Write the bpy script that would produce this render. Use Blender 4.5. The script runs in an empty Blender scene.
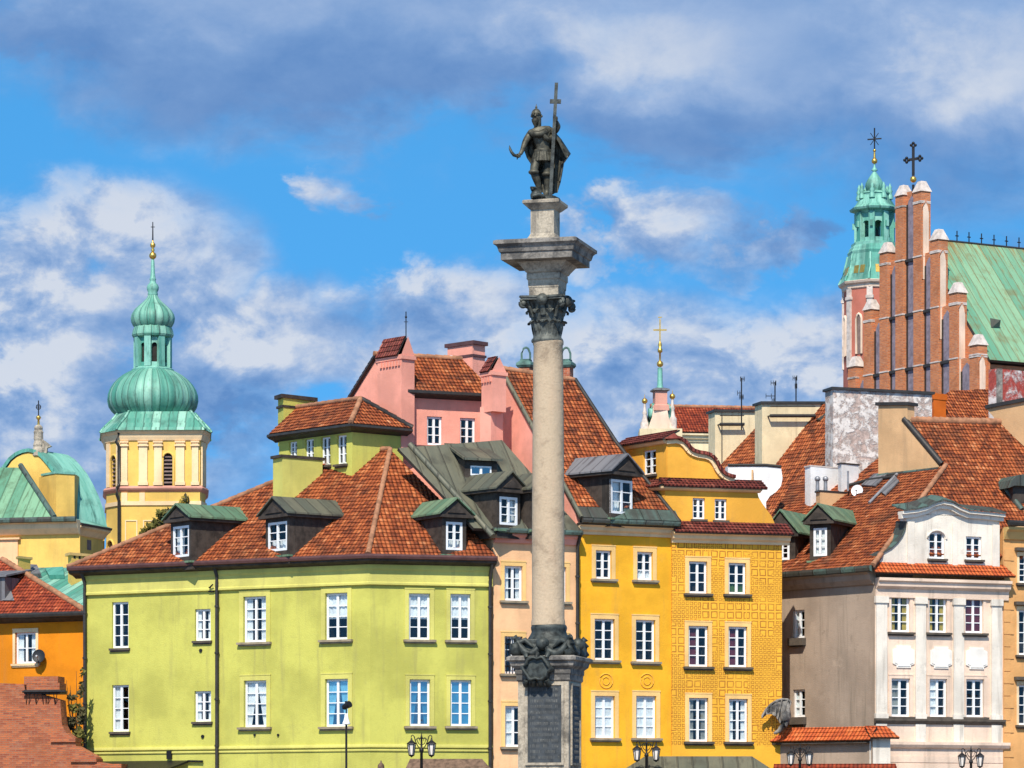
import bpy, math, random
from mathutils import Vector, Matrix
random.seed(7)
R = math.radians
SC = bpy.context.scene
COL = SC.collection
F, HZ, CZ = 3500.0, 830.0, 1.7          # focal length in pixels, horizon row, eye height (m)

# ------------------------------------------------------------------ camera
cam_d = bpy.data.cameras.new('camera'); cam = bpy.data.objects.new('camera', cam_d); COL.objects.link(cam)
cam.location = (0, 0, CZ); cam.rotation_euler = (R(90), 0, 0)
cam_d.sensor_width = 36; cam_d.lens = 36*F/1024
cam_d.shift_y = (HZ-384)/1024
cam_d.clip_start = 0.5; cam_d.clip_end = 20000
SC.camera = cam
# ------------------------------------------------------------------ exposure
SC.view_settings.view_transform = 'Standard'; SC.view_settings.look = 'None'
SC.view_settings.gamma = 1; SC.view_settings.exposure = 0.21
SC.view_settings.use_curve_mapping = False
# ------------------------------------------------------------------ sun
SUN_EL, SUN_AZ = R(48), R(-10)            # azimuth seen from the camera: behind it, a little to the left
sdir = Vector((math.sin(SUN_AZ)*math.cos(SUN_EL), -math.cos(SUN_AZ)*math.cos(SUN_EL), math.sin(SUN_EL)))
sl = bpy.data.lights.new('sun', 'SUN'); sl.energy = 5.0; sl.angle = R(0.5); sl.color = (1.0, 0.94, 0.85)
so = bpy.data.objects.new('sun', sl); COL.objects.link(so)
so.rotation_euler = sdir.to_track_quat('Z', 'Y').to_euler()
so.location = (0, -50, 80)

# ------------------------------------------------------------------ node helper
class NT:
    def __init__(s, tree):
        s.t = tree; s.n = tree.nodes; s.l = tree.links
    def node(s, typ, **kw):
        n = s.n.new(typ)
        for k, v in kw.items(): setattr(n, k, v)
        return n
    def put(s, sock, v):
        if hasattr(v, 'links') or isinstance(v, bpy.types.NodeSocket): s.l.new(v, sock)
        else:
            try: sock.default_value = v
            except Exception: sock.default_value = (v[0], v[1], v[2], 1)
    def m(s, op, a, b=0.0, c=0.0, clamp=False):
        n = s.node('ShaderNodeMath', operation=op, use_clamp=clamp)
        s.put(n.inputs[0], a); s.put(n.inputs[1], b)
        if len(n.inputs) > 2: s.put(n.inputs[2], c)
        return n.outputs[0]
    def vm(s, op, a, b=(0, 0, 0)):
        n = s.node('ShaderNodeVectorMath', operation=op)
        s.put(n.inputs[0], a)
        if op == 'SCALE': s.put(n.inputs['Scale'], b)
        else: s.put(n.inputs[1], b)
        return n.outputs['Value'] if op in ('LENGTH', 'DOT_PRODUCT') else n.outputs[0]
    def sep(s, v):
        n = s.node('ShaderNodeSeparateXYZ'); s.put(n.inputs[0], v); return n.outputs
    def comb(s, x, y, z):
        n = s.node('ShaderNodeCombineXYZ')
        for i, q in enumerate((x, y, z)): s.put(n.inputs[i], q)
        return n.outputs[0]
    def mix(s, f, a, b, blend='MIX'):
        n = s.node('ShaderNodeMix', data_type='RGBA', blend_type=blend)
        n.clamp_factor = True
        s.put(n.inputs[0], f)
        for i, q in ((6, a), (7, b)):
            if isinstance(q, tuple) and len(q) == 3: q = q+(1,)
            s.put(n.inputs[i], q)
        return n.outputs[2]
    def mr(s, v, a, b, c=0.0, d=1.0, smooth=True):
        n = s.node('ShaderNodeMapRange'); n.interpolation_type = 'SMOOTHSTEP' if smooth else 'LINEAR'
        n.clamp = True
        for i, q in enumerate((v, a, b, c, d)): s.put(n.inputs[i], q)
        return n.outputs[0]
    def noise(s, vec, scale, detail=4, rough=.55, dist=0.0):
        n = s.node('ShaderNodeTexNoise'); s.put(n.inputs['Vector'], vec)
        n.inputs['Scale'].default_value = scale; n.inputs['Detail'].default_value = detail
        n.inputs['Roughness'].default_value = rough; n.inputs['Distortion'].default_value = dist
        return n.outputs['Fac']
    def ramp(s, f, stops):
        n = s.node('ShaderNodeValToRGB'); s.put(n.inputs[0], f)
        e = n.color_ramp.elements
        while len(e) < len(stops): e.new(0.5)
        for i, (p, c) in enumerate(stops): e[i].position = p; e[i].color = tuple(c)+(1,)
        return n.outputs[0]
    def bump(s, h, dist, strength=1.0):
        n = s.node('ShaderNodeBump'); n.inputs['Distance'].default_value = dist
        n.inputs['Strength'].default_value = strength; s.put(n.inputs['Height'], h)
        return n.outputs[0]

# ------------------------------------------------------------------ world: Nishita sky with broken cloud
W = bpy.data.worlds.new('World'); SC.world = W; W.use_nodes = True
w = NT(W.node_tree); w.n.clear()
tc = w.node('ShaderNodeTexCoord')
d = w.vm('NORMALIZE', tc.outputs['Generated'])
dx, dy, dz = w.sep(d)
sky = w.node('ShaderNodeTexSky', sky_type='NISHITA'); sky.sun_disc = False
sky.sun_elevation = SUN_EL; sky.sun_rotation = R(180)-SUN_AZ
sky.altitude = 100; sky.air_density = 1.0; sky.dust_density = 0.3; sky.ozone_density = 2.5
hi = w.vm('NORMALIZE', w.comb(dx, dy, w.m('ADD', w.m('MULTIPLY', w.m('ABSOLUTE', dz), .9), .42)))
w.l.new(hi, sky.inputs['Vector'])
hs = w.node('ShaderNodeHueSaturation'); hs.inputs['Saturation'].default_value = 1.32; hs.inputs['Value'].default_value = 1.75
hs.inputs['Hue'].default_value = .488
w.l.new(sky.outputs[0], hs.inputs['Color']); w.l.new(w.mr(w.m('ABSOLUTE', dz), .2, .75, 1.9, .75), hs.inputs['Value'])
# direction on the sky: tangent of azimuth and of elevation
ay = w.m('MAXIMUM', w.m('ABSOLUTE', dy), .05)
ta = w.m('DIVIDE', dx, ay); te = w.m('DIVIDE', dz, ay)
sv = w.comb(w.m('MULTIPLY', ta, 10), w.m('MULTIPLY', te, 14), w.m('MULTIPLY', dy, .7))
n_big = w.noise(sv, 1.9, 8, .58, .3)
n_mid = w.noise(w.vm('ADD', sv, (13, 4, 7)), 4.6, 9, .6, .2)
n_up = w.noise(w.vm('ADD', sv, (12.97, 4.09, 7)), 4.6, 9, .6, .2)
relief = w.m('SUBTRACT', n_mid, n_up)
n_soft = w.noise(w.vm('ADD', sv, (3, 9, 1)), 1.1, 3, .5, .2)
wob = w.vm('SCALE', w.vm('SUBTRACT', w.comb(n_mid, n_big, 0), (.5, .5, 0)), .06)
pp = w.vm('ADD', w.comb(ta, te, 0), wob)
def blob(cx, cy, rx, ry, soft=.55, rot=0):
    q = w.vm('SUBTRACT', pp, ((cx-512)/F, (HZ-cy)/F, 0))
    if rot:
        x, y, _ = w.sep(q); c, s_ = math.cos(R(rot)), math.sin(R(rot))
        q = w.comb(w.m('ADD', w.m('MULTIPLY', x, c), w.m('MULTIPLY', y, s_)), w.m('SUBTRACT', w.m('MULTIPLY', y, c), w.m('MULTIPLY', x, s_)), 0)
    l = w.vm('LENGTH', w.vm('MULTIPLY', q, (F/rx, F/ry, 0)))
    return w.mr(l, 1+soft*.5, 1-soft, 0, 1)
def union(lst):
    r = lst[0]
    for b in lst[1:]: r = w.m('MAXIMUM', r, b)
    return r
CLOUDS = [(90, 290, 210, 130, .5), (250, 350, 190, 80, .6), (30, 420, 330, 120, .5), (480, 300, 120, 60, .8),
          (620, 380, 330, 110, .6), (660, 225, 115, 48, .7), (345, 183, 38, 26, .9), (760, 240, 70, 26, .9, 25),
          (820, 350, 150, 70, .6), (420, 340, 190, 60, .7), (1000, 330, 90, 120, .9)]
DECK = [(500, -40, 800, 175, .45), (900, 60, 420, 150, .6), (330, 60, 400, 90, .6), (150, 30, 300, 70, .5), (700, 110, 300, 85, .7)]
cum = union([blob(*c) for c in CLOUDS]); deck = union([blob(*c) for c in DECK])
far = w.mr(te, .28, .5, 0, 1)
gen = w.mr(n_big, .5, .66)
cum_c = w.m('MULTIPLY', cum, w.mr(w.m('ADD', w.m('ADD', w.m('MULTIPLY', n_big, .7), w.m('MULTIPLY', n_mid, .3)), w.m('MULTIPLY', cum, .3)), .54, .7))
deck_c = w.m('MULTIPLY', deck, w.mr(w.m('ADD', n_soft, w.m('MULTIPLY', deck, .5)), .5, .85))
cover = w.m('MAXIMUM', w.m('MAXIMUM', cum_c, deck_c), w.m('MULTIPLY', w.m('MULTIPLY', gen, far), .45), clamp=True)
# lit tops and grey undersides of the clouds
lit = union([blob(*c) for c in [(110, 215, 150, 65, .9), (250, 335, 90, 40, .9), (60, 360, 70, 50, .9), (840, 345, 90, 50, .9), (990, 60, 120, 70, .9),
                                (660, 205, 90, 30, .9), (450, 270, 70, 35, .9), (620, 320, 120, 40, .9), (640, 50, 150, 60, .9), (150, 260, 130, 60, .9), (60, 300, 90, 60, .9), (560, 260, 60, 30, .9), (760, 330, 90, 40, .9)]])
drk = union([blob(*c) for c in [(300, 90, 330, 60, .8), (640, 150, 260, 55, .8), (950, 190, 220, 80, .8), (210, 440, 140, 40, .9), (60, 60, 200, 50, .9)]])
nz = w.m('ADD', w.m('MULTIPLY', w.m('SUBTRACT', n_mid, .5), .8), w.m('MULTIPLY', w.m('SUBTRACT', n_big, .5), .8))
nz = w.m('ADD', nz, w.m('MULTIPLY', relief, 1.7))
nz = w.m('MULTIPLY', nz, w.m('SUBTRACT', 1.0, w.m('MULTIPLY', deck, .78)))
sh = w.m('ADD', w.m('ADD', w.m('MULTIPLY', lit, .4), w.m('MULTIPLY', drk, -.36)), w.m('ADD', nz, w.m('ADD', .47, w.m('MULTIPLY', cum, .07))), clamp=True)
ccol = w.ramp(sh, [(0, (.15, .31, .66)), (.35, (.25, .42, .76)), (.65, (.42, .57, .86)), (1, (.82, .87, .97))])
bg1 = w.node('ShaderNodeBackground'); w.l.new(hs.outputs[0], bg1.inputs[0]); bg1.inputs[1].default_value = 0.125
bg2 = w.node('ShaderNodeBackground'); w.l.new(ccol, bg2.inputs[0]); bg2.inputs[1].default_value = 0.72
mx = w.node('ShaderNodeMixShader'); w.l.new(w.m('MULTIPLY', cover, .93), mx.inputs[0]); w.l.new(bg1.outputs[0], mx.inputs[1]); w.l.new(bg2.outputs[0], mx.inputs[2])
out = w.node('ShaderNodeOutputWorld'); w.l.new(mx.outputs[0], out.inputs[0])

# ------------------------------------------------------------------ materials
def newmat(name):
    m = bpy.data.materials.new(name); m.use_nodes = True
    t = NT(m.node_tree); b = t.n['Principled BSDF']
    return m, t, b
def uvn(t): return t.node('ShaderNodeTexCoord').outputs['UV']
def obn(t): return t.node('ShaderNodeTexCoord').outputs['Object']
def mul(c, k): return tuple(min(1, x*k) for x in c)

def plaster(name, c, stain=.35, dirt=(.25, .2, .14), rough=.9):
    m, t, b = newmat(name); o = obn(t); x, y, z = t.sep(o)
    big = t.noise(o, .45, 5, .6); fine = t.noise(o, 5, 5, .65)
    streak = t.noise(t.comb(t.m('MULTIPLY', x, 2.6), t.m('MULTIPLY', y, 2.6), t.m('MULTIPLY', z, .22)), 1.0, 5, .65)
    col = t.mix(t.mr(big, .35, .68), mul(c, 1.08), mul(c, .8))
    col = t.mix(t.m('MULTIPLY', t.mr(fine, .5, .75), .35), col, mul(c, .8))
    col = t.mix(t.m('MULTIPLY', t.mr(streak, .5, .74), min(1, stain*1.35)), col, tuple(ci*.45+di*.35 for ci, di in zip(c, dirt)))
    patch = t.noise(t.vm('ADD', o, (7, 3, 1)), .9, 7, .72); blot = t.noise(t.vm('ADD', o, (1, 8, 5)), 1.7, 8, .75)
    col = t.mix(t.m('MULTIPLY', t.mr(blot, .56, .66), stain*.8), col, tuple(ci*.6+di*.25 for ci, di in zip(c, dirt)))
    col = t.mix(t.m('MULTIPLY', t.mr(patch, .6, .72), stain*.5), col, mul(c, 1.25))
    t.l.new(col, b.inputs['Base Color']); b.inputs['Roughness'].default_value = rough
    b.inputs['Specular IOR Level'].default_value = .2
    t.l.new(t.bump(t.m('ADD', t.noise(o, 22, 4, .6), t.m('MULTIPLY', big, 2)), .012), b.inputs['Normal'])
    return m

ROW, TW = .25, .17
def tiles(name, cols, moss=.5, mosscol=(.055, .036, .022), dark=.5):
    m, t, b = newmat(name); u, v, _ = t.sep(uvn(t))
    un = t.m('DIVIDE', u, TW); vn = t.m('DIVIDE', v, ROW)
    wn = t.node('ShaderNodeTexWhiteNoise', noise_dimensions='2D')
    t.l.new(t.comb(t.m('FLOOR', un), t.m('FLOOR', vn), 0), wn.inputs['Vector'])
    o = obn(t)
    big = t.noise(o, .5, 5, .62); mid = t.noise(o, 2.2, 5, .65)
    f = t.m('ADD', t.m('MULTIPLY', wn.outputs['Value'], .6), t.m('MULTIPLY', t.mr(mid, .34, .66), .4))
    col = t.ramp(f, [(0, cols[0]), (.3, cols[1]), (.6, cols[2]), (.85, cols[3]), (1, cols[4])])
    col = t.mix(t.m('MULTIPLY', t.mr(big, .48, .7), moss), col, mosscol)
    soot = t.noise(t.comb(t.m('MULTIPLY', u, 1.6), t.m('MULTIPLY', v, .25), 0), 1.0, 6, .7)
    col = t.mix(t.m('MULTIPLY', t.mr(soot, .5, .7), moss), col, mul(mosscol, .8))
    pale = t.noise(t.vm('ADD', o, (4, 9, 2)), 1.1, 6, .7)
    col = t.mix(t.m('MULTIPLY', t.mr(pale, .58, .72), .45), col, mul(cols[4], .85))
    fine = t.noise(o, 9, 4, .6)
    col = t.mix(t.m('MULTIPLY', t.mr(fine, .55, .75), .4), col, (.09, .035, .02))
    t.l.new(col, b.inputs['Base Color']); b.inputs['Roughness'].default_value = .8
    b.inputs['Specular IOR Level'].default_value = .25
    hump = t.m('ABSOLUTE', t.m('SINE', t.m('MULTIPLY', un, math.pi)))
    fr = t.m('FRACT', vn)
    h = t.m('ADD', t.m('POWER', hump, .7), t.m('MULTIPLY', t.m('SUBTRACT', 1.0, fr), .4))
    t.l.new(t.bump(t.m('ADD', h, t.m('MULTIPLY', wn.outputs['Value'], .5)), .075), b.inputs['Normal'])
    return m

def copper(name, c, c2, dirt=(.06, .05, .03), seam=.55, streak=.5, rough=.6, rust=None):
    m, t, b = newmat(name); u, v, _ = t.sep(uvn(t)); o = obn(t)
    st = t.noise(t.comb(t.m('MULTIPLY', u, 3.0), t.m('MULTIPLY', v, .3), 0), 1.0, 5, .65)
    big = t.noise(o, .8, 5, .6)
    pan = t.node('ShaderNodeTexWhiteNoise', noise_dimensions='1D'); t.l.new(t.m('FLOOR', t.m('DIVIDE', u, seam)), pan.inputs['W'])
    col = t.mix(t.mr(t.m('ADD', t.m('MULTIPLY', st, .6), t.m('MULTIPLY', pan.outputs['Value'], .4)), .3, .7), c, c2)
    col = t.mix(t.m('MULTIPLY', t.mr(big, .5, .72), streak), col, dirt)
    bl = t.noise(t.comb(t.m('MULTIPLY', u, 5.0), t.m('MULTIPLY', v, .55), 4), 1.0, 6, .7)
    col = t.mix(t.m('MULTIPLY', t.mr(bl, .52, .68), .75), col, mul(dirt, 1.2))
    if rust:
        z = t.sep(o)[2]; rs = t.noise(t.comb(t.m('MULTIPLY', u, 4.0), t.m('MULTIPLY', v, .12), 9), 1.0, 5, .7)
        col = t.mix(t.m('MULTIPLY', t.mr(t.m('ADD', rs, t.m('MULTIPLY', t.mr(z, rust[0], rust[1]), .3)), .62, .78), .8), col, (.3, .17, .045))
    fr = t.m('ABSOLUTE', t.m('SUBTRACT', t.m('FRACT', t.m('DIVIDE', u, seam)), .5))
    ln = t.mr(fr, .43, .47)
    col = t.mix(t.m('MULTIPLY', ln, .5), col, mul(dirt, 1.3))
    t.l.new(col, b.inputs['Base Color']); b.inputs['Roughness'].default_value = rough; b.inputs['Metallic'].default_value = .12
    t.l.new(t.bump(t.m('ADD', ln, t.m('MULTIPLY', t.noise(o, 6, 3), .3)), .04), b.inputs['Normal'])
    return m

def brick(name, c1, c2, mortar, bw=.27, bh=.085, patch=None, ms=.012):
    m, t, b = newmat(name); uv = uvn(t); o = obn(t)
    n = t.node('ShaderNodeTexBrick'); t.l.new(uv, n.inputs['Vector'])
    n.inputs['Scale'].default_value = 1; n.inputs['Brick Width'].default_value = bw; n.inputs['Row Height'].default_value = bh
    n.inputs['Mortar Size'].default_value = ms; n.inputs['Color1'].default_value = c1+(1,); n.inputs['Color2'].default_value = c2+(1,)
    n.inputs['Mortar'].default_value = mortar+(1,)
    col = t.mix(t.m('MULTIPLY', t.mr(t.noise(o, .8, 5, .65), .45, .7), .5), n.outputs['Color'], mul(c1, .45))
    if patch: col = t.mix(t.mr(t.noise(t.vm('ADD', o, (5, 2, 8)), .55, 7, .72), patch[1], patch[1]+.06), col, patch[0])
    col = t.mix(t.m('MULTIPLY', t.mr(t.noise(t.vm('ADD', o, (2, 6, 3)), 2.3, 6, .7), .5, .66), .45), col, mul(mortar, 1.1))
    t.l.new(col, b.inputs['Base Color']); b.inputs['Roughness'].default_value = .9
    t.l.new(t.bump(t.m('ADD', t.m('MULTIPLY', n.outputs['Fac'], -1.0), t.noise(o, 20, 3)), .015), b.inputs['Normal'])
    return m

def simple(name, c, rough=.6, metal=0.0, var=.25, scale=3.0, spec=.3, bump=.006):
    m, t, b = newmat(name); o = obn(t)
    n = t.noise(o, scale, 5, .62)
    t.l.new(t.mix(t.mr(n, .35, .7), mul(c, 1+var*.4), mul(c, 1-var)), b.inputs['Base Color'])
    b.inputs['Roughness'].default_value = rough; b.inputs['Metallic'].default_value = metal; b.inputs['Specular IOR Level'].default_value = spec
    if bump: t.l.new(t.bump(t.noise(o, scale*6, 4), bump), b.inputs['Normal'])
    return m

def sgraffito(name, c, c2):
    m, t, b = newmat(name); u, v, _ = t.sep(uvn(t)); o = obn(t)
    u = t.m('ADD', u, t.m('MULTIPLY', t.m('SUBTRACT', t.noise(o, 2.3, 3), .5), .07)); v = t.m('ADD', v, t.m('MULTIPLY', t.m('SUBTRACT', t.noise(t.vm('ADD', o, (9, 1, 4)), 2.3, 3), .5), .07))
    def ring(S, a0, a1, ou=0.0):
        fu = t.m('ABSOLUTE', t.m('SUBTRACT', t.m('FRACT', t.m('DIVIDE', t.m('ADD', u, ou), S)), .5))
        fv = t.m('ABSOLUTE', t.m('SUBTRACT', t.m('FRACT', t.m('DIVIDE', v, S)), .5))
        mxx = t.m('MAXIMUM', fu, fv)
        return t.m('MULTIPLY', t.mr(mxx, a0, a0+.05), t.m('SUBTRACT', 1.0, t.mr(mxx, a1, a1+.05)))
    big = ring(.36, .26, .38); core = t.m('SUBTRACT', 1.0, t.mr(t.m('ABSOLUTE', ring(.36, -1, .06)), 0, .01))
    small = ring(.18, .2, .36)
    zone = t.mr(t.noise(t.comb(u, v, 0), .8, 2, .4), .49, .51)
    msk = t.m('ADD', t.m('MULTIPLY', big, zone), t.m('MULTIPLY', small, t.m('SUBTRACT', 1.0, zone)))
    z = t.sep(o)[2]
    msk = t.m('MULTIPLY', msk, t.mr(z, 5.15, 5.25))
    wear = t.mr(t.noise(o, 1.3, 5, .7), .3, .62)
    col = t.mix(t.mr(t.noise(o, .5, 5, .6), .35, .68), mul(c, 1.04), mul(c, .88))
    col = t.mix(t.m('MULTIPLY', msk, t.m('ADD', t.m('MULTIPLY', wear, .5), .42)), col, c2)
    t.l.new(col, b.inputs['Base Color']); b.inputs['Roughness'].default_value = .9
    t.l.new(t.bump(t.m('ADD', t.m('MULTIPLY', msk, -.6), t.noise(o, 18, 4)), .012), b.inputs['Normal'])
    return m

def grime(name, c, dk, thr, fk=.72):
    m, t, b = newmat(name); o = obn(t); x, y, z = t.sep(o)
    n1 = t.noise(o, 1.6, 7, .68, .3); n2 = t.noise(t.comb(t.m('MULTIPLY', x, 3), t.m('MULTIPLY', y, 3), t.m('MULTIPLY', z, .5)), 1.4, 6, .65); fine = t.noise(o, 16, 5, .7)
    col = t.mix(t.mr(fine, .35, .7), mul(c, 1.08), mul(c, fk))
    col = t.mix(t.m('MULTIPLY', t.mr(n1, thr, thr+.2), .75), col, dk)
    col = t.mix(t.m('MULTIPLY', t.mr(n2, .52, .7), .6), col, mul(dk, 1.8))
    t.l.new(col, b.inputs['Base Color']); b.inputs['Roughness'].default_value = .9; b.inputs['Specular IOR Level'].default_value = .2
    t.l.new(t.bump(t.m('ADD', fine, t.m('MULTIPLY', n1, 1.5)), .02), b.inputs['Normal'])
    return m

def peeling(name, base, under, thr=.52, sc=1.1):
    m, t, b = newmat(name); o = obn(t)
    n = t.noise(o, sc, 8, .72, .3); f = t.mr(n, thr-.05, thr+.08)
    a = t.mix(t.mr(t.noise(o, 3, 5, .6), .35, .7), base, mul(base, .8))
    u_ = t.mix(t.mr(t.noise(o, 6, 5, .7), .35, .65), under, mul(under, .6))
    t.l.new(t.mix(f, a, u_), b.inputs['Base Color']); b.inputs['Roughness'].default_value = .95
    t.l.new(t.bump(t.m('MULTIPLY', f, -1.0), .03), b.inputs['Normal'])
    return m

def glass(name, tint=(.9, .95, .96), refl=.03):
    m, t, b = newmat(name); t.n.remove(b)
    tr = t.node('ShaderNodeBsdfTransparent'); tr.inputs[0].default_value = tint+(1,)
    gl = t.node('ShaderNodeBsdfGlossy'); gl.inputs['Roughness'].default_value = .04; gl.inputs[0].default_value = (.9, .95, 1, 1)
    t.l.new(t.bump(t.noise(obn(t), 1.2, 2), .03), gl.inputs['Normal'])
    lw = t.node('ShaderNodeLayerWeight'); lw.inputs[0].default_value = .35
    mx_ = t.node('ShaderNodeMixShader')
    t.l.new(t.m('ADD', t.m('MULTIPLY', lw.outputs['Fresnel'], .22), refl, clamp=True), mx_.inputs[0])
    t.l.new(tr.outputs[0], mx_.inputs[1]); t.l.new(gl.outputs[0], mx_.inputs[2])
    t.l.new(mx_.outputs[0], t.n['Material Output'].inputs[0])
    return m

RED = [(.085, .025, .012), (.25, .058, .02), (.39, .097, .029), (.5, .15, .048), (.64, .28, .13)]
RED2 = [(.1, .02, .012), (.25, .042, .02), (.36, .062, .024), (.46, .09, .034), (.58, .17, .08)]
DKR = [(.07, .018, .014), (.14, .03, .022), (.2, .042, .03), (.27, .065, .045), (.4, .14, .09)]
M = dict(
    green=plaster('yellow_green_plaster', (.515, .49, .105), .4), greenband=plaster('pale_lime_plaster', (.60, .55, .14), .3),
    greenpale=plaster('light_green_plaster', (.48, .53, .085), .25),
    cream=plaster('cream_plaster', (.66, .44, .16), .3), creamtrim=plaster('cream_trim', (.86, .62, .35), .2),
    pink=plaster('pink_plaster', (.86, .36, .26), .2), peach=plaster('peach_plaster', (.86, .50, .26), .3), peachtrim=plaster('apricot_trim', (.86, .54, .2), .2),
    yellow=plaster('deep_yellow_plaster', (.86, .42, .025), .3), ochre=plaster('ochre_plaster', (.80, .39, .05), .3),
    sgraf=sgraffito('ochre_sgraffito_plaster', (.84, .42, .03), (.36, .12, .012)),
    orange=plaster('orange_plaster', (.72, .23, .008), .25), churchy=plaster('church_yellow_plaster', (.78, .50, .12), .3),
    white=plaster('white_plaster', (.78, .70, .58), .7, (.3, .25, .2)), offwhite=plaster('off_white_stucco', (.80, .60, .45), .5),
    brown=plaster('grey_brown_render', (.37, .28, .205), 1.0), beige=plaster('beige_plaster', (.62, .38, .19), .4),
    medal=plaster('pale_medallion_plaster', (.86, .80, .70), .2), tan=plaster('weathered_cream_render', (.76, .62, .38), .6), sand=plaster('sand_orange_plaster', (.70, .36, .13), .4),
    whitew=plaster('whitewashed_plaster', (.84, .82, .78), .2),
    tile=tiles('red_clay_tiles', RED), tile2=tiles('brick_red_clay_tiles', RED2, .25), tiled=tiles('old_dark_clay_tiles', DKR, .3),
    tileo=tiles('fresh_orange_clay_tiles', [(.4, .07, .02), (.5, .1, .03), (.58, .12, .03), (.62, .15, .04), (.7, .2, .07)], .15),
    cap=simple('mortar_ridge', (.36, .17, .09), .9, var=.4), 
    copper=copper('pale_patina_copper', (.07, .27, .19), (.27, .51, .38), (.04, .09, .065), .5, .6),
    coppers=copper('bright_patina_copper', (.08, .31, .23), (.26, .53, .41), (.025, .08, .06), 9, .6),
    copperd=copper('dull_patina_copper', (.10, .19, .11), (.17, .25, .14), (.06, .06, .03), .55, .6),
    copperg=copper('grey_green_sheet_roof', (.095, .10, .07), (.15, .14, .09), (.04, .035, .025), .6, .6),
    leadg=copper('grey_sheet_roof', (.13, .13, .135), (.2, .19, .19), (.05, .04, .04), .6, .5),
    copperm=copper('green_nave_roof', (.13, .33, .2), (.26, .44, .25), (.2, .13, .04), .6, .6, rust=(35.5, 41.5)), copperl=copper('mossy_copper', (.10, .27, .16), (.2, .38, .22), (.06, .09, .04), .6, .7), cowl=simple('dark_copper_cowl', (.09, .17, .14), .6, .1, .5),
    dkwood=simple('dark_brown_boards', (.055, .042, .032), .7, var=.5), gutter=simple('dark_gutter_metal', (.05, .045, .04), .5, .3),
    guttert=copper('patina_gutter', (.09, .15, .12), (.06, .055, .045), (.03, .03, .02), .8, .6), gutterr=simple('brown_red_gutter', (.12, .055, .05), .5, .2),
    frame=simple('white_window_paint', (.82, .82, .80), .5, var=.08, bump=0), sill=simple('stone_sill', (.30, .24, .16), .8, var=.3), silld=simple('dark_sill', (.10, .08, .06), .8, var=.3),
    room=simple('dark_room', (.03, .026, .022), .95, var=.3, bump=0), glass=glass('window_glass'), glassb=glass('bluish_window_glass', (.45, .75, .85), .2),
    cw=simple('white_curtain', (.8, .8, .78), .9, var=.15), cb=simple('blue_curtain', (.10, .30, .38), .9), cy=simple('yellow_curtain', (.5, .36, .07), .9), cr=simple('red_curtain', (.13, .022, .03), .9), cg=simple('grey_curtain', (.3, .3, .27), .9, var=.4), cn=simple('plant_green', (.06, .12, .03), .9, var=.5),
    stone=grime('pale_sandstone', (.47, .40, .30), (.06, .055, .05), .45), granite=grime('pinkish_granite', (.49, .375, .25), (.29, .21, .14), .5, .95), stoned=grime('weathered_grey_stone', (.30, .27, .23), (.04, .04, .04), .4),
    bronze=simple('dark_green_bronze', (.055, .062, .056), .55, .3, .7, 5), bronzeg=simple('grey_green_bronze', (.10, .105, .09), .6, .2, .75, 6), bronzel=simple('worn_brown_bronze', (.085, .08, .058), .55, .35, .75, 5), plaque=simple('dark_slate_plaque', (.055, .062, .066), .65, .1, .4, 6),
    gold=simple('gilded_metal', (.75, .45, .10), .35, .85, .2), iron=simple('black_iron', (.018, .017, .018), .5, .3, .3), steel=simple('grey_steel', (.3, .3, .31), .5, .4),
    brick=brick('red_brick', (.50, .12, .045), (.36, .075, .03), (.45, .26, .17)), brickw=brick('old_wall_brick', (.52, .14, .045), (.28, .06, .025), (.34, .16, .09), patch=((.62, .45, .33), .66)),
    brickc=brick('orange_church_brick', (.68, .225, .075), (.48, .135, .045), (.46, .24, .14), .3, .1, ms=.014), brickr=simple('grey_lilac_recess_plaster', (.24, .20, .23), .9, var=.3),
    stonew=simple('pale_capping_stone', (.60, .51, .44), .8, var=.3), peel=peeling('peeling_white_plaster', (.74, .67, .60), (.56, .42, .35), .5, 2.0), peelr=peeling('peeling_red_wall', (.74, .66, .6), (.45, .07, .05), .47, 1.0),
    orangec=plaster('orange_chimney_plaster', (.66, .14, .015), .3), lampglass=simple('milky_lamp_glass', (.75, .68, .6), .25, var=.1, bump=0), wood=simple('brown_shingle', (.16, .10, .065), .85, var=.5, scale=6),
    pinkst=plaster('pale_pink_plaster', (.62, .3, .22), .3), redpl=plaster('red_pink_plaster', (.5, .16, .11), .3), dishw=simple('white_dish', (.75, .75, .74), .5, var=.1, bump=0), dishd=simple('dark_dish', (.02, .022, .026), .5),
    bark=simple('bark', (.07, .05, .035), .9), leaf=simple('olive_leaves', (.13, .12, .025), .8, var=.6, scale=9, bump=0), leafd=simple('dull_ivy_leaves', (.085, .075, .03), .8, var=.6, scale=9, bump=0), leafl=simple('yellowing_leaves', (.30, .21, .03), .8, var=.5, scale=9, bump=0), louvre=simple('brown_louvre', (.20, .14, .12), .8), letter=simple('dull_letters', (.12, .12, .11), .7),
)

# ------------------------------------------------------------------ geometry helpers
UP = Vector((0, 0, 1))
def at(px, py, Y): return Vector(((px-512)*Y/F, Y, CZ+(HZ-py)*Y/F))
def ground(px, Y): return Vector(((px-512)*Y/F, Y, 0))
def zat(py, Y): return CZ+(HZ-py)*Y/F
def rootloc(o):
    v = Vector((0, 0, 0))
    while o is not None: v = v+o.location; o = o.parent
    return v

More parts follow.
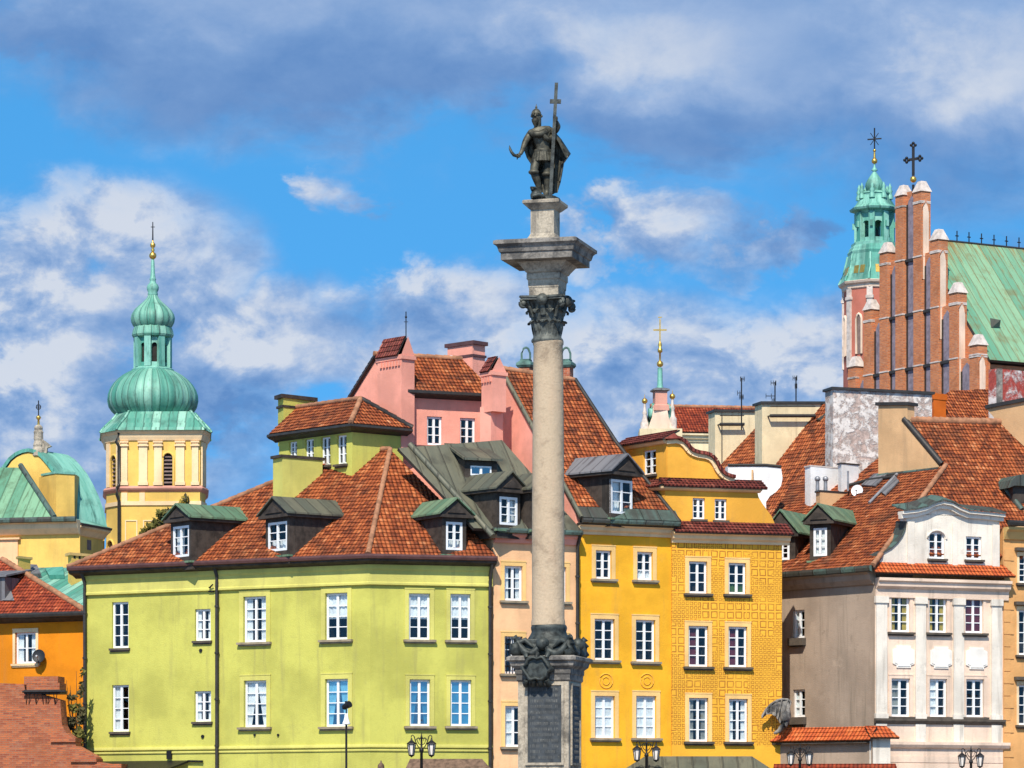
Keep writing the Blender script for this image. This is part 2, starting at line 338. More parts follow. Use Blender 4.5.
class MB:
    def __init__(s): s.v = []; s.f = []; s.m = []; s.uv = []; s.sm = []
    def poly(s, pts, mi=0, uv=None, smooth=False):
        i = len(s.v); pts = [Vector(p) for p in pts]; s.v += pts
        s.f.append(list(range(i, i+len(pts)))); s.m.append(mi); s.sm.append(smooth)
        s.uv.append(uv or s.auto(pts))
    def auto(s, pts):
        n = Vector((0, 0, 0))
        for a, b in zip(pts, pts[1:]+pts[:1]): n += a.cross(b)
        if n.length < 1e-9: return [(0, 0)]*len(pts)
        n.normalize()
        if abs(n.z) > .995: return [(p.x, p.y) for p in pts]
        t = UP.cross(n).normalized(); b = n.cross(t)
        if b.z < 0: b = -b
        if t.x < 0: t = -t
        return [(p.dot(t), p.dot(b)) for p in pts]
    def grid(s, rows, mi=0, closed=False, smooth=True, uvs=None):
        i0 = len(s.v); n = len(rows[0])
        for r in rows: s.v += [Vector(p) for p in r]
        m = n if closed else n-1
        for a in range(len(rows)-1):
            for k in range(m):
                q = [i0+a*n+k, i0+a*n+(k+1) % n, i0+(a+1)*n+(k+1) % n, i0+(a+1)*n+k]
                s.f.append(q); s.m.append(mi); s.sm.append(smooth)
                if uvs: s.uv.append([uvs(a, k), uvs(a, k+1), uvs(a+1, k+1), uvs(a+1, k)])
                else: s.uv.append(s.auto([s.v[j] for j in q]))
    def hexa(s, b, t, mi=0):           # bottom ring, top ring
        n = len(b)
        s.poly(b[::-1], mi); s.poly(t, mi)
        for i in range(n): s.poly([b[i], b[(i+1) % n], t[(i+1) % n], t[i]], mi)
    def box(s, c, ax, ay, az, mi=0):   # centre, half axes
        c, ax, ay, az = map(Vector, (c, ax, ay, az))
        b = [c-ax-ay-az, c+ax-ay-az, c+ax+ay-az, c-ax+ay-az]
        s.hexa(b, [p+2*az for p in b], mi)
    def tube(s, pts, r, n=8, mi=0, caps=True):
        pts = [Vector(p) for p in pts]; rows = []
        for i, p in enumerate(pts):
            d_ = (pts[min(i+1, len(pts)-1)]-pts[max(i-1, 0)]).normalized()
            a = d_.cross(UP) if abs(d_.z) < .95 else d_.cross(Vector((1, 0, 0)))
            a.normalize(); b = d_.cross(a); rr = r[i] if isinstance(r, (list, tuple)) else r
            rows.append([p+a*rr*math.cos(k*2*math.pi/n)+b*rr*math.sin(k*2*math.pi/n) for k in range(n)])
        s.grid(rows, mi, True)
        if caps: s.poly(rows[0][::-1], mi); s.poly(rows[-1], mi)
    def lathe(s, c, prof, n=32, mi=0, smooth=True, rib=None, rot=0.0, useam=None):
        c = Vector(c); rows = []; vv = [0]
        for i, (r, z) in enumerate(prof):
            ring = []
            for k in range(n):
                a = k*2*math.pi/n+rot; q = r
                if rib: q = r*(1+rib[1]*(abs(math.cos(a*rib[0]/2))-.6))
                ring.append(c+Vector((q*math.cos(a), q*math.sin(a), z)))
            rows.append(ring)
            if i: vv.append(vv[-1]+math.hypot(prof[i][0]-prof[i-1][0], prof[i][1]-prof[i-1][1]))
        rm = max(p[0] for p in prof)
        s.grid(rows, mi, True, smooth, lambda a, k: (k*2*math.pi*rm/n, vv[a]))
        if prof[0][0] > 1e-3: s.poly(rows[0][::-1], mi)
        if prof[-1][0] > 1e-3: s.poly(rows[-1], mi)
    def sq(s, c, prof, rot=0.0, mi=0):  # square turned block: (half side, z)
        c = Vector(c); rings = []
        for h, z in prof:
            rings.append([c+Vector((h*(sx*math.cos(rot)-sy*math.sin(rot)), h*(sx*math.sin(rot)+sy*math.cos(rot)), z)) for sx, sy in ((-1, -1), (1, -1), (1, 1), (-1, 1))])
        for a, b in zip(rings, rings[1:]):
            for i in range(4): s.poly([a[i], a[(i+1) % 4], b[(i+1) % 4], b[i]], mi)
        s.poly(rings[0][::-1], mi); s.poly(rings[-1], mi)
    def prism(s, base, h, mi=0):       # polygon extruded by vector h
        base = [Vector(p) for p in base]; h = Vector(h)
        s.hexa(base, [p+h for p in base], mi)
    def sphere(s, c, r, n=14, mi=0, sz=1.0):
        s.lathe(c, [(max(1e-4, r*math.sin(i*math.pi/8)), -r*sz*math.cos(i*math.pi/8)) for i in range(9)], n, mi)
    def build(s, name, mats, parent=None, loc=None):
        me = bpy.data.meshes.new(name)
        o = bpy.data.objects.new(name, me); COL.objects.link(o)
        off = Vector((0, 0, 0))
        if parent is not None: o.parent = parent; off = rootloc(parent)
        elif loc is not None: o.location = loc; off = Vector(loc)
        me.from_pydata([tuple(p-off) for p in s.v], [], s.f)
        ul = me.uv_layers.new(name='UVMap')
        flat = [c for f in s.uv for p in f for c in p]
        ul.data.foreach_set('uv', flat)
        for mt in (mats if isinstance(mats, (list, tuple)) else [mats]): me.materials.append(M[mt] if isinstance(mt, str) else mt)
        me.polygons.foreach_set('material_index', s.m); me.polygons.foreach_set('use_smooth', s.sm)
        me.update(); return o

def thing(name, label, cat, loc, group=None):
    o = bpy.data.objects.new(name, None); COL.objects.link(o); o.location = loc; o.empty_display_size = .2
    o['label'] = label; o['category'] = cat
    if group: o['group'] = group
    bpy.context.view_layer.update() if False else None
    return o
def tag(o, label, cat, group=None):
    o['label'] = label; o['category'] = cat
    if group: o['group'] = group
    return o
def structure(o): o['kind'] = 'structure'; return o

class Fac:                              # a vertical facade line seen from the front, left end to right end
    def __init__(s, a, b):
        s.a = Vector((a[0], a[1], 0)); s.b = Vector((b[0], b[1], 0)); s.L = (s.b-s.a).length
        s.d = (s.b-s.a).normalized(); s.n = Vector((s.d.y, -s.d.x, 0))
    def u(s, px):
        k = (px-512)/F; return (k*s.a.y-s.a.x)/(s.d.x-k*s.d.y)
    def Y(s, px): return s.a.y+s.d.y*s.u(px)
    def z(s, px, py): return zat(py, s.Y(px))
    def p(s, u, z, o=0.0): return s.a+s.d*u+s.n*o+UP*z
    def rect(s, x0, y0, x1, y1):
        c = (x0+x1)/2; return (s.u(x0), s.z(c, y1), s.u(x1), s.z(c, y0))
    def hit(s, px, py): u = s.u(px); return s.p(u, s.z(px, py))
    def box(s, mb, u0, u1, z0, z1, o0, o1, mi=0):
        mb.hexa([s.p(u0, z0, o1), s.p(u1, z0, o1), s.p(u1, z0, o0), s.p(u0, z0, o0)], [s.p(u0, z1, o1), s.p(u1, z1, o1), s.p(u1, z1, o0), s.p(u0, z1, o0)], mi)
    def back(s, o, u0=None, u1=None):
        return Fac(s.p(s.L if u1 is None else u1, 0, -o), s.p(0 if u0 is None else u0, 0, -o))
def facpx(x0, Y0, x1, Y1): return Fac(ground(x0, Y0), ground(x1, Y1))

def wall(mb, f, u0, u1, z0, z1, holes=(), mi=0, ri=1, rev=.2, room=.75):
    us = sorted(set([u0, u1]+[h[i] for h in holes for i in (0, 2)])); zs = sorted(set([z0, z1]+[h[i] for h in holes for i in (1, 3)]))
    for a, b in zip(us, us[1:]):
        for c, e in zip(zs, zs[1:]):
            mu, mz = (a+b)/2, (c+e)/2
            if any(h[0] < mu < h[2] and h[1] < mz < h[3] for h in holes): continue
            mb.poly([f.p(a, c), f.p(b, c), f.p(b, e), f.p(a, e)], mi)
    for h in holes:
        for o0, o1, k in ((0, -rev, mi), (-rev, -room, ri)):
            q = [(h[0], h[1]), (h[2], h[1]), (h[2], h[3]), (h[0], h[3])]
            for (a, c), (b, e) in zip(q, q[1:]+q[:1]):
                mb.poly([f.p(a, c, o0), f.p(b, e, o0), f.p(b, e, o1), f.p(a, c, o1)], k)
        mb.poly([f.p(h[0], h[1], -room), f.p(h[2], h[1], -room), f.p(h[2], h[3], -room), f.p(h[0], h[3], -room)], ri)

def bars(mb, f, h, cols=2, rows=3, o=-.06, fw=.085, mw=.1, tw=.035, dp=.07):
    u0, z0, u1, z1 = h; iu0, iu1, iz0, iz1 = u0+fw, u1-fw, z0+fw, z1-fw
    f.box(mb, u0, iu0, z0, z1, o-dp, o); f.box(mb, iu1, u1, z0, z1, o-dp, o)
    f.box(mb, iu0, iu1, z0, iz0, o-dp, o); f.box(mb, iu0, iu1, iz1, z1, o-dp, o)
    x = [iu0]
    for k in range(1, cols):
        c = iu0+(iu1-iu0)*k/cols; wv = mw if k*2 == cols or cols == 1 else tw
        f.box(mb, c-wv/2, c+wv/2, iz0, iz1, o-dp+.004, o+.012); x += [c-wv/2, c+wv/2]
    x.append(iu1)
    for k in range(1, rows):
        c = iz0+(iz1-iz0)*k/rows
        for a, b in zip(x[::2], x[1::2]): f.box(mb, a, b, c-tw/2, c+tw/2, o-dp+.01, o-.008)

def curtain(mb, f, h, kind, o=-.19):
    u0, z0, u1, z1 = h; W_, H_ = u1-u0, z1-z0
    def sheet(a, b, c, e, a2=None, b2=None):
        a2 = a if a2 is None else a2; b2 = b if b2 is None else b2
        n = 16; rows = []; amp = .025 if kind != 'full' else .008
        for t_, (p, q) in ((0, (a2, b2)), (1, (a, b))):
            rows.append([f.p(p+(q-p)*k/n, c+(e-c)*t_, o+amp*math.sin(k*2.1+a*9)) for k in range(n+1)])
        mb.grid(rows)
    if kind == 'full': o = -.148; sheet(u0+.03, u1-.03, z0+.03, z1-.03)
    elif kind == 'blind': sheet(u0+.03, u1-.03, z0+H_*.45, z1-.03)
    elif kind == 'half': sheet(u0+.03, u0+W_*.5, z0+.03, z1-.03)
    elif kind == 'low': sheet(u0+.03, u1-.03, z0+.03, z0+H_*.38)
    elif kind == 'side': sheet(u0+.03, u0+W_*.3, z0+.03, z1-.03); sheet(u1-W_*.3, u1-.03, z0+.03, z1-.03)
    elif kind == 'drape':
        sheet(u0+.03, u0+W_*.5, z0+.03, z1-.03, u0+.03, u0+W_*.22); sheet(u0+W_*.5, u1-.03, z0+.03, z1-.03, u1-W_*.22, u1-.03)

def window(parent, f, h, cols=2, rows=3, sur=None, surw=.19, sill='sill', cur=None, cmat='cw', glassm='glass', name='window', sub=False, sillout=.17, fw=.085, siller=.1, frame_o=-.1):
    mb = MB(); bars(mb, f, h, cols, rows, o=frame_o, fw=fw)
    wo = mb.build(name if not sub else 'window_frame', 'frame', parent); P = parent if sub else wo
    mb = MB(); mb.poly([f.p(h[0]+.02, h[1]+.02, frame_o-.035), f.p(h[2]-.02, h[1]+.02, frame_o-.035), f.p(h[2]-.02, h[3]-.02, frame_o-.035), f.p(h[0]+.02, h[3]-.02, frame_o-.035)])
    mb.build('pane', glassm, P)
    if cur:
        mb = MB(); curtain(mb, f, h, cur); mb.build('curtain', cmat, P)
    if sur:
        s_ = surw; mb = MB()
        f.box(mb, h[0]-s_, h[0]-.004, h[1], h[3]+s_, -.03, .035); f.box(mb, h[2]+.004, h[2]+s_, h[1], h[3]+s_, -.03, .035)
        f.box(mb, h[0]-.004, h[2]+.004, h[3]+.004, h[3]+s_, -.03, .035)
        f.box(mb, h[0]-s_-.01, h[2]+s_+.01, h[3]+s_, h[3]+s_+.05, -.03, .05)
        mb.build('surround', sur, P)
    if sill:
        e = (surw+.06) if sur else .09; mb = MB()
        f.box(mb, h[0]-e, h[2]+e, h[1]-siller, h[1]-.012, -.12, sillout)
        f.box(mb, h[0]-e+.05, h[2]+e-.05, h[1]-siller-.06, h[1]-siller-.002, -.05, sillout*.6)
        mb.build('sill', sill, P)
    return wo

def path_extrude(mb, pts, prof, mi=0, closed_prof=True):   # pts: plan points left to right; prof: (out, z) ring
    pts = [Vector((p[0], p[1], 0)) for p in pts]; rows = []
    for i, p in enumerate(pts):
        ds = []
        if i > 0: ds.append((pts[i]-pts[i-1]).normalized())
        if i < len(pts)-1: ds.append((pts[i+1]-pts[i]).normalized())
        ns = [Vector((q.y, -q.x, 0)) for q in ds]; nn = sum(ns, Vector()).normalized(); k = 1/max(.2, nn.dot(ns[0]))
        rows.append([p+nn*o*k+UP*z for o, z in prof])
    n = len(prof)
    for a, b in zip(rows, rows[1:]):
        for j in range(n if closed_prof else n-1): mb.poly([a[j], b[j], b[(j+1) % n], a[(j+1) % n]], mi)
    mb.poly(rows[0], mi); mb.poly(rows[-1][::-1], mi)

class Pl:
    def __init__(s, p, n): s.p0 = Vector(p); s.n = Vector(n).normalized()
    def hit(s, px, py):
        d_ = Vector(((px-512)/F, 1, (HZ-py)/F)); o = Vector((0, 0, CZ))
        return o+d_*((s.p0-o).dot(s.n)/d_.dot(s.n))
    def z(s, x, y): return s.p0.z-((x-s.p0.x)*s.n.x+(y-s.p0.y)*s.n.y)/s.n.z
def slope(f, z, pitch, out=0.0): return Pl(f.p(0, z, out), f.n*math.sin(R(pitch))+UP*math.cos(R(pitch)))
def tri_plane(a, b, c):
    n = (Vector(b)-Vector(a)).cross(Vector(c)-Vector(a))
    if n.z < 0: n = -n
    return Pl(a, n)

def clip(poly, g):
    o = []
    for a, b in zip(poly, poly[1:]+poly[:1]):
        ga, gb = g(a), g(b)
        if ga >= 0: o.append(a)
        if (ga >= 0) != (gb >= 0): o.append(a+(b-a)*(ga/(ga-gb)))
    return o
def roof(poly, mat, parent, name='roof', tile=True, th=.14, lift=.035, trim='gutter'):
    poly = [Vector(p) for p in poly]; n = Vector()
    for a, b in zip(poly, poly[1:]+poly[:1]): n += a.cross(b)
    n.normalize()
    if n.z < 0: n = -n; poly = poly[::-1]
    t = UP.cross(n).normalized(); b_ = n.cross(t)
    if b_.z < 0: b_ = -b_; t = -t
    mb = MB(); v0 = min(p.dot(b_) for p in poly); v1 = max(p.dot(b_) for p in poly)
    if tile:
        k = 0
        while v0+k*ROW < v1-1e-4:
            lo, hi_ = v0+k*ROW, v0+(k+1)*ROW
            q = clip(clip(poly, lambda p: p.dot(b_)-lo), lambda p: hi_-p.dot(b_))
            if len(q) > 2:
                up = [p+n*(.012+lift*(1-(p.dot(b_)-lo)/ROW)) for p in q]
                mb.poly(up, 0, [(p.dot(t), p.dot(b_)-v0+1e-3 if p.dot(b_)-lo < ROW/2 else p.dot(b_)-v0-1e-3) for p in q])
                for i in range(len(q)):
                    a, c = q[i], q[(i+1) % len(q)]
                    if abs(a.dot(b_)-lo) < 1e-3 and abs(c.dot(b_)-lo) < 1e-3 and (a-c).length > .02:
                        mb.poly([a-n*.03, c-n*.03, c+n*(.012+lift), a+n*(.012+lift)], 0, [(a.dot(t), lo-v0+.01), (c.dot(t), lo-v0+.01), (c.dot(t), lo-v0+.05), (a.dot(t), lo-v0+.05)])
            k += 1
    else: mb.poly(poly, 0, [(p.dot(t), p.dot(b_)) for p in poly])
    und = [p-n*th for p in poly]; mb.poly(und[::-1], 1)
    for i in range(len(poly)):
        j = (i+1) % len(poly); mb.poly([und[i], und[j], poly[j], poly[i]], 1)
    return mb.build(name, [mat, trim], parent)

def ridge(parent, a, b, mat='cap', r=.11, name='ridge_cap', step=.4):
    a, b = Vector(a), Vector(b); n = max(1, int((b-a).length/step)); pts, rs = [], []
    for i in range(n):
        for t_, rr in ((0.0, r*1.12), (.93, r*.9)): pts.append(a+(b-a)*((i+t_)/n)); rs.append(rr)
    pts.append(b); rs.append(r*.9)
    mb = MB(); mb.tube(pts, rs, 8); return mb.build(name, mat, parent)

def pbox(mb, L, C, Rr, zt, zb, mi=0, grow=0.0):     # box from three plan corners (pixel, depth): left, near, right
    l, c, r = ground(*L), ground(*C), ground(*Rr); k = l+r-c; q = [l, c, r, k]
    if grow:
        m_ = (l+r)/2; q = [p+(p-m_).normalized()*grow*1.41 for p in q]
    mb.hexa([p+UP*zb for p in q], [p+UP*zt for p in q], mi); return q

def chimney(parent, L, C, Rr, ytop, zb, mat, capmat='gutter', name='chimney', capth=.16, grow=.12, neck=None):
    zt = zat(ytop, C[1]); mb = MB(); pbox(mb, L, C, Rr, zt-capth, zb)
    if neck: pbox(mb, L, C, Rr, zt-capth-neck, zt-capth-neck-.1, 1, grow*.5)
    pbox(mb, L, C, Rr, zt, zt-capth, 1, grow)
    return mb.build(name, [mat, capmat], parent)

def dormer(parent, f0, pl, win, peak_y, body=None, roofmat='copperd', bodymat='dkwood', over=.22, cheek=None, cols=2, rows=3, L=None, cur=None, glassm='glass', label=None, yaw=0):
    """gabled dormer: f0 gives the facing, pl the roof plane, win the window in pixels, peak_y the row of the gable tip"""
    x0, y0, x1, y1 = win; c = (x0+x1)/2
    g = pl.hit(c, y1+3); dd = Matrix.Rotation(R(yaw), 3, 'Z') @ f0.d; f = Fac(g-dd*2, g+dd*2); f = Fac((f.a.x, f.a.y), (f.b.x, f.b.y))
    h = f.rect(x0, y0, x1, y1); uc = (h[0]+h[2])/2
    hw = (h[2]-h[0])/2+.17 if body is None else body
    zb, zt = h[1]-.25, h[3]+.16; zp = f.z(c, peak_y)
    tanp = math.hypot(pl.n.x, pl.n.y)/pl.n.z
    Ln = L or ((zp-zb)/tanp+.4)/math.cos(R(yaw))
    mb = MB(); wall(mb, f, uc-hw, uc+hw, zb-.3, zt, [h], rev=.12, room=.5)
    for s_ in (-1, 1):
        u_ = uc+s_*hw; mb.poly([f.p(u_, zb-.3), f.p(u_, zt), f.p(u_, zt, -Ln), f.p(u_, zb-.3, -Ln)])
    # boarding ribs on the cheeks
    k = .25
    while k < Ln:
        for s_ in (-1, 1): f.box(mb, uc+s_*hw-.012, uc+s_*hw+.012, zb, zt-.03, -k-.03, -k)
        k += .42
    o = mb.build('dormer', [bodymat, 'room'], parent)
    if label: o['label'] = label
    e = hw+over
    mb = MB()
    f.box(mb, uc-e, uc+e, zt+.002, zt+.12, -Ln, over)                           # cornice
    q = [f.p(uc-e+.03, zt+.12, over-.04), f.p(uc+e-.03, zt+.12, over-.04), f.p(uc, zp-.06, over-.04)]
    mb.prism(q, f.n*-.25)
    q2 = [f.p(uc-e*.55, zt+.19, over-.03), f.p(uc+e*.55, zt+.19, over-.03), f.p(uc, zt+.19+(zp-zt-.25)*.55, over-.03)]
    mb.prism(q2, f.n*.05)
    mb.build('pediment', bodymat, o)
    mb = MB(); th = .07; ov = over+.06
    for s_ in (-1, 1):
        a = [f.p(uc+s_*(e+.06), zt+.11, ov), f.p(uc, zp, ov), f.p(uc, zp, -Ln), f.p(uc+s_*(e+.06), zt+.11, -Ln)]
        mb.hexa([p-UP*.0 for p in a], [p+UP*th+f.n*0 for p in a])
    mb.build('dormer_roof', roofmat, o)
    window(o, f, h, cols, rows, sur=None, sill=None, sub=True, cur=cur, glassm=glassm, frame_o=-.005, fw=.1)
    # lead apron below the window
    mb = MB(); f.box(mb, uc-hw-.1, uc+hw+.1, zb-.02, zb+.06, -.1, .12); mb.build('apron', 'copperd', o)
    return o

def gutter(parent, pts, z, mat='gutter', name='gutter', out=.5, w_=.16, h=.14):
    mb = MB(); path_extrude(mb, pts, [(out-w_, z), (out-w_*.5, z-h), (out, z-h*.85), (out+.03, z-h*.4), (out+.02, z)])
    return mb.build(name, mat, parent)
def cornice(parent, pts, z, mat='creamtrim', name='cornice', prof=((-.05, 0), (.36, 0), (.36, -.1), (.24, -.16), (.22, -.28), (.1, -.36), (.08, -.46), (-.05, -.46))):
    mb = MB(); path_extrude(mb, pts, [(o, z+dz_) for o, dz_ in prof]); return mb.build(name, mat, parent)
def downpipe(parent, f, px, ytop, mat='gutter', top_out=.4, zb=0.0, r=.075, kink=True):
    u = f.u(px); z = f.z(px, ytop); mb = MB()
    pts = ([f.p(u, z+.35, top_out), f.p(u, z+.2, top_out), f.p(u, z-.25, .13)] if kink else [f.p(u, z, .13)])
    mb.tube(pts+[f.p(u, z-.5, .12), f.p(u, zb, .12)], r, 8)
    k = z-1.5
    while k > zb+1: mb.tube([f.p(u, k-.04, .12), f.p(u, k+.04, .12)], r*1.35, 8); k -= 1.9
    return mb.build('downpipe', mat, parent)
# ================================================================== SETTING
mb = MB(); mb.poly([(-4000, -200, 0), (4000, -200, 0), (4000, 6000, 0), (-4000, 6000, 0)])
M['paving'] = brick('stone_sett_paving', (.26, .22, .19), (.2, .17, .15), (.12, .1, .09), .2, .12, ms=.01)
structure(mb.build('ground', 'paving'))

# ================================================================== YELLOW-GREEN CORNER HOUSE
GL = facpx(85, 146.5, 370, 140); GR = facpx(370, 140, 492, 141.3)
gp = [GL.a, GL.b, GR.b]
hs_ = thing('corner_house', 'yellow-green corner house with hipped red tile roof and a small attic storey', 'house', ground(300, 150))
WT = zat(564, 140)                       # wall top
hl_plain = [GL.rect(*r) for r in [(112, 602, 128.5, 648), (195, 609, 210.5, 640.5), (112, 685, 128.8, 731.5), (194.5, 691, 211, 721.5)]]
hl = [GL.rect(*r) for r in [(243.7, 596.5, 266.3, 642), (325.5, 593, 347.6, 639.5), (244.3, 680.5, 266.6, 727), (325.5, 679, 348.2, 726.5)]]
hr = [GR.rect(*r) for r in [(408.8, 593.5, 430, 639.5), (450.3, 594, 470.5, 640), (409.5, 679.5, 430, 726), (450.3, 680, 471.2, 726)]]
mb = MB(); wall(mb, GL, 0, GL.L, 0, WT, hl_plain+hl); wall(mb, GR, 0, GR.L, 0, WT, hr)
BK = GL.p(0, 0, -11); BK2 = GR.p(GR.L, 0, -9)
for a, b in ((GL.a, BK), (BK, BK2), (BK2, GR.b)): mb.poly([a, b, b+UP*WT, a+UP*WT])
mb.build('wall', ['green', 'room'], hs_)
zb1 = GL.z(370, 746)
mb = MB()
path_extrude(mb, gp, [(-.02, WT), (.14, WT), (.14, WT-.18), (.1, WT-.26), (.1, WT-.7), (.13, WT-.74), (.13, WT-.82), (-.02, WT-.86)])
mb.build('frieze', 'greenband', hs_); mb = MB()
path_extrude(mb, gp, [(-.02, zb1+.08), (.07, zb1+.08), (.09, zb1), (.09, zb1-.05), (.03, zb1-.08), (-.02, zb1-.08)])
mb.build('string_course', 'greenband', hs_); mb = MB()
path_extrude(mb, gp, [(-.02, zb1-.12), (.05, zb1-.12), (.06, zb1-.16), (.05, zb1-.2), (-.02, zb1-.22)])
mb.build('string_course', 'greenband', hs_)
cg_ = [('drape', 'cw'), ('blind', 'cw'), ('drape', 'cg'), ('drape', 'cw')]
for i, h in enumerate(hl_plain): window(hs_, GL, h, 2, 4 if i % 2 == 0 else 3, sill='silld', cur=[None, 'side', 'half', 'side'][i], sillout=.12)
for i, h in enumerate(hl): window(hs_, GL, h, 2, 4, sur='greenband', surw=.2, sill='sill', cur=['side', 'blind', 'drape', 'drape'][i], glassm='glass' if i != 3 else 'glassb')
for i, h in enumerate(hr): window(hs_, GR, h, 2, 4, sur='greenband', surw=.17, sill='sill', cur=['blind', 'blind', 'drape', 'full'][i], cmat=['cw', 'cw', 'cb', 'cb'][i], glassm='glass' if i < 2 else 'glassb')
# roof
EO = .5; EZ = zat(555.5, 139.6); PIT = 41
PLl = slope(GL, EZ, PIT, EO); PLr = slope(GR, EZ, PIT, EO)
nl, nr = GL.n, GR.n; bis = (nl+nr).normalized(); kk = 1/bis.dot(nl)
def gcorner(z): s_ = (z-EZ)/math.tan(R(PIT)); return GL.b+bis*kk*(EO-s_)+UP*z
lo_, hi_ = EZ, EZ+9
for _ in range(40):
    md = (lo_+hi_)/2; q = gcorner(md); py = HZ-(q.z-CZ)*F/q.y
    if py > 450: lo_ = md
    else: hi_ = md
AP = gcorner(md); G1 = gcorner(EZ)
G0 = GL.p(-.55, EZ, EO); G2 = GR.p(GR.L+.1, EZ, EO)
t_ = 0
while True:
    T1 = AP-GL.d*t_
    if 512+T1.x*F/T1.y < 348 or t_ > 9: break
    t_ += .1
roof([G0, G1, AP, T1], 'tile', hs_); roof([G1, G2, AP], 'tile', hs_)
roof([G0, T1, T1-GL.n*6-UP*3, GL.p(-.55, EZ, -11)], 'tile', hs_)
rr_ = roof([T1, AP, AP-GL.n*8-UP*4, T1-GL.n*8-UP*4], 'tile', hs_)
ridge(rr_, G1+UP*.05, AP+UP*.05, 'cap'); ridge(rr_, T1+UP*.05, AP+UP*.05, 'cap'); ridge(rr_, G0+UP*.03, T1+UP*.05, 'cap')
gutter(hs_, [GL.p(-.5, 0), GL.b, GR.p(GR.L+.08, 0)], EZ+.06, 'gutterr', out=EO+.1, w_=.2, h=.2)
mb = MB(); path_extrude(mb, [GL.p(-.5, 0), GL.b, GR.p(GR.L+.08, 0)], [(-.05, EZ-.12), (EO, EZ-.1), (EO, EZ-.2), (EO-.1, EZ-.26), (.2, EZ-.3), (-.05, EZ-.42)]); mb.build('eaves_soffit', 'dkwood', hs_)
for px, py in ((201, 650.5), (203, 736.5)):
    mb = MB(); u, z = GL.u(px), GL.z(px, py); mb.tube([GL.p(u, z, -.02), GL.p(u, z, .05)], .075, 8); mb.build('wall_vent', 'iron', hs_)
for px, py in ((278.5, 735), (255, 735)):
    mb = MB(); u, z = GL.u(px), GL.z(px, py); mb.tube([GL.p(u, z, -.02), GL.p(u, z, .06)], .05, 8); mb.build('wall_vent', 'iron', hs_)
mb = MB(); u = GL.u(212); mb.tube([GL.p(u, GL.z(212, 588), .02), GL.p(u, GL.z(212, 588), .2), GL.p(u+.2, GL.z(212, 585), .25)], .03, 6); GL.box(mb, u-.12, u+.12, GL.z(212, 592), GL.z(212, 587), -.02, .1); mb.build('cable_bracket', 'iron', hs_)
downpipe(hs_, GL, 218.5, 570); downpipe(hs_, GL, 86.5, 577); downpipe(hs_, GR, 489.5, 570)
# dormers
dormer(hs_, GL, PLl, (173, 526, 189, 557), 505, yaw=-24, cur='half', rows=3, roofmat='copperd', label='dormer with verdigris roof nearest the church tower')
dormer(hs_, GL, PLl, (268, 522, 287, 551), 498, yaw=-24, rows=3, roofmat='copperg', cur='low')
dormer(hs_, GR, PLr, (446, 522, 462.5, 550), 499, yaw=16, rows=3, roofmat='copperd', cur='low')
# attic storey
yc0 = PLl.hit(352, 477).y; yc1 = PLl.hit(402, 449).y
AL = facpx(279, yc0+3.6, 352, yc0); AR = facpx(352, yc0, 403, max(yc0+1.6, yc1-.4))
az = zat(425, yc0); ab = zat(490, yc0)
ah = [AL.rect(*r) for r in [(289, 441.5, 297, 457), (305, 439, 313.7, 461), (321, 437, 330.3, 465), (337, 435, 346.5, 464)]]
mb = MB(); wall(mb, AL, 0, AL.L, ab-1, az, ah, rev=.14); wall(mb, AR, 0, AR.L, ab-1, az)
k4 = AL.a+AR.b-AL.b
for a, b in ((AR.b, k4), (k4, AL.a)): mb.poly([a+UP*(ab-1), b+UP*(ab-1), b+UP*az, a+UP*az])
att = mb.build('attic_storey', ['green', 'room'], hs_)
for h in ah: window(att, AL, h, 2, 3, sill='silld', sub=True, fw=.07)
EO2 = .32; ez2 = az+.02
nb2 = (AL.n+AR.n).normalized(); kb2 = 1/nb2.dot(AL.n)
c1 = AL.b+nb2*kb2*EO2+UP*ez2; l1 = AL.p(-.3, ez2, EO2); r1 = AR.p(AR.L+.25, ez2, EO2)
k1 = l1+r1-c1
mid_r = (c1+r1)/2; apx = mid_r-AR.n*1.5; apx.z = zat(399.5, apx.y)
apl = (l1+k1)/2+AR.n*-.2; apl.z = apx.z
roof([l1, c1, apx, apl], 'tile', att, th=.1); roof([c1, r1, apx], 'tile', att, th=.1); roof([r1, k1, apl, apx], 'tile', att, th=.1)
ridge(att, c1+UP*.05, apx+UP*.05); ridge(att, apl+UP*.04, apx+UP*.05); ridge(att, r1+UP*.05, apx+UP*.05, 'gutter')
mb = MB(); path_extrude(mb, [AL.p(-.3, 0), AL.b, AR.p(AR.L+.2, 0)], [(-.04, ez2-.02), (EO2+.1, ez2-.02), (EO2+.12, ez2-.12), (EO2, ez2-.2), (.1, ez2-.26), (-.04, ez2-.34)]); mb.build('gutter', 'gutter', att)
chimney(hs_, (278, yc0+4.9), (283.5, yc0+4.2), (314, yc0+5.4), 394, zat(450, 151), 'green', 'dkwood', neck=.3)
yf = PLl.hit(300, 499).y-.2
chimney(hs_, (273, yf+.7), (282.5, yf), (322.5, yf+1.2), 454.5, 13.5, 'greenband', 'dkwood', capth=.12, grow=.08)

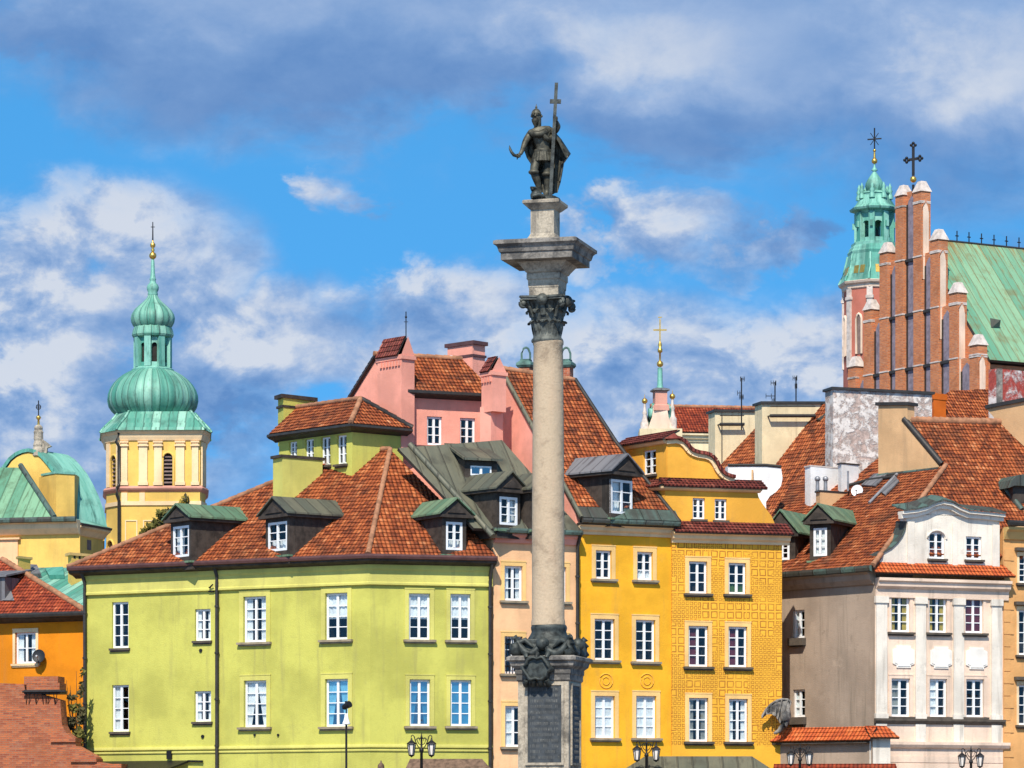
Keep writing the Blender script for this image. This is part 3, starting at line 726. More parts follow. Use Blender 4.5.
# ================================================================== PEACH HOUSE WITH PINK ATTIC
PF = facpx(493, 141.45, 578, 142.9)
ph = thing('narrow_house', 'narrow peach house with grey-green sheet roof and pink attic, behind the column', 'house', ground(535, 146))
pz = zat(533, 142.1)
pw = [PF.rect(*r) for r in [(504.4, 566, 522.2, 600.5), (504.4, 636.5, 522.2, 673.6), (505, 706, 522.5, 746.7), (549, 567, 566, 601.5), (549, 637, 566, 674), (549, 706, 566, 747)]]
mb = MB(); wall(mb, PF, 0, PF.L, 0, pz, pw); mb.poly([PF.p(0, 0), PF.p(0, 0, -10), PF.p(0, pz, -10), PF.p(0, pz)]); mb.poly([PF.p(PF.L, 0), PF.p(PF.L, 0, -10), PF.p(PF.L, pz, -10), PF.p(PF.L, pz)])
mb.build('wall', ['peach', 'room'], ph)
for i, h in enumerate(pw): window(ph, PF, h, 2, 3, sur='peachtrim', surw=.16, sill='sill', cur=['side', None, 'half'][i % 3])
mb = MB(); h = pw[1]
for k in range(6): u = h[0]+(h[2]-h[0])*(k+.5)/6; mb.tube([PF.p(u, h[1], .04), PF.p(u, h[3], .04)], .018, 6)
mb.tube([PF.p(h[0], h[1]+.3, .04), PF.p(h[2], h[1]+.3, .04)], .018, 6); mb.tube([PF.p(h[0], h[3]-.3, .04), PF.p(h[2], h[3]-.3, .04)], .018, 6)
mb.build('window_grille', 'iron', ph)
cornice(ph, [PF.p(.02, 0), PF.p(PF.L-.02, 0)], pz-.02, 'pink', prof=((-.05, 0), (.3, 0), (.3, -.12), (.2, -.2), (.12, -.42), (-.05, -.42)))
PP = slope(PF, pz+.08, 45, .42)
e0, e1 = PF.p(-1.0, pz+.08, .42), PF.p(PF.L+.05, pz+.08, .42)
q1 = PP.hit(502, 440); q0 = PP.hit(398, 448)
roof([e0, e1, q1, q0], 'copperg', ph, tile=False)
gutter(ph, [PF.p(-.2, 0), PF.p(PF.L, 0)], pz+.12, 'guttert', out=.52, w_=.18, h=.2)
mb = MB(); path_extrude(mb, [PF.p(-.2, 0), PF.p(PF.L, 0)], [(.25, pz-.02), (.42, pz-.02), (.42, pz+.06), (-.05, pz+.06), (-.05, pz-.01)]); mb.build('eaves_board', 'gutter', ph)
downpipe(ph, PF, 576.5, 540, 'gutter')
# raised metal seam/valley against the corner house
mb = MB(); mb.tube([PP.hit(493, 538)+UP*.08, PP.hit(410, 447)+UP*.1], .13, 6); mb.build('valley_flashing', 'copperg', ph)
dormer(ph, PF, PP, (499.5, 497, 517.5, 525), 472.5, roofmat='copperg', body=.62, cur='side', rows=3, yaw=18)
dormer(ph, PF, PP, (534, 498, 552, 526), 473.5, roofmat='copperg', body=.62, rows=3, yaw=18)
# small shed dormer
g = PP.hit(481, 478); f = Fac((g-PF.d).xy, (g+PF.d).xy); h = f.rect(470.5, 466, 491.5, 475.5)
mb = MB(); wall(mb, f, h[0]-.25, h[2]+.25, h[1]-.4, h[3]+.2, [h], rev=.1, room=.4)
for u in (h[0]-.25, h[2]+.25): mb.poly([f.p(u, h[1]-.4), f.p(u, h[3]+.2), f.p(u, h[3]+.5, -1.5), f.p(u, h[1]-.4, -1.5)])
dm = mb.build('dormer', ['dkwood', 'room'], ph); window(dm, f, h, 2, 1, sill=None, sub=True, frame_o=-.005, fw=.06, glassm='glassb')
mb = MB(); mb.hexa([f.p(h[0]-.4, h[3]+.2, .25), f.p(h[2]+.4, h[3]+.2, .25), f.p(h[2]+.4, h[3]+1.0, -1.9), f.p(h[0]-.4, h[3]+1.0, -1.9)], [f.p(h[0]-.4, h[3]+.3, .25), f.p(h[2]+.4, h[3]+.3, .25), f.p(h[2]+.4, h[3]+1.1, -1.9), f.p(h[0]-.4, h[3]+1.1, -1.9)]); mb.build('dormer_roof', 'copperg', dm)
# pink attic
g = PP.hit(452, 447)-PF.n*3.2; PA = Fac((g-PF.d*6).xy, (g+PF.d*6).xy)
u0, u1 = PA.u(403), PA.u(491); PA = Fac(PA.p(u0, 0).xy, PA.p(u1, 0).xy)
pat = zat(393, PA.Y(450)); pab = PA.z(450, 460)
pah = [PA.rect(427, 416.5, 442, 445), PA.rect(460, 418, 475.3, 446.5)]
far_ = ground(351.5, PA.a.y+2.6); near = PA.a.copy()
mb = MB(); wall(mb, PA, 0, PA.L, pab-2, pat, pah, rev=.13)
pk = (far_+near)/2; PKZ = zat(356, pk.y)
mb.poly([far_+UP*(pab-2), near+UP*(pab-2), near+UP*pat, pk+UP*PKZ, far_+UP*pat])
rgt = PA.b-(near-far_)
mb.poly([PA.b+UP*(pab-2), rgt+UP*(pab-2), rgt+UP*pat, (PA.b+rgt)/2+UP*PKZ, PA.b+UP*pat])
pa_o = mb.build('attic_storey', ['pink', 'room'], ph)
for h in pah: window(pa_o, PA, h, 2, 3, sill=None, sub=True)
pdir = (near-far_).normalized(); nback = -pdir
E0 = PA.p(-.15, pat-.02, .35); E1 = PA.p(PA.L+.12, pat-.02, .35)
K0 = pk-PA.d*.15+UP*(PKZ+.05); K1 = (PA.b+rgt)/2+UP*(PKZ+.05)
B0 = far_-PA.d*.15+UP*(pat-.1)-pdir*.2; B1 = rgt+UP*(pat-.1)
K1 = K0+(K1-K0)*.97
roof([E0, E1, K1, K0], 'tile', pa_o, th=.1); roof([K0, K1, B1, B0], 'tile', pa_o, th=.1); ridge(pa_o, K0+UP*.04, K1+UP*.04, 'cap')
mb = MB(); path_extrude(mb, [PA.p(-.12, 0), PA.p(PA.L+.12, 0)], [(.3, pat), (.48, pat), (.48, pat-.12), (.4, pat-.18), (.3, pat-.14), (-.03, pat-.3), (-.03, pat-.06)]); mb.build('gutter', 'gutter', pa_o)
mb = MB(); path_extrude(mb, [PA.p(0, 0), PA.p(PA.L, 0)], [(-.02, pab+.3), (.09, pab+.3), (.09, pab+.55), (-.02, pab+.58)]); mb.build('base_flashing', 'gutterr', pa_o)
downpipe(pa_o, PA, 489.5, 398, 'gutterr', .3, zb=pab, r=.06)
def saddle_chimney(L, C, Rr, yt, ysh, zb, antenna=None):
    mb = MB(); zs_ = zat(ysh, C[1]); q = pbox(mb, L, C, Rr, zs_, zb)
    l, c, r, k = q; zt = zat(yt, C[1])
    # dentil band
    pbox(mb, L, C, Rr, zs_-.05, zs_-.2, 0, .06)
    mc, mk = (c+r)/2, (l+k)/2
    mb.poly([c+UP*zs_, r+UP*zs_, mc+UP*zt]); mb.poly([l+UP*zs_, k+UP*zs_, mk+UP*zt])
    d_ = (l-c).normalized(); n_ = int((l-c).length/.2)
    for i in range(n_): p = c+d_*(.12+i*.2); mb.box(p+UP*(zs_-.36)+(c-r).normalized()*.02, d_*.05, (c-r).normalized()*.05, UP*.11)
    o = mb.build('chimney', 'pink', ph); ov = (c-r).normalized()*.1
    mb2 = MB()
    a = [c+ov+UP*(zs_-.03), mc+UP*(zt+.03), mk+UP*(zt+.03), l+ov+UP*(zs_-.03)]; b = [r-ov+UP*(zs_-.03), mc+UP*(zt+.03), mk+UP*(zt+.03), k-ov+UP*(zs_-.03)]
    inset = (mk-mc).normalized()*.18
    roof([a[0]+inset, a[1]+inset, a[2], a[3]], 'tiled', o, name='chimney_roof', th=.05); roof([b[0]+inset, b[1]+inset, b[2], b[3]], 'tiled', o, name='chimney_roof', th=.05)
    return o, (mc+mk)/2+UP*zt
yc = PA.a.y-.65
c_, top = saddle_chimney((377.5, yc+1.2), (401.5, yc), (414.5, yc+.45), 335.5, 354, zat(452, yc))
mb = MB(); tp = at(406, 335, yc+.3); mb.tube([tp-UP*.3, tp+UP*.98], .025, 6); mb.sphere(tp+UP*.75, .05); mb.box(tp+UP*.55, (.09, 0, 0), (0, .012, 0), (0, 0, .012)); mb.build('finial', 'iron', c_)
chimney(ph, (447.5, PA.b.y+3.5), (472.5, PA.b.y+2.4), (485, PA.b.y+3), 340.5, pat-1, 'pink', 'gutterr', neck=.42, grow=.1)
yq = 145.4
saddle_chimney((481.5, yq+.7), (492.5, yq), (506, yq+.45), 356, 370, zat(411, yq))
mb = MB(); f = facpx(491, yq+.3, 503, yq+.9); f.box(mb, 0, f.L, zat(446, yq), zat(405, yq), -.6, 0); mb.build('side_wall', 'pink', ph)

# ================================================================== DEEP YELLOW HOUSE
YF = facpx(578, 143.0, 672, 144.8)
yh = thing('yellow_house', 'deep yellow house with steep red roof, left of the patterned ochre house', 'house', ground(625, 148))
yz = YF.z(625, 534.5)
yw = [YF.rect(*r) for r in [(595.6, 550.5, 611.3, 578.8), (637, 552, 652.5, 580), (594.4, 619, 614.4, 660), (635.6, 620, 655, 661.5), (594.8, 696, 614.5, 738), (636, 696, 656, 738)]]
mb = MB(); wall(mb, YF, 0, YF.L, 0, yz, yw)
mb.poly([YF.p(0, 0), YF.p(0, 0, -10), YF.p(0, yz, -10), YF.p(0, yz)]); mb.poly([YF.p(YF.L, 0), YF.p(YF.L, 0, -10), YF.p(YF.L, yz, -10), YF.p(YF.L, yz)])
mb.build('wall', ['yellow', 'room'], yh)
for i, h in enumerate(yw): window(yh, YF, h, 2, 4 if i > 1 else 3, sur='peachtrim', surw=.18, sill='sill', cur=[None, 'low', None, None, 'full', 'full'][i])
cornice(yh, [YF.p(-.05, 0), YF.p(YF.L-.03, 0)], yz+.4, 'creamtrim')
yez = YF.z(625, 522)
YP = slope(YF, yez, 47, .5)
ye0, ye1 = YF.p(-.08, yez, .5), YF.p(YF.L+.1, yez, .5)
yt0, yt1 = YP.hit(500, 369), YP.hit(575, 381)
ym = YP.hit(616, 444)
yr = roof([ye0, ye1, ym, yt1, yt0], 'tile', yh)
roof([yt0, yt1, yt1-YF.n*6-UP*6, yt0-YF.n*6-UP*6], 'tile', yh)
ridge(yr, yt0+UP*.05, yt1+UP*.05)
gutter(yh, [YF.p(-.06, 0), YF.p(YF.L+.08, 0)], yez+.04, 'guttert', out=.62, w_=.2, h=.2)
mb = MB(); path_extrude(mb, [YF.p(-.06, 0), YF.p(YF.L+.05, 0)], [(-.05, yez-.12), (.46, yez-.12), (.4, yez-.2), (-.05, yez-.25)]); mb.build('eaves_board', 'gutter', yh)
mb = MB(); mb.prism([p+YP.n*.02 for p in [ye0+UP*.03, ye1+UP*.03, ye1-YF.n*.45+UP*.5, ye0-YF.n*.45+UP*.5]], YP.n*.05); mb.build('eaves_flashing', 'guttert', yh)
mb = MB(); mb.tube([ye1+UP*.05, ym+UP*.08, yt1+UP*.08], .09, 6); mb.build('verge_flashing', 'gutter', yh)
wa, wb_ = ye0+YF.d*.02-UP*.1+(yt0-ye0)*.08, yt0-UP*.1
mb = MB(); mb.hexa([wa-UP*1, wb_-UP*7, wb_-UP*7+YF.d*.2, wa-UP*1+YF.d*.2], [wa, wb_, wb_+YF.d*.2, wa+YF.d*.2]); mb.build('party_wall', 'pink', yh)
mb = MB(); mb.tube([ye0+UP*.06, yt0+UP*.08], .1, 6); mb.build('verge_flashing', 'copperg', yh)
mb = MB(); wa, wb_ = ye1-YF.d*.08-UP*.2+(ym-ye1)*.2, ym-UP*.2; wc = yt1-UP*.2
mb.hexa([wa-UP*1.5, wb_-UP*7, wc-UP*9, wc-UP*9-YF.d*.2, wb_-UP*7-YF.d*.2, wa-UP*1.5-YF.d*.2], [wa, wb_, wc, wc-YF.d*.2, wb_-YF.d*.2, wa-YF.d*.2]); mb.build('party_wall', 'yellow', yh)
dormer(yh, YF, YP, (611, 480, 632.5, 514), 455.5, roofmat='leadg', body=.66, over=.3, rows=3, cur='half', yaw=22)
# brick chimneys with copper cowls on the ridge
for cx in (526, 566.5):
    b = YP.hit(cx, 383 if cx > 540 else 375)+Vector((0, .9, 0)); mb = MB(); zt_ = zat(368, b.y)
    mb.sq((b.x, b.y, 0), [(.24, b.z-3), (.24, zt_)], R(-20)); co = mb.build('chimney', 'brick', yh)
    mb = MB(); s_ = b.y/F
    mb.sq((b.x, b.y, 0), [(.28, zt_), (.34, zt_+.1), (.32, zt_+.2), (.2, zt_+.3), (.2, zt_+.36)], R(-20))
    for k in (-1, 1):
        mb.tube([Vector((b.x+k*.18, b.y-.02, zt_+.34)), Vector((b.x+k*.18, b.y-.02, zt_+.62)), Vector((b.x+k*.1, b.y-.02, zt_+.82)), Vector((b.x, b.y-.02, zt_+.88))], .05, 6)
    mb.build('cowl', 'cowl', co)
# faint round plaster ornaments
for px in (606, 647):
    mb = MB(); u = YF.u(px); z = YF.z(px, 681)
    pts = [YF.p(u+.3*math.cos(a*math.pi/10), z+.3*math.sin(a*math.pi/10), .005) for a in range(21)]
    mb.tube(pts, .03, 6); mb.tube([YF.p(u+.16*math.cos(a*math.pi/10), z+.16*math.sin(a*math.pi/10), .005) for a in range(21)], .025, 6); mb.build('roundel', 'ochre', yh)

# ================================================================== OCHRE SGRAFFITO HOUSE
OF = facpx(672, 144.7, 782, 146.1)
oh = thing('patterned_house', 'ochre house with sgraffito squares and a scrolled stepped gable', 'house', ground(725, 150))
oz = OF.z(727, 543)
ow = [OF.rect(*r) for r in [(688.8, 561.5, 707, 593.3), (728.4, 563, 745.8, 594), (688.4, 626, 708, 666.5), (728.4, 626.7, 747, 667), (688.8, 698, 708, 741.5), (728.8, 699, 747.5, 741.7)]]
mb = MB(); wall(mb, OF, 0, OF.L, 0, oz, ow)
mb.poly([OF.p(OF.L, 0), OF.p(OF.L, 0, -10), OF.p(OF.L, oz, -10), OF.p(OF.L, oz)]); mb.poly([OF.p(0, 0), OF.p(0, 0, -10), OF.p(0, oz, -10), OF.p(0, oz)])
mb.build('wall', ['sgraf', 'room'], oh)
for i, h in enumerate(ow): window(oh, OF, h, 2, 4 if i > 1 else 3, sur='peachtrim', surw=.17, sill='silld', cur=[None, 'low', 'half', 'half', 'side', 'side'][i], cmat=['cw', 'cn', 'cr', 'cr', 'cg', 'cw'][i])
cornice(oh, [OF.p(-.03, 0), OF.p(OF.L+.3, 0)], oz+.42, 'creamtrim')
def tile_coping(pts, z, out0, out1, rise, name='tile_coping', mat='tiled', parent=None):
    pl_ = [Vector((p[0], p[1], 0)) for p in pts]; f = Fac(pl_[0].xy, pl_[-1].xy)
    return roof([f.p(0, z, out0), f.p(f.L, z, out0), f.p(f.L, z+rise, out1), f.p(0, z+rise, out1)], mat, parent, name, th=.06, lift=.05)
zc = OF.z(727, 534)
tile_coping([OF.p(-.02, 0), OF.p(OF.L+.35, 0)], zc, .5, -.35, .52, parent=oh)
# attic storey with concave right end
SB = .35
OA = Fac(OF.p(OF.u(668), 0, -SB).xy, OF.p(OF.u(775), 0, -SB).xy)
za0, za1 = OA.z(720, 526), OA.z(720, 489.5)
oah = [OA.rect(692.7, 498, 705, 519), OA.rect(714.7, 499, 726.8, 520)]
ue = OA.u(757)
mb = MB(); wall(mb, OA, 0, ue, za0-.5, za1, oah, rev=.12, room=.5)
cv = [(757, 489.5), (758.5, 497), (762, 503), (767, 510), (771.5, 516), (774.5, 523), (774.5, 536)]
cp = [OA.hit(x, y) for x, y in cv]
mb.poly([OA.p(ue, za0-.5)]+[p for p in cp[::-1]])
for a, b in zip(cp, cp[1:]): mb.poly([a, b, b-OA.n*.5, a-OA.n*.5])
mb.poly([OA.p(0, za0-.5), OA.p(0, za1), OA.p(-1.0, za1, -2.2), OA.p(-1.0, za0-.5, -2.2)])
oa_o = mb.build('attic_storey', ['ochre', 'room'], oh)
for h in oah: window(oa_o, OA, h, 2, 3, sill='silld', sub=True, fw=.07, sillout=.1)
zm = OA.z(710, 489)
cornice(oa_o, [OA.p(-.9, 0, -1.4), OA.p(0, 0), OA.p(OA.u(760), 0)], zm+.05, 'creamtrim', prof=((-.03, 0), (.22, 0), (.2, -.08), (.1, -.14), (-.03, -.16)))
tile_coping([OA.p(-.15, 0), OA.p(OA.u(765), 0)], zm+.06, .3, -.4, .36, parent=oa_o)
fl = Fac(OA.p(-1.0, 0, -2.0).xy, OA.p(-.05, 0, 0).xy)
roof([fl.p(0, zm+.06, .3), fl.p(fl.L, zm+.06, .3), fl.p(fl.L, zm+.42, -.4), fl.p(0, zm+.42, -.4)], 'tiled', oa_o, 'tile_coping', th=.06)
# right tile slope behind the scroll
roof([OA.hit(733, 483)-OA.n*.42, OA.hit(765, 489)-OA.n*.3, OA.hit(757, 482)-OA.n*1.4, OA.hit(738, 474)-OA.n*1.2], 'tiled', oa_o, 'tile_coping', th=.06)
# scrolled upper gable
OG = Fac(OA.p(OA.u(670), 0, -.42).xy, OA.p(OA.u(735), 0, -.42).xy)
pr = [(670, 441), (676, 440), (681, 441.5), (685, 445), (688, 449.5), (692, 452.5), (698, 454.5), (705, 455.5), (710, 457.5), (714, 462), (716.5, 467.5), (720, 472.5), (724, 476), (729, 478), (734, 479)]
gp_ = [OG.hit(x, y) for x, y in pr]; gp_[0] = OG.p(-.02, gp_[0].z)
zg0 = OG.z(700, 492)
mb = MB(); mb.poly([OG.p(0, zg0-.5), OG.p(OG.u(734), zg0-.5)]+gp_[::-1]); mb.poly([p-OG.n*.5 for p in [OG.p(0, zg0-.5), OG.p(OG.u(734), zg0-.5)]+gp_[::-1]])
GLt = Fac(ground(624, OG.a.y+2.6).xy, OG.a.xy)
gh = GLt.rect(643, 450, 656, 474.5)
wall(mb, GLt, 0, GLt.L+.03, zg0-.5, OG.z(670, 441), [gh], rev=.12, room=.5)
go = mb.build('scroll_gable', ['ochre', 'room'], oh)
window(go, GLt, gh, 2, 3, sill='silld', sub=True, fw=.07, sillout=.12)
# moulding and tile coping following the scroll
mb = MB(); mb2 = MB()
for (a, b) in zip(gp_, gp_[1:]):
    t = (b-a).normalized(); nn = OG.n.cross(t).normalized()
    if nn.z < 0: nn = -nn
    for (q0_, q1_, o_, tgt) in ((-.14, .02, .1, mb), (.02, .16, .22, mb2)):
        ring = [a+nn*q0_+OG.n*o_, b+nn*q0_+OG.n*o_, b+nn*q1_+OG.n*(o_*.9), a+nn*q1_+OG.n*(o_*.9)]
        tgt.prism(ring, OG.n*-(o_+.55))
mb.build('gable_moulding', 'creamtrim', go); mb2.build('tile_coping', 'tiled', go)
zl = OG.z(670, 440)
cornice(go, [GLt.p(-.3, 0), GLt.p(GLt.L, 0)], zl+.02, 'creamtrim', prof=((-.03, 0), (.2, 0), (.18, -.08), (.08, -.16), (-.03, -.18)))
roof([GLt.p(-.4, zl+.02, .3), GLt.p(GLt.L+.15, zl+.02, .3), GLt.p(GLt.L+.3, zl+.42, -.45), GLt.p(-.4, zl+.42, -.45)], 'tiled', go, 'tile_coping', th=.06)
roof([GLt.p(GLt.L+.15, zl+.02, .3), OG.p(.5, zl+.05, .25), OG.p(.45, zl+.3, -1.2), GLt.p(GLt.L+.3, zl+.42, -.45)], 'tiled', go, 'tile_coping', th=.06)
# main roof behind the gable
bk = [OG.p(.0, zl+.35, -.5), OG.p(2.6, zg0+.2, -.5)]
mb = MB(); mb.hexa([OF.p(.1, oz, -1.2), OF.p(OF.L-.1, oz, -1.2), OF.p(OF.L-.1, oz, -9), OF.p(.1, oz, -9)], [OF.p(.1, zg0, -1.2), OF.p(OF.L-.6, zg0-.6, -1.6), OF.p(OF.L-.6, zg0-.6, -9), OF.p(.1, zg0, -9)]); mb.build('roof', 'tile', oh)

# ================================================================== WHITE HOUSE WITH BROWN SIDE WALL
BF = facpx(745, 151.6, 875, 145.8); WF = facpx(875, 145.8, 1003, 148.0)
wh = thing('white_house', 'white pilastered house with curved attic gable and bare brown side wall', 'house', ground(930, 150))
wz = zat(586, 145.8)
bw = [BF.rect(793, 610, 804.5, 638), BF.rect(793, 689.5, 805, 717)]
ww = [WF.rect(*r) for r in [(891, 594.5, 909.7, 632), (929, 595, 946.6, 632.5), (965, 596, 983, 633), (891.3, 678.5, 909.7, 716.5), (929.5, 679, 946.7, 716.7), (966, 679.3, 983.6, 717)]]
WEZ = zat(566.5, 145.3)
mb = MB(); wall(mb, BF, 0, BF.L, 0, WEZ+.2, bw); mb.build('side_wall', ['brown', 'room'], wh)
mb = MB(); wall(mb, WF, 0, WF.L, 0, wz, ww); mb.poly([WF.p(WF.L, 0), WF.p(WF.L, 0, -9), WF.p(WF.L, wz, -9), WF.p(WF.L, wz)]); mb.build('wall', ['offwhite', 'room'], wh)
for h in bw: window(wh, BF, h, 2, 3, sill='silld', cur='half', sillout=.25, siller=.32)
for i, h in enumerate(ww): window(wh, WF, h, 2, 4, sur='offwhite', surw=.13, sill='silld', cur=['side', 'side', 'full', 'half', 'half', None][i], cmat=['cy', 'cy', 'cr', 'cg', 'cw', 'cg'][i])
for px0, px1 in ((875.5, 886.4), (915, 925.2), (953, 963.2), (991, 1000.8)):
    mb = MB(); a, b = WF.u(px0), WF.u(px1); z0, z1 = WF.z(938, 719.5), wz-.42
    WF.box(mb, a, b, z0, z1, -.02, .09); WF.box(mb, a-.05, b+.05, z1-.28, z1-.003, -.02, .15); WF.box(mb, a-.04, b+.04, z0-.0, z0+.22, -.02, .13)
    WF.box(mb, a, b, WF.z(938, 743), z0-.2, -.02, .07)
    mb.build('pilaster', 'white', wh)
for px0, px1 in ((892.5, 914), (930, 951.5), (965.5, 987)):
    a, b = WF.u(px0), WF.u(px1); z0, z1 = WF.z(938, 668.5), WF.z(938, 646.5); c = .17
    pl_ = [WF.p(a+c, z0, .0), WF.p(b-c, z0, .0), WF.p(b-c, z0+c*.6, 0), WF.p(b, z0+c, .0), WF.p(b, z1-c, .0), WF.p(b-c, z1-c*.6, 0), WF.p(b-c, z1, .0), WF.p(a+c, z1, .0), WF.p(a+c, z1-c*.6, 0), WF.p(a, z1-c, .0), WF.p(a, z0+c, .0), WF.p(a+c, z0+c*.6, 0)]
    mb = MB(); mb.prism(pl_, WF.n*.05); m_ = sum(pl_, Vector())/12; mb.prism([m_+(p-m_)*.86 for p in pl_], WF.n*.075); mb.build('medallion', 'medal', wh)
zs1, zs2 = WF.z(938, 720), WF.z(938, 744)
mb = MB(); path_extrude(mb, [WF.p(-.04, 0), WF.p(WF.L+.05, 0)], [(-.02, zs1+.04), (.17, zs1+.04), (.17, zs1-.05), (.1, zs1-.16), (-.02, zs1-.2)]); mb.build('string_course', 'silld', wh)
mb = MB(); path_extrude(mb, [WF.p(.55, 0), WF.p(WF.L+.25, 0)], [(-.02, zs2+.08), (.2, zs2+.08), (.2, zs2-.04), (.12, zs2-.16), (-.02, zs2-.22)]); mb.build('ledge', 'offwhite', wh)
k = zs2-.5
while k > 0: mb = MB(); WF.box(mb, .5, WF.L-.02, k-.28, k-.012, -.02, .025); mb.build('stone_course', 'offwhite', wh); k -= .32
cornice(wh, [BF.p(0, 0), BF.p(BF.L-.003, 0)], WEZ-.1, 'brown', name='eaves_soffit', prof=((-.05, 0), (.5, 0), (.5, -.12), (.34, -.2), (.3, -.4), (.12, -.6), (-.05, -.62)))
cornice(wh, [WF.a, WF.p(WF.L+.22, 0)], wz+.34, 'offwhite', prof=((-.05, 0), (.42, 0), (.42, -.12), (.32, -.18), (.3, -.34), (.12, -.46), (.1, -.8), (-.05, -.82)))
# roof: two slopes meeting on the hip over the corner
NB = (BF.n+WF.n).normalized(); WK = 1/NB.dot(BF.n)
C0 = BF.b+NB*WK*.52+UP*WEZ; HP = at(946, 466, 151.8)
LPl = tri_plane(C0, C0+BF.d, HP); RPl = tri_plane(C0, C0+WF.d, HP)
ea = C0-BF.d*(BF.L+.4); eb = C0+WF.d*(WF.L+.62)
rl = HP-BF.d*9.3
lr = roof([ea, C0, HP, rl], 'tile', wh)
roof([rl, HP, HP+Vector((3.5, 5, -5)), rl+Vector((3.5, 5, -5))], 'tile2', wh)
R1, R2, R3 = RPl.hit(1004, 519), RPl.hit(1000, 423), RPl.hit(904, 421)
tq = .6/(C0-HP).dot(WF.n); Cq = C0+(HP-C0)*tq; eq = Cq+WF.d*(eb-C0).length
roof([Cq, eq, R1, HP], 'tile', wh, trim='tile'); ur = roof([HP, R1, R2, R3], 'tile', wh, trim='tile')
roof([R3, R2, R2-WF.n*6-UP*5, R3-WF.n*6-UP*5], 'tile', wh)
ridge(lr, C0+UP*.05, HP+UP*.06); ridge(ur, R3+UP*.05, R2+UP*.05, 'cap', r=.16, step=.3)
gutter(wh, [BF.p(0, 0), BF.p(BF.L+.3, 0)], WEZ+.05, 'guttert', out=.62, w_=.2, h=.26)
# firewall with chimney on the left verge of the upper roof
FW = Fac(R3.xy, HP.xy); FW = Fac((FW.a-FW.d*1.2).xy, (FW.b+FW.d*.3).xy)
poly_ = [(879, 405.5), (908, 405.5), (908, 424), (941.5, 466.5), (940, 474), (879, 482)]
mb = MB(); q = [FW.hit(x, y) for x, y in poly_]; mb.prism([p+FW.n*.05 for p in q], FW.n*-.5); fo = mb.build('firewall', 'beige', wh)
mb = MB(); a, b = FW.hit(879, 405.5), FW.hit(908, 405.5); mb.prism([a+FW.n*.15-FW.d*.1, b+FW.n*.15+FW.d*.1, b-FW.n*.6+FW.d*.1, a-FW.n*.6-FW.d*.1], UP*.14); mb.build('coping', 'gutter', fo)
mb = MB(); a, b = FW.hit(904, 421), FW.hit(942, 466.5); mb.tube([a+UP*.1, b+UP*.1], .14, 6); mb.build('verge_flashing', 'gutter', fo)
mb = MB(); a, b = FW.hit(879, 476), FW.hit(940, 469); mb.tube([a+FW.n*.1, b+FW.n*.1], .09, 6); mb.build('base_flashing', 'guttert', fo)
# curved attic gable
WA = Fac(WF.p(WF.u(877), 0, .02).xy, WF.p(WF.u(1001), 0, .02).xy)
awh = [WA.rect(929, 532, 944.7, 558.5), WA.rect(966, 536.5, 981.6, 559.5)]
zA0 = WA.z(940, 572); ztop = WA.z(985, 516)
mb = MB(); uL = WA.u(906)
wall(mb, WA, uL, WA.u(999.5), zA0, ztop, awh, rev=.12, room=.5)
sw = [WA.hit(x, y) for x, y in [(877, 556.5), (884, 553), (891, 549), (897, 543.5), (902, 537), (905, 530), (906, 523)]]
mb.poly([WA.p(WA.u(877), zA0), WA.p(uL, zA0), WA.p(uL, sw[-1].z)]+sw[::-1])
for a, b in zip(sw, sw[1:]): mb.poly([a, b, b-WA.n*.6, a-WA.n*.6])
hump = [(907, 516), (922, 512), (931, 507.5), (939, 505.5), (948, 507), (956, 511), (964, 515), (985, 516)]
hq = [WA.hit(x, y) for x, y in hump]; mb.poly([WA.p(hq[0].xy.length*0+WA.u(907), ztop-.05)]+[WA.p(WA.u(985), ztop-.05)]+hq[::-1])
mb.poly([WA.p(WA.u(999.5), zA0), WA.p(WA.u(999.5), ztop), WA.p(WA.u(999.5), ztop, -1.6), WA.p(WA.u(999.5), zA0, -1.6)])
mb.poly([WA.p(uL, zA0), WA.p(uL, ztop), WA.p(uL, ztop, -.55), WA.p(uL, zA0, -.55)])
ag = mb.build('attic_gable', ['white', 'room'], wh)
h = awh[0]; um = (h[0]+h[2])/2; rad = (h[2]-h[0])/2
mb = MB()                                        # arched head: spandrels over the square opening
for s_ in (-1, 1):
    arc = [WA.p(um+s_*rad*math.cos(a*math.pi/16), h[3]-rad*.75+rad*.75*math.sin(a*math.pi/16), -.02) for a in range(9)]
    mb.poly([WA.p(um+s_*rad, h[3]+.004, -.02)]+arc)
ring = [WA.p(um+(rad+.07)*math.cos(a*math.pi/12), h[3]-rad*.75+(rad*.75+.07)*math.sin(a*math.pi/12), .02) for a in range(13)]
mb.tube(ring, .05, 6); mb.build('arch_moulding', 'white', ag)
for h in awh: window(ag, WA, h, 2, 3, sur=None, sill='silld', sub=True, fw=.08, sillout=.14)
for px0, px1 in ((907, 914), (952, 957), (992, 999)):
    mb = MB(); WA.box(mb, WA.u(px0), WA.u(px1), zA0+.2, ztop-.35, -.02, .06); mb.build('pilaster_strip', 'white', ag)
mb = MB(); mb2 = MB(); ctop = [(900, 511.5), (914, 510), (924, 507.5), (932, 503.5), (940, 501.5), (949, 503), (957, 507.5), (966, 511), (984, 512.5), (1002, 514.5)]
cq = [WA.hit(x, y) for x, y in ctop]
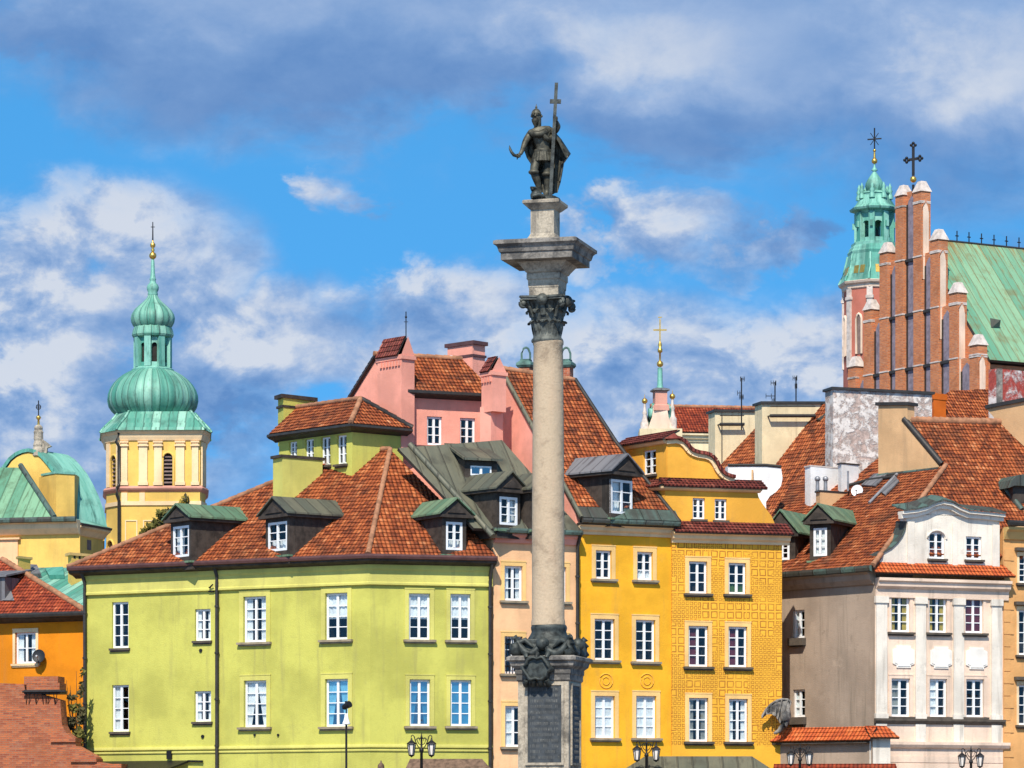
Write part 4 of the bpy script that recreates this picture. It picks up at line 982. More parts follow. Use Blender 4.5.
for a, b in zip(cq, cq[1:]):
    mb.prism([a+WA.n*.3, b+WA.n*.3, b+WA.n*.3-UP*.13, a+WA.n*.3-UP*.13], WA.n*-.5); mb.prism([a+WA.n*.16-UP*.132, b+WA.n*.16-UP*.132, b+WA.n*.16-UP*.3, a+WA.n*.16-UP*.3], WA.n*-.3)
    mb2.prism([a+WA.n*.38+UP*.004, b+WA.n*.38+UP*.004, b-WA.n*.75+UP*.3, a-WA.n*.75+UP*.3], UP*.06)
mb.build('gable_cornice', 'white', ag); mb2.build('copper_coping', 'coppers' if False else 'guttert', ag)
mb = MB()
for a, b in zip(sw, sw[1:]): mb.prism([a+WA.n*.06+UP*.01, b+WA.n*.06+UP*.01, b-WA.n*.9+UP*.1, a-WA.n*.9+UP*.1], UP*.06)
mb.build('scroll_coping', 'guttert', ag)
zt1 = WF.z(940, 575.5)
roof([WF.p(-.3, zt1, .55), WF.p(WF.L+.3, zt1, .55), WF.p(WF.L+.02, zt1+.5, -.02), WF.p(-.05, zt1+.5, -.02)], 'tileo', wh, 'tile_coping', th=.06)
# dormers on the side slope
dormer(wh, BF, LPl, (813.5, 528, 827, 556), 505, rows=3, cols=2, roofmat='copperd', cur='full', yaw=22)
dormer(wh, BF, LPl, (775, 541, 789.5, 560), 511, rows=3, cols=2, roofmat='copperd', yaw=22, body=.6)
# chimneys standing on the side slope
def on_slope(px, py, pl, dy=.3): return pl.hit(px, py).y-dy
y1 = on_slope(820, 500, LPl)
chimney(wh, (805, y1+.6), (810.5, y1), (838, y1+1.0), 465, zat(515, y1), 'whitew', 'stonew', capth=.06, grow=.03)
y1 = on_slope(848, 488, LPl)
chimney(wh, (838, y1+.5), (841.5, y1), (858.5, y1+.7), 462.5, zat(500, y1), 'whitew', 'gutter', capth=.06, grow=.05)
y1 = on_slope(832, 508, LPl, .15)
lc = chimney(wh, (816, y1+.5), (820, y1), (851, y1+1.0), 490, zat(515, y1), 'beige', 'gutter', capth=.08, grow=.05)
mb = MB()
for px, t in ((817.5, 479), (825.5, 479)):
    p = at(px, 491, y1+.5); mb.tube([p-UP*.1, p+UP*.35, at(px, t, y1+.5)], [.09, .08, .08], 8); mb.sphere(at(px, t, y1+.5), .13); mb.build('flue_pipe', 'steel', lc); mb = MB()
mb.tube([at(848, 491, y1+.4), at(848, 471, y1+.4)], .05, 6)
mb.build('flue_pipe', 'steel', lc)
# open skylight and flashing strips
for (a, b, c, e) in (((862, 487), (875, 476), (890, 474), (876, 488)), ((882, 494), (897, 479), (900, 483), (886, 497))):
    mb = MB(); mb.prism([LPl.hit(*p)+LPl.n*.06 for p in (a, b, c, e)], LPl.n*.06); mb.build('skylight', 'leadg', wh)
mb = MB(); mb.tube([LPl.hit(850, 487)+LPl.n*.08, LPl.hit(868, 482)+LPl.n*.08, LPl.hit(897, 478)+LPl.n*.08], .09, 6); mb.build('ridge_flashing', 'gutter', wh)
mb = MB(); mb.tube([LPl.hit(870, 505)+LPl.n*.1, LPl.hit(898, 476)+LPl.n*.1], .07, 6); mb.build('roof_ladder', 'steel', wh)

def dish(label, px, py, Y, r, mat, look=(-.3, -1, .35), stem=.5, grp=None):
    c = at(px, py, Y); n_ = Vector(look).normalized(); a = n_.cross(UP).normalized(); b = a.cross(n_)
    t = thing('satellite_dish', label, 'satellite dish', c-UP*stem, grp)
    mb = MB(); rows = []
    for i in range(6):
        q = i/5; rows.append([c+a*r*q*math.cos(k*math.pi/10)+b*r*q*1.05*math.sin(k*math.pi/10)-n_*(.25*r*(1-q*q)) for k in range(20)])
    mb.grid(rows, 0, True); rows2 = [[p-n_*.02 for p in rw] for rw in rows]; mb.grid(rows2[::-1], 0, True)
    mb.build('reflector', mat, t)
    mb = MB(); f_ = c+n_*r*.95-b*r*.3; mb.tube([c-b*r*.95, f_], .016, 6); mb.tube([f_-n_*.08, f_+n_*.04], .045, 8); mb.build('feed_arm', 'steel', t)
    mb = MB(); mb.tube([c-n_*.3*r, c-n_*.3*r-n_*.15, c-n_*.3*r-n_*.15-UP*stem], .03, 6); mb.build('mount', 'steel', t)
    return t
dish('white satellite dish beside the low beige chimney, upper of the pair', 857, 490.5, y1+.2, .26, 'dishw', stem=.3)
dish('white satellite dish beside the low beige chimney, lower of the pair', 857, 502.5, y1+.1, .25, 'dishw', stem=.3)
dish('white satellite dish by the pink chimney behind the ridge', 449.5, 361.5, PA.b.y+2.9, .28, 'dishw', look=(-.5, -1, .3), stem=.5)

# ================================================================== SAND-ORANGE HOUSE AT THE RIGHT EDGE
RF = Fac(WF.p(WF.L+.003, 0).xy, WF.p(WF.L+3.2, 0, -.02).xy)
rh = thing('sand_house', 'sand-orange house with quoins cut off by the right edge of the photo', 'house', RF.p(1.5, 0, -3))
rz = RF.z(1014, 529)
rw = [RF.rect(1019, 556, 1034, 583), RF.rect(1018.5, 610, 1034, 655), RF.rect(1018.5, 685, 1034, 725)]
mb = MB(); wall(mb, RF, 0, RF.L, 0, rz, rw); mb.poly([RF.p(0, wz), RF.p(0, rz), RF.p(0, rz, -8), RF.p(0, wz, -8)]); mb.build('wall', ['sand', 'room'], rh)
for h in rw: window(rh, RF, h, 2, 4, sur='creamtrim', surw=.1, sill='silld')
for h in rw: mb = MB(); RF.box(mb, h[0]-.22, h[2]+.22, h[3]+.2, h[3]+.34, -.02, .24); mb.build('window_hood', 'silld', rh)
cornice(rh, [RF.p(.02, 0), RF.p(RF.L, 0)], rz+.05, 'cream', prof=((-.05, 0), (.4, 0), (.4, -.1), (.26, -.2), (.1, -.5), (-.05, -.52)))
for k in range(26):
    z = .1+k*.52
    if z+.5 > rz-.6: break
    mb = MB(); RF.box(mb, .03, .5 if k % 2 else .34, z, z+.49, -.02, .035); mb.build('quoin', 'sand', rh)
rp = [RPl.hit(1004.5, 520), RPl.hit(1065, 525), RPl.hit(1060, 455), RPl.hit(1000.5, 424)]
roof([p+RPl.n*.003 for p in rp], 'tile', rh, trim='tile')
gutter(rh, [RF.p(.0, 0), RF.p(RF.L, 0)], rz+.32, 'gutter', out=.55, w_=.2, h=.24)
g = RPl.hit(1018, 505); f = Fac((g-WF.d).xy, (g+WF.d*1.4).xy)
mb = MB(); z0, z1 = f.z(1012, 507), f.z(1012, 486); f.box(mb, .75, 2.3, z0-.6, z1, -3, .0); dm = mb.build('dormer', 'dkwood', rh)
mb = MB(); q = [f.p(.45, z1-.1, .25), f.p(.6, z1+.25, .25), f.p(.8, z1+.42, .25), f.p(1.1, z1+.5, .25), f.p(2.6, z1+.5, .25), f.p(2.6, z1, .25), f.p(.7, z1, .25)]; mb.prism(q, f.n*-3); mb.build('dormer_roof', 'guttert', dm)
mb = MB(); mb.tube([RPl.hit(1002, 487)+UP*.1, RPl.hit(1022, 512)+UP*.1], .12, 6); mb.build('valley_flashing', 'guttert', rh)
# rear firewall of that house
F2 = Fac((R2-FW.d*2.0).xy, (R2+FW.d*3).xy)
mb = MB(); q = [F2.hit(x, y) for x, y in [(987, 409), (1034, 400), (1034, 455), (1000, 424)]]; mb.prism([p+F2.n*.03 for p in q], F2.n*-.4); fo = mb.build('firewall', 'beige', rh)
mb = MB(); mb.prism([q[0]+F2.n*.15, q[1]+F2.n*.15, q[1]-F2.n*.5, q[0]-F2.n*.5], UP*.16); mb.build('coping', 'gutter', fo)

# ================================================================== HOUSES UP THE STREET (firewalls and roofs seen over the ochre gable)
SD = BF.d; XD = Vector((.96, .28, 0))
def street_house(label, lpx, Y, pts, diag, rpoly, wmat, capm='gutter', side=6, rmat='tile', name='terrace_house'):
    o = ground(lpx, Y); f = Fac(o.xy, (o+XD*12).xy)
    t = thing(name, label, 'house', o)
    q = [f.hit(x, y) for x, y in pts]
    mb = MB(); mb.prism(q, f.n*-1.0); fo = mb.build('firewall', wmat, t)
    mb = MB(); mb.prism([q[0]+f.n*.12-XD*.1, q[1]+f.n*.12+XD*.1, q[1]-f.n*1.1+XD*.1, q[0]-f.n*1.1-XD*.1], UP*.12); mb.build('coping', capm, fo)
    if diag:
        a, b = f.hit(*diag[0]), f.hit(*diag[1]); pl = tri_plane(a, b, a+SD)
        roof([pl.hit(x, y) for x, y in rpoly], rmat, t)
    return t, f
t1, f1 = street_house('cream walled house with red roof between the gilt spire and the antennas', 715, 178, [(715, 412), (760, 412), (760, 470), (715, 470)], ((721, 465), (757, 427)), [(704, 483), (757, 427), (800, 427), (770, 490)], 'tan')
t2, f2 = street_house('weathered cream firewall house, in front of the antennas', 762, 170, [(762, 404), (834, 404), (834, 480), (762, 480)], ((775, 466), (823, 404)), [(745, 504), (823, 404), (870, 404), (860, 530), (760, 545)], 'tan')
t3, f3 = street_house('house with broad peeling white plaster firewall below the brick church gable', 833, 164, [(833, 389.5), (932, 394.5), (932, 480), (833, 480)], None, None, 'peel')
mb = MB(); pl = tri_plane(f3.hit(860, 470), f3.hit(905, 440), f3.hit(860, 470)+SD)
roof([pl.hit(850, 482), pl.hit(880, 457), pl.hit(900, 457), pl.hit(900, 500)], 'tile', t3)
for t_, f_, z_, xs in ((t1, f1, 425, (718, 742)), (t2, f2, 416.5, (768, 813))):
    mb = MB(); a, b = f_.hit(xs[0], z_)+f_.n*.3, f_.hit(xs[1], z_)+f_.n*.3
    mb.tube([a, b], .09, 6)
    for p in (a, b): mb.tube([p, p-f_.n*.35], .04, 6)
    mb.tube([a+UP*.45, b+UP*.45], .03, 6)
    mb.build('flue_rail', 'gutter', t_)
mb = MB(); p = f1.hit(721, 412)+f1.n*.12; mb.tube([p, p-UP*2.6], .02, 5); mb.build('lightning_cable', 'gutter', t1)
for f_, t_, pp_ in ((f1, t1, [(752, 434), (757, 426), (760, 432), (757, 438)]), (f2, t2, [(812, 421), (824, 412), (829, 414), (818, 424)])):
    a = [f_.hit(*p)+f_.n*.5 for p in pp_]; mb = MB(); mb.prism(a, f_.n*.3); mb.build('roof_hatch', 'guttert', t_)
# shadowy lean-to recess roofs
# white parapet behind the ochre gable
o = ground(733, 155); f = Fac(o.xy, (o+Vector((1, .15, 0))*4).xy)
pw_ = thing('white_parapet', 'whitewashed parapet with a curved flank behind the ochre scroll gable', 'wall', o)
q = [f.hit(x, y) for x, y in [(728, 466), (766, 466), (781, 467.5), (782.5, 478), (781, 486), (776, 492), (770, 496), (766, 502), (728, 512)]]
mb = MB(); mb.prism(q, f.n*-.6); mb.prism([q[-1], q[-2], f.p(2, 0), f.p(0, 0)], f.n*-.5); wo = mb.build('wall', 'whitew', pw_)
mb = MB(); mb.tube([q[0]+UP*.04, q[1]+UP*.04, q[2]+UP*.04], .07, 6); mb.build('coping', 'gutter', pw_)
mb = MB(); p = f.hit(752, 470)+f.n*.1; mb.tube([p, p-UP*.9], .05, 6); mb.build('downpipe', 'beige', pw_)
# long red roof far back
lb = thing('long_roof_building', 'long building with plain red roof and cream eaves behind the gilt spire', 'building', ground(705, 205))
f = Fac(ground(664, 200).xy, ground(775, 201).xy)
za, zb_ = f.z(700, 433), f.z(700, 402)
mb = MB(); wall(mb, f, 0, f.L, 0, za, []); mb.build('wall', 'tan', lb)
lrf = roof([f.p(-.3, za, .4), f.p(f.L+.3, za, .4), f.p(f.L+.3, zb_, -2.6), f.p(-.3, zb_, -2.6)], 'tile2', lb); roof([f.p(-.3, zb_, -2.6), f.p(f.L+.3, zb_, -2.6), f.p(f.L+.3, za, -5.6), f.p(-.3, za, -5.6)], 'tile2', lb)
ridge(lrf, f.p(-.3, zb_+.05, -2.6), f.p(f.L+.3, zb_+.05, -2.6), 'cap')
cornice(lb, [f.p(0, 0), f.p(f.L, 0)], za-.06, 'tan')
# house behind with orange chimney and red-stained firewall
sh_ = thing('rear_house', 'house with orange chimney and red-stained white wall under the green church roof', 'house', ground(965, 175))
f = Fac(ground(905, 171).xy, ground(1040, 175).xy)
zr0, zr1 = f.z(960, 425), f.z(960, 391)
pl = slope(f, zr0, 48, 0)
roof([pl.hit(903, 424), pl.hit(1040, 424), pl.hit(1000, 389), pl.hit(950, 391)], 'tile', sh_)
mb = MB(); wall(mb, f, 0, f.L, 0, zr0-.05, []); mb.build('wall', 'beige', sh_)
yy = pl.hit(938, 416).y-.6
chimney(sh_, (930.5, yy+.35), (933.5, yy), (946, yy+.5), 393, zat(420, yy), 'orangec', 'orangec', capth=.3, grow=.05)
f = Fac(ground(991, 172.5).xy, ground(996.5, 171.2).xy); f4 = Fac(ground(996.5, 171.2).xy, ground(1045, 173).xy)
mb = MB(); zt, zb0 = zat(368.5, 171.2), zat(425, 171.2); f.box(mb, 0, f.L, zb0, zt, -.3, 0); mb.build('wall_end', 'stoned', sh_)
mb = MB(); f4.box(mb, .02, f4.L, zb0, zt+.003, -.6, 0); mb.build('stained_wall', 'peelr', sh_)
# TV antennas
def antenna(label, px, py0, py1, Y, arms):
    t = at(px, py1, Y); t = thing('tv_antenna', label, 'antenna', t, 'rooftop antennas')
    b_, a_ = at(px, py1, Y), at(px, py0, Y); mb = MB(); mb.tube([b_, a_], .035, 6); mb.build('mast', 'iron', t)
    mb = MB()
    for y, l, r in arms:
        c = at(px, y, Y); s_ = Y/F; mb.tube([c-Vector((l*s_, 0, 0)), c+Vector((r*s_, 0, 0))], .02, 5)
        for k in (-l, -l*.4, r*.5, r): p = c+Vector((k*s_, 0, 0)); mb.tube([p-UP*.12, p+UP*.12], .014, 5)
    mb.build('crossbar', 'iron', t)
antenna('tall antenna mast beside the lower cream firewall', 741.5, 378, 430, 172, [(379, 1, 3), (393, 4, 0), (397, 2, 2)])
antenna('short branched antenna on the weathered cream firewall', 775, 382, 404, 171, [(383, 4, 1), (396, 9, 0), (400, 3, 0)])
antenna('straight antenna at the right on the weathered cream firewall', 796, 377, 404, 171, [(378, 3, 1), (386, 1, 1)])

# ================================================================== GILT SPIRE
sp = thing('church_gable_top', 'white and pink scrolled gable top with copper spire and gilt cross', 'church', ground(660, 192))
Y = 190; S = Y/F
c = at(660, 431, Y); g0 = Vector((c.x, c.y, 0))
mb = MB(); mb.sq(g0, [(1.15, 0), (1.15, c.z)]); mb.build('wall', 'tan', sp)
def pz_(y): return zat(y, Y)
mb = MB()
for s_ in (-1, 1):
    pr_ = [(0, 431), (12.5, 431), (10.5, 424), (8.3, 418), (7.2, 411), (7, 406), (0, 406)]
    q = [Vector((c.x+s_*x*S, Y-.35, pz_(y))) for x, y in pr_]; mb.prism(q, Vector((0, .7, 0)))
mb.build('scroll_pediment', 'offwhite', sp)
mb = MB(); mb.sq(g0, [(.42, pz_(411)), (.42, pz_(406)), (.33, pz_(405)), (.33, pz_(392))], R(10)); mb.build('shaft', 'pinkst', sp)
mb = MB()
for s_ in (-1, 1):
    q = [Vector((c.x+s_*x*S, Y, pz_(y))) for x, y in [(3, 405), (7, 405.5), (8.5, 409), (8.2, 416), (10, 423), (12, 426)]]
    mb.tube(q, [.1, .16, .2, .2, .16, .08], 8)
mb.build('copper_scroll', 'coppers', sp)
mb = MB(); mb.sq(g0, [(.36, pz_(392)), (.46, pz_(391)), (.44, pz_(389.5)), (.2, pz_(388))], R(10)); mb.build('cap', 'leadg', sp)
mb = MB(); mb.lathe(g0, [(.19, pz_(388)), (.15, pz_(385)), (.13, pz_(368))], 8); mb.build('spire', 'coppers', sp)
mb = MB(); mb.sphere(Vector((c.x, Y, pz_(364))), 3.3*S); mb.lathe(g0, [(.05, pz_(361)), (.05, pz_(353)), (.13, pz_(352)), (.13, pz_(349)), (.07, pz_(348)), (.11, pz_(345)), (.06, pz_(342))], 10); mb.build('gilt_ball', 'gold', sp)
mb = MB(); mb.box((c.x, Y, (pz_(342)+pz_(319))/2), (.035, 0, 0), (0, .03, 0), (0, 0, (pz_(319)-pz_(342))/2)); mb.box((c.x, Y, pz_(330)), (.36, 0, 0), (0, .028, 0), (0, 0, .04)); mb.box((c.x, Y, pz_(317.3)), (.1, 0, 0), (0, .02, 0), (0, 0, .03)); mb.build('cross', 'gold', sp)
for dxp, yb in ((-15.3, 401), (12.4, 396.5)):
    q = Vector((c.x+dxp*S, Y, 0)); mb = MB(); mb.sphere(q+UP*pz_(yb), 2.9*S); mb.tube([q+UP*pz_(yb-3), q+UP*pz_(yb-7)], [.03, .005], 6); o_ = mb.build('gilt_ball', 'gold', sp)
    mb = MB(); mb.lathe(q, [(.06, pz_(yb+2)), (.08, pz_(yb+9)), (.14, pz_(yb+12)), (.1, pz_(yb+14)), (.16, pz_(yb+20)), (.24, pz_(yb+22)), (.24, pz_(432))], 8); mb.build('obelisk', 'stonew', sp)
# tiled ridge with small things left of the spire
# ================================================================== BRICK CHURCH (gothic gable) AND ITS ROOF
ch = thing('brick_church', 'gothic church with stepped orange brick gable and green sheet copper roof', 'church', ground(930, 230))
cd = Vector((.5, -.866, 0)); o = ground(960, 216); CF = Fac((o-cd*22).xy, (o+cd*6).xy)
PX = [848, 863.5, 879.5, 895.3, 913.3, 930.3, 949.2, 969.5]
TY = [357, 300, 243, 186, 182, 230, 283, 335]; SPN = .8
us_ = [CF.u(x) for x in PX]
zt_ = [zat(TY[i], CF.Y(PX[i])) for i in range(8)]
lv = [CF.z(913, 367)+k*(CF.z(913, 312.6)-CF.z(913, 367)) for k in range(-2, 4)]
for i in range(8):
    u = us_[i]; zb_ = zt_[i]-.68; mb = MB(); CF.box(mb, u, u+SPN, 0, zb_, -.75, .0)
    pn = mb.build('pinnacle', 'brickc', ch)
    mb = MB(); e = .07
    b = [CF.p(u-e, zb_, e), CF.p(u+SPN+e, zb_, e), CF.p(u+SPN+e, zb_, -.75-e), CF.p(u-e, zb_, -.75-e)]
    m_ = CF.p(u+SPN/2, zt_[i], -.37)
    mb.hexa(b, [p*.42+Vector((m_.x, m_.y, 0))*.58+UP*(zt_[i]-zb_*.42) for p in b]); mb.build('cap_stone', 'stonew', pn)
    for z in lv+[zb_-.75]:
        if z < zb_-.6:
            mb = MB(); CF.box(mb, u-.03, u+SPN+.03, z, z+.09, -.75, .035); mb.build('stone_band', 'stonew', pn)
    if i >= 4:                                    # white pointed niche on the flank
        n0 = zt_[i]-2.3; nh = [3.9, 4.6, 4.6, 2.8][i-4]; fl_ = Fac(CF.p(u+SPN, 0, .0).xy, CF.p(u+SPN, 0, -.75).xy)
        w0, w1 = .1, .6; wm = (w0+w1)/2
        pts = [(w0, n0-nh), (w1, n0-nh), (w1, n0+.4), (w1-.05, n0+.72), (wm, n0+1.0), (w0+.05, n0+.72), (w0, n0+.4)]
        mb = MB(); mb.prism([fl_.p(x, z, .0) for x, z in pts], fl_.n*.02); mb.build('niche', 'offwhite', pn)
        mb = MB(); mb.tube([fl_.p(x, z, .02) for x, z in pts[2:]+[pts[0]]], .04, 5); mb.build('niche_arch', 'brickc', pn)
# wall and grey recess panels between the pinnacles
for i in range(7):
    a, b = us_[i]+SPN, us_[i+1]; zt = min(zt_[i], zt_[i+1])-1.3 if i != 3 else zt_[3]-.5
    mb = MB(); CF.box(mb, a+.003, b-.003, 0, zt, -.7, -.3); mb.build('gable_wall', 'brickc', ch)
    mb = MB(); w0, w1 = a+.08, b-.08; wm = (w0+w1)/2; zh = zt-1.0
    q = [CF.p(x, z, -.297) for x, z in [(w0, 10), (w1, 10), (w1, zh), (w1-.15, zh+.4), (wm, zh+.7), (w0+.15, zh+.4), (w0, zh)]]
    mb.prism(q, CF.n*.03); pn = mb.build('recess_panel', 'brickr', ch)
    mb = MB(); CF.box(mb, a+.01, a+.2, 10, zh+.2, -.3, -.26); mb.build('recess_shade_strip', 'gutter', pn)  # dark strip painted in as the shadow line beside each pinnacle
    for z in lv:
        if z < zh: mb = MB(); CF.box(mb, a+.01, b-.01, z-.12, z+.06, -.3, -.14); mb.build('recess_band', 'gutter', pn)
nav = -CF.n
Rz = zat(247.5, CF.Y(913)+5); um = (us_[3]+SPN+us_[4])/2
A0 = CF.p(um, Rz, -.75); d_e = 7.4; E0_ = A0+CF.d*d_e-UP*((Rz-zat(369, 219)))
A1, E1_ = A0+nav*38, E0_+nav*38+CF.d*0
cr_ = roof([E0_, E1_, A1, A0], 'copperm', ch, tile=False, th=.2); roof([A0, A1, A1-CF.d*d_e-UP*12, A0-CF.d*d_e-UP*12], 'copperm', ch, tile=False, th=.2)
mb = MB(); mb.poly([E0_-CF.d*.5-UP*.2, E1_-CF.d*.5-UP*.2, Vector((E1_.x, E1_.y, 0))-CF.d*.5, Vector((E0_.x, E0_.y, 0))-CF.d*.5]); mb.poly([A0-nav*-.01-UP*.25, E0_-UP*.25, Vector((E0_.x, E0_.y, 0)), Vector((A0.x, A0.y, 0))]); mb.build('nave_wall', 'brickc', ch)
for px in (957, 969, 981.5, 994, 1006.5, 1019):
    k = ((px-512)/F*A0.y-A0.x)/(nav.x-(px-512)/F*nav.y); p = A0+nav*k; mb = MB(); mb.tube([p, p+UP*.62], .04, 6); mb.box(p+UP*.3, nav*.12, CF.d*.03, UP*.03); mb.build('ridge_spike', 'iron', cr_)
mb = MB(); pl = tri_plane(A0, A1, E0_); a = pl.hit(993, 330)+pl.n*.05; mb.poly([pl.hit(990, 318), pl.hit(997, 326)+pl.n*.5, pl.hit(999, 328)+pl.n*.1]); mb.poly([pl.hit(990, 318), pl.hit(991, 328), pl.hit(997, 326)+pl.n*.5]); mb.poly([pl.hit(991, 328), pl.hit(999, 328)+pl.n*.1, pl.hit(997, 326)+pl.n*.5]); mb.build('roof_vent', 'guttert', cr_)
# ridge cross
cb = CF.p(um+.05, zat(188, CF.Y(913)), -.37); S = cb.y/F; mb = MB()
mb.sphere(cb+UP*.65, 3.3*S); gb = mb.build('gilt_ball', 'gold', ch)
mb = MB(); zz = lambda y: cb+UP*((188-y)*S)
mb.tube([zz(198), zz(188), zz(183)], .09, 6); mb.box((zz(174)+zz(144))/2, (.085, 0, 0), (0, .07, 0), UP*(15*S)); mb.box(zz(157.5), (6.4*S, .0, 0.06), (0, .065, 0), (0, 0, .08))
for q in (zz(143.5)+Vector((0, 0, 0)), zz(157.5)+Vector((-6.6*S, 0, -.06)), zz(157.5)+Vector((6.6*S, 0, .06))):
    for dx_, dz_ in ((-.13, 0), (.13, 0), (0, .13), (0, -.13)): mb.sphere(q+Vector((dx_, 0, dz_)), .1, 8)
mb.build('cross', 'iron', ch)

# ================================================================== COPPER-HELMED TOWER BEHIND THE GABLE
jt = thing('helmed_tower', 'pink church tower with bright copper lantern helm behind the brick gable', 'tower', ground(874, 240))
Y = 236; S = Y/F; g0 = ground(874.5, Y); zf = lambda y: zat(y, Y)
def prof(l): return [(r*S, zf(y)) for r, y in l]
r8 = R(22.5)+R(8)
mb = MB(); mb.lathe(g0, [(31.5*S, 0)]+prof([(31.5, 289)]), 8, smooth=False, rot=r8); mb.build('wall', 'redpl', jt)
mb = MB(); mb.lathe(g0, prof([(31.5, 292), (33, 291), (33.5, 288), (36, 286.5), (37, 284.5), (34, 283)]), 8, smooth=False, rot=r8); mb.build('cornice', 'offwhite', jt)
for k in range(8):
    a = r8+k*math.pi/4
    for da in (0.0,):
        p = g0+Vector((math.cos(a+da), math.sin(a+da), 0))*30.6*S; t_ = Vector((-math.sin(a+da), math.cos(a+da), 0)); n_ = Vector((math.cos(a+da), math.sin(a+da), 0))
        mb = MB(); mb.box(p+UP*zf(330), t_*.2, n_*.12, UP*(39*S)); mb.box(p+UP*zf(301), t_*.26, n_*.18, UP*(1.5*S)); mb.build('pilaster', 'stonew', jt)
    am = a+math.pi/8; n_ = Vector((math.cos(am), math.sin(am), 0)); t_ = Vector((-n_.y, n_.x, 0)); p = g0+n_*(31.5*S*math.cos(math.pi/8)+.01)
    mb = MB(); arch = [p+t_*x*S+UP*zf(y) for x, y in [(-3, 357), (3, 357), (3, 322), (2, 318.5), (0, 317), (-2, 318.5), (-3, 322)]]; mb.prism(arch, n_*.03); wo = mb.build('arched_window', 'louvre', jt)
    mb = MB(); mb.tube([q+n_*.05 for q in arch[1:]+arch[:1]], .09, 6); mb.build('window_surround', 'offwhite', wo)
mb = MB(); mb.lathe(g0, prof([(36, 284), (33.5, 279), (30.5, 271), (28.5, 263), (27, 256), (27.5, 253), (26, 251), (25.5, 249), (24, 247)]), 8, smooth=False, rot=r8); hm = mb.build('helm', 'coppers', jt)
for k in range(8):
    am = r8+k*math.pi/4+math.pi/8; n_ = Vector((math.cos(am), math.sin(am), 0)); t_ = Vector((-n_.y, n_.x, 0)); cs = math.cos(math.pi/8)
    mb = MB()
    for x0 in (-6, 1): mb.prism([g0+n_*(31.6*S*cs+.03)+t_*x0*S+UP*zf(276.5), g0+n_*(31.6*S*cs+.03)+t_*(x0+5)*S+UP*zf(276.5), g0+n_*(29.3*S*cs+.03)+t_*(x0+5)*S+UP*zf(268.5), g0+n_*(29.3*S*cs+.03)+t_*x0*S+UP*zf(268.5)], n_*.05)
    mb.build('gilt_panel', 'gold', hm)
    mb = MB(); e1 = r8+k*math.pi/4; n1 = Vector((math.cos(e1), math.sin(e1), 0)); mb.tube([g0+n1*r*S+UP*zf(y) for r, y in [(36, 284), (33.5, 279), (30.5, 271), (28.5, 263), (27, 256)]], .09, 6); mb.build('helm_rib', 'coppers', hm)
mb = MB(); mb.lathe(g0, prof([(23.5, 248), (23.5, 244), (19.5, 243), (19.5, 239.5), (17, 239)]), 8, smooth=False, rot=r8); mb.build('lantern_base', 'coppers', jt)
mb = MB()
for k in range(8):
    a = r8+k*math.pi/4; n_ = Vector((math.cos(a), math.sin(a), 0)); t_ = Vector((-n_.y, n_.x, 0))
    mb.box(g0+n_*17.0*S+UP*zf(229), t_*.2, n_*.2, UP*(15*S)); mb.box(g0+n_*19.2*S+UP*zf(226), t_*.1, n_*.2, UP*(3*S))
    b_ = r8+(k+1)*math.pi/4; n2 = Vector((math.cos(b_), math.sin(b_), 0))
    p, q = g0+n_*17.6*S, g0+n2*17.6*S; m_ = (p+q)/2
    pts = [p+UP*zf(214), q+UP*zf(214), q+UP*zf(227)]+[m_+(q-m_)*.66*math.cos(j*math.pi/8)+UP*(zf(227)+.66*(q-m_).length*math.sin(j*math.pi/8)) for j in range(9)]+[p+UP*zf(227)]
    mb.prism(pts, (g0-m_).normalized()*.22)
mb.build('lantern', 'coppers', jt)
mb = MB(); mb.lathe(g0, prof([(6.5, 241), (5, 238), (3.6, 231), (2.5, 228.5), (0.6, 227)]), 14); mb.build('bell', 'bronze', jt)
mb = MB(); mb.lathe(g0, prof([(18, 215), (20, 213), (24.5, 211.5), (25.5, 209.5), (24, 208.5), (20, 206), (17, 201), (15.5, 197), (15.5, 195), (16.5, 194.5), (16, 193)]), 8, smooth=False, rot=r8); mb.build('lantern_roof', 'coppers', jt)
mb = MB(); mb.lathe(g0, prof([(7, 194), (6.5, 192.5), (8.6, 190), (9.5, 187), (9, 183.5), (6.5, 179), (3.6, 175), (2, 172.5), (1.6, 171.5), (3.1, 170.5), (2.6, 169.5), (1, 167), (.8, 164)]), 20); mb.build('onion', 'coppers', jt)
for k in range(8):
    a = r8+k*math.pi/4; p = g0+Vector((math.cos(a), math.sin(a), 0))*15.5*S
    mb = MB(); mb.lathe(p, prof([(3.2, 200), (3, 197), (2, 194), (2.8, 192), (1.4, 189.5), (2, 188), (.9, 186), (.2, 184)]), 8); mb.build('finial', 'coppers', jt)
mb = MB(); mb.sphere(g0+UP*zf(161), 3*S); mb.tube([g0+UP*zf(158), g0+UP*zf(152)], [.09, .06], 8); mb.sphere(g0+UP*zf(150.5), .11, 8); mb.build('gilt_ball', 'gold', jt)
mb = MB(); mb.tube([g0+UP*zf(152), g0+UP*zf(128)], .05, 6); mb.tube([g0+UP*zf(139.5)+Vector((-7*S, 0, 0)), g0+UP*zf(138.5)+Vector((7*S, 0, 0))], .05, 6)
for s_ in (-1, 1): mb.tube([g0+UP*zf(145)+Vector((-4*S*s_, 0, 0)), g0+UP*zf(133)+Vector((4*S*s_, 0, 0))], .025, 5)
mb.build('cross', 'iron', jt)
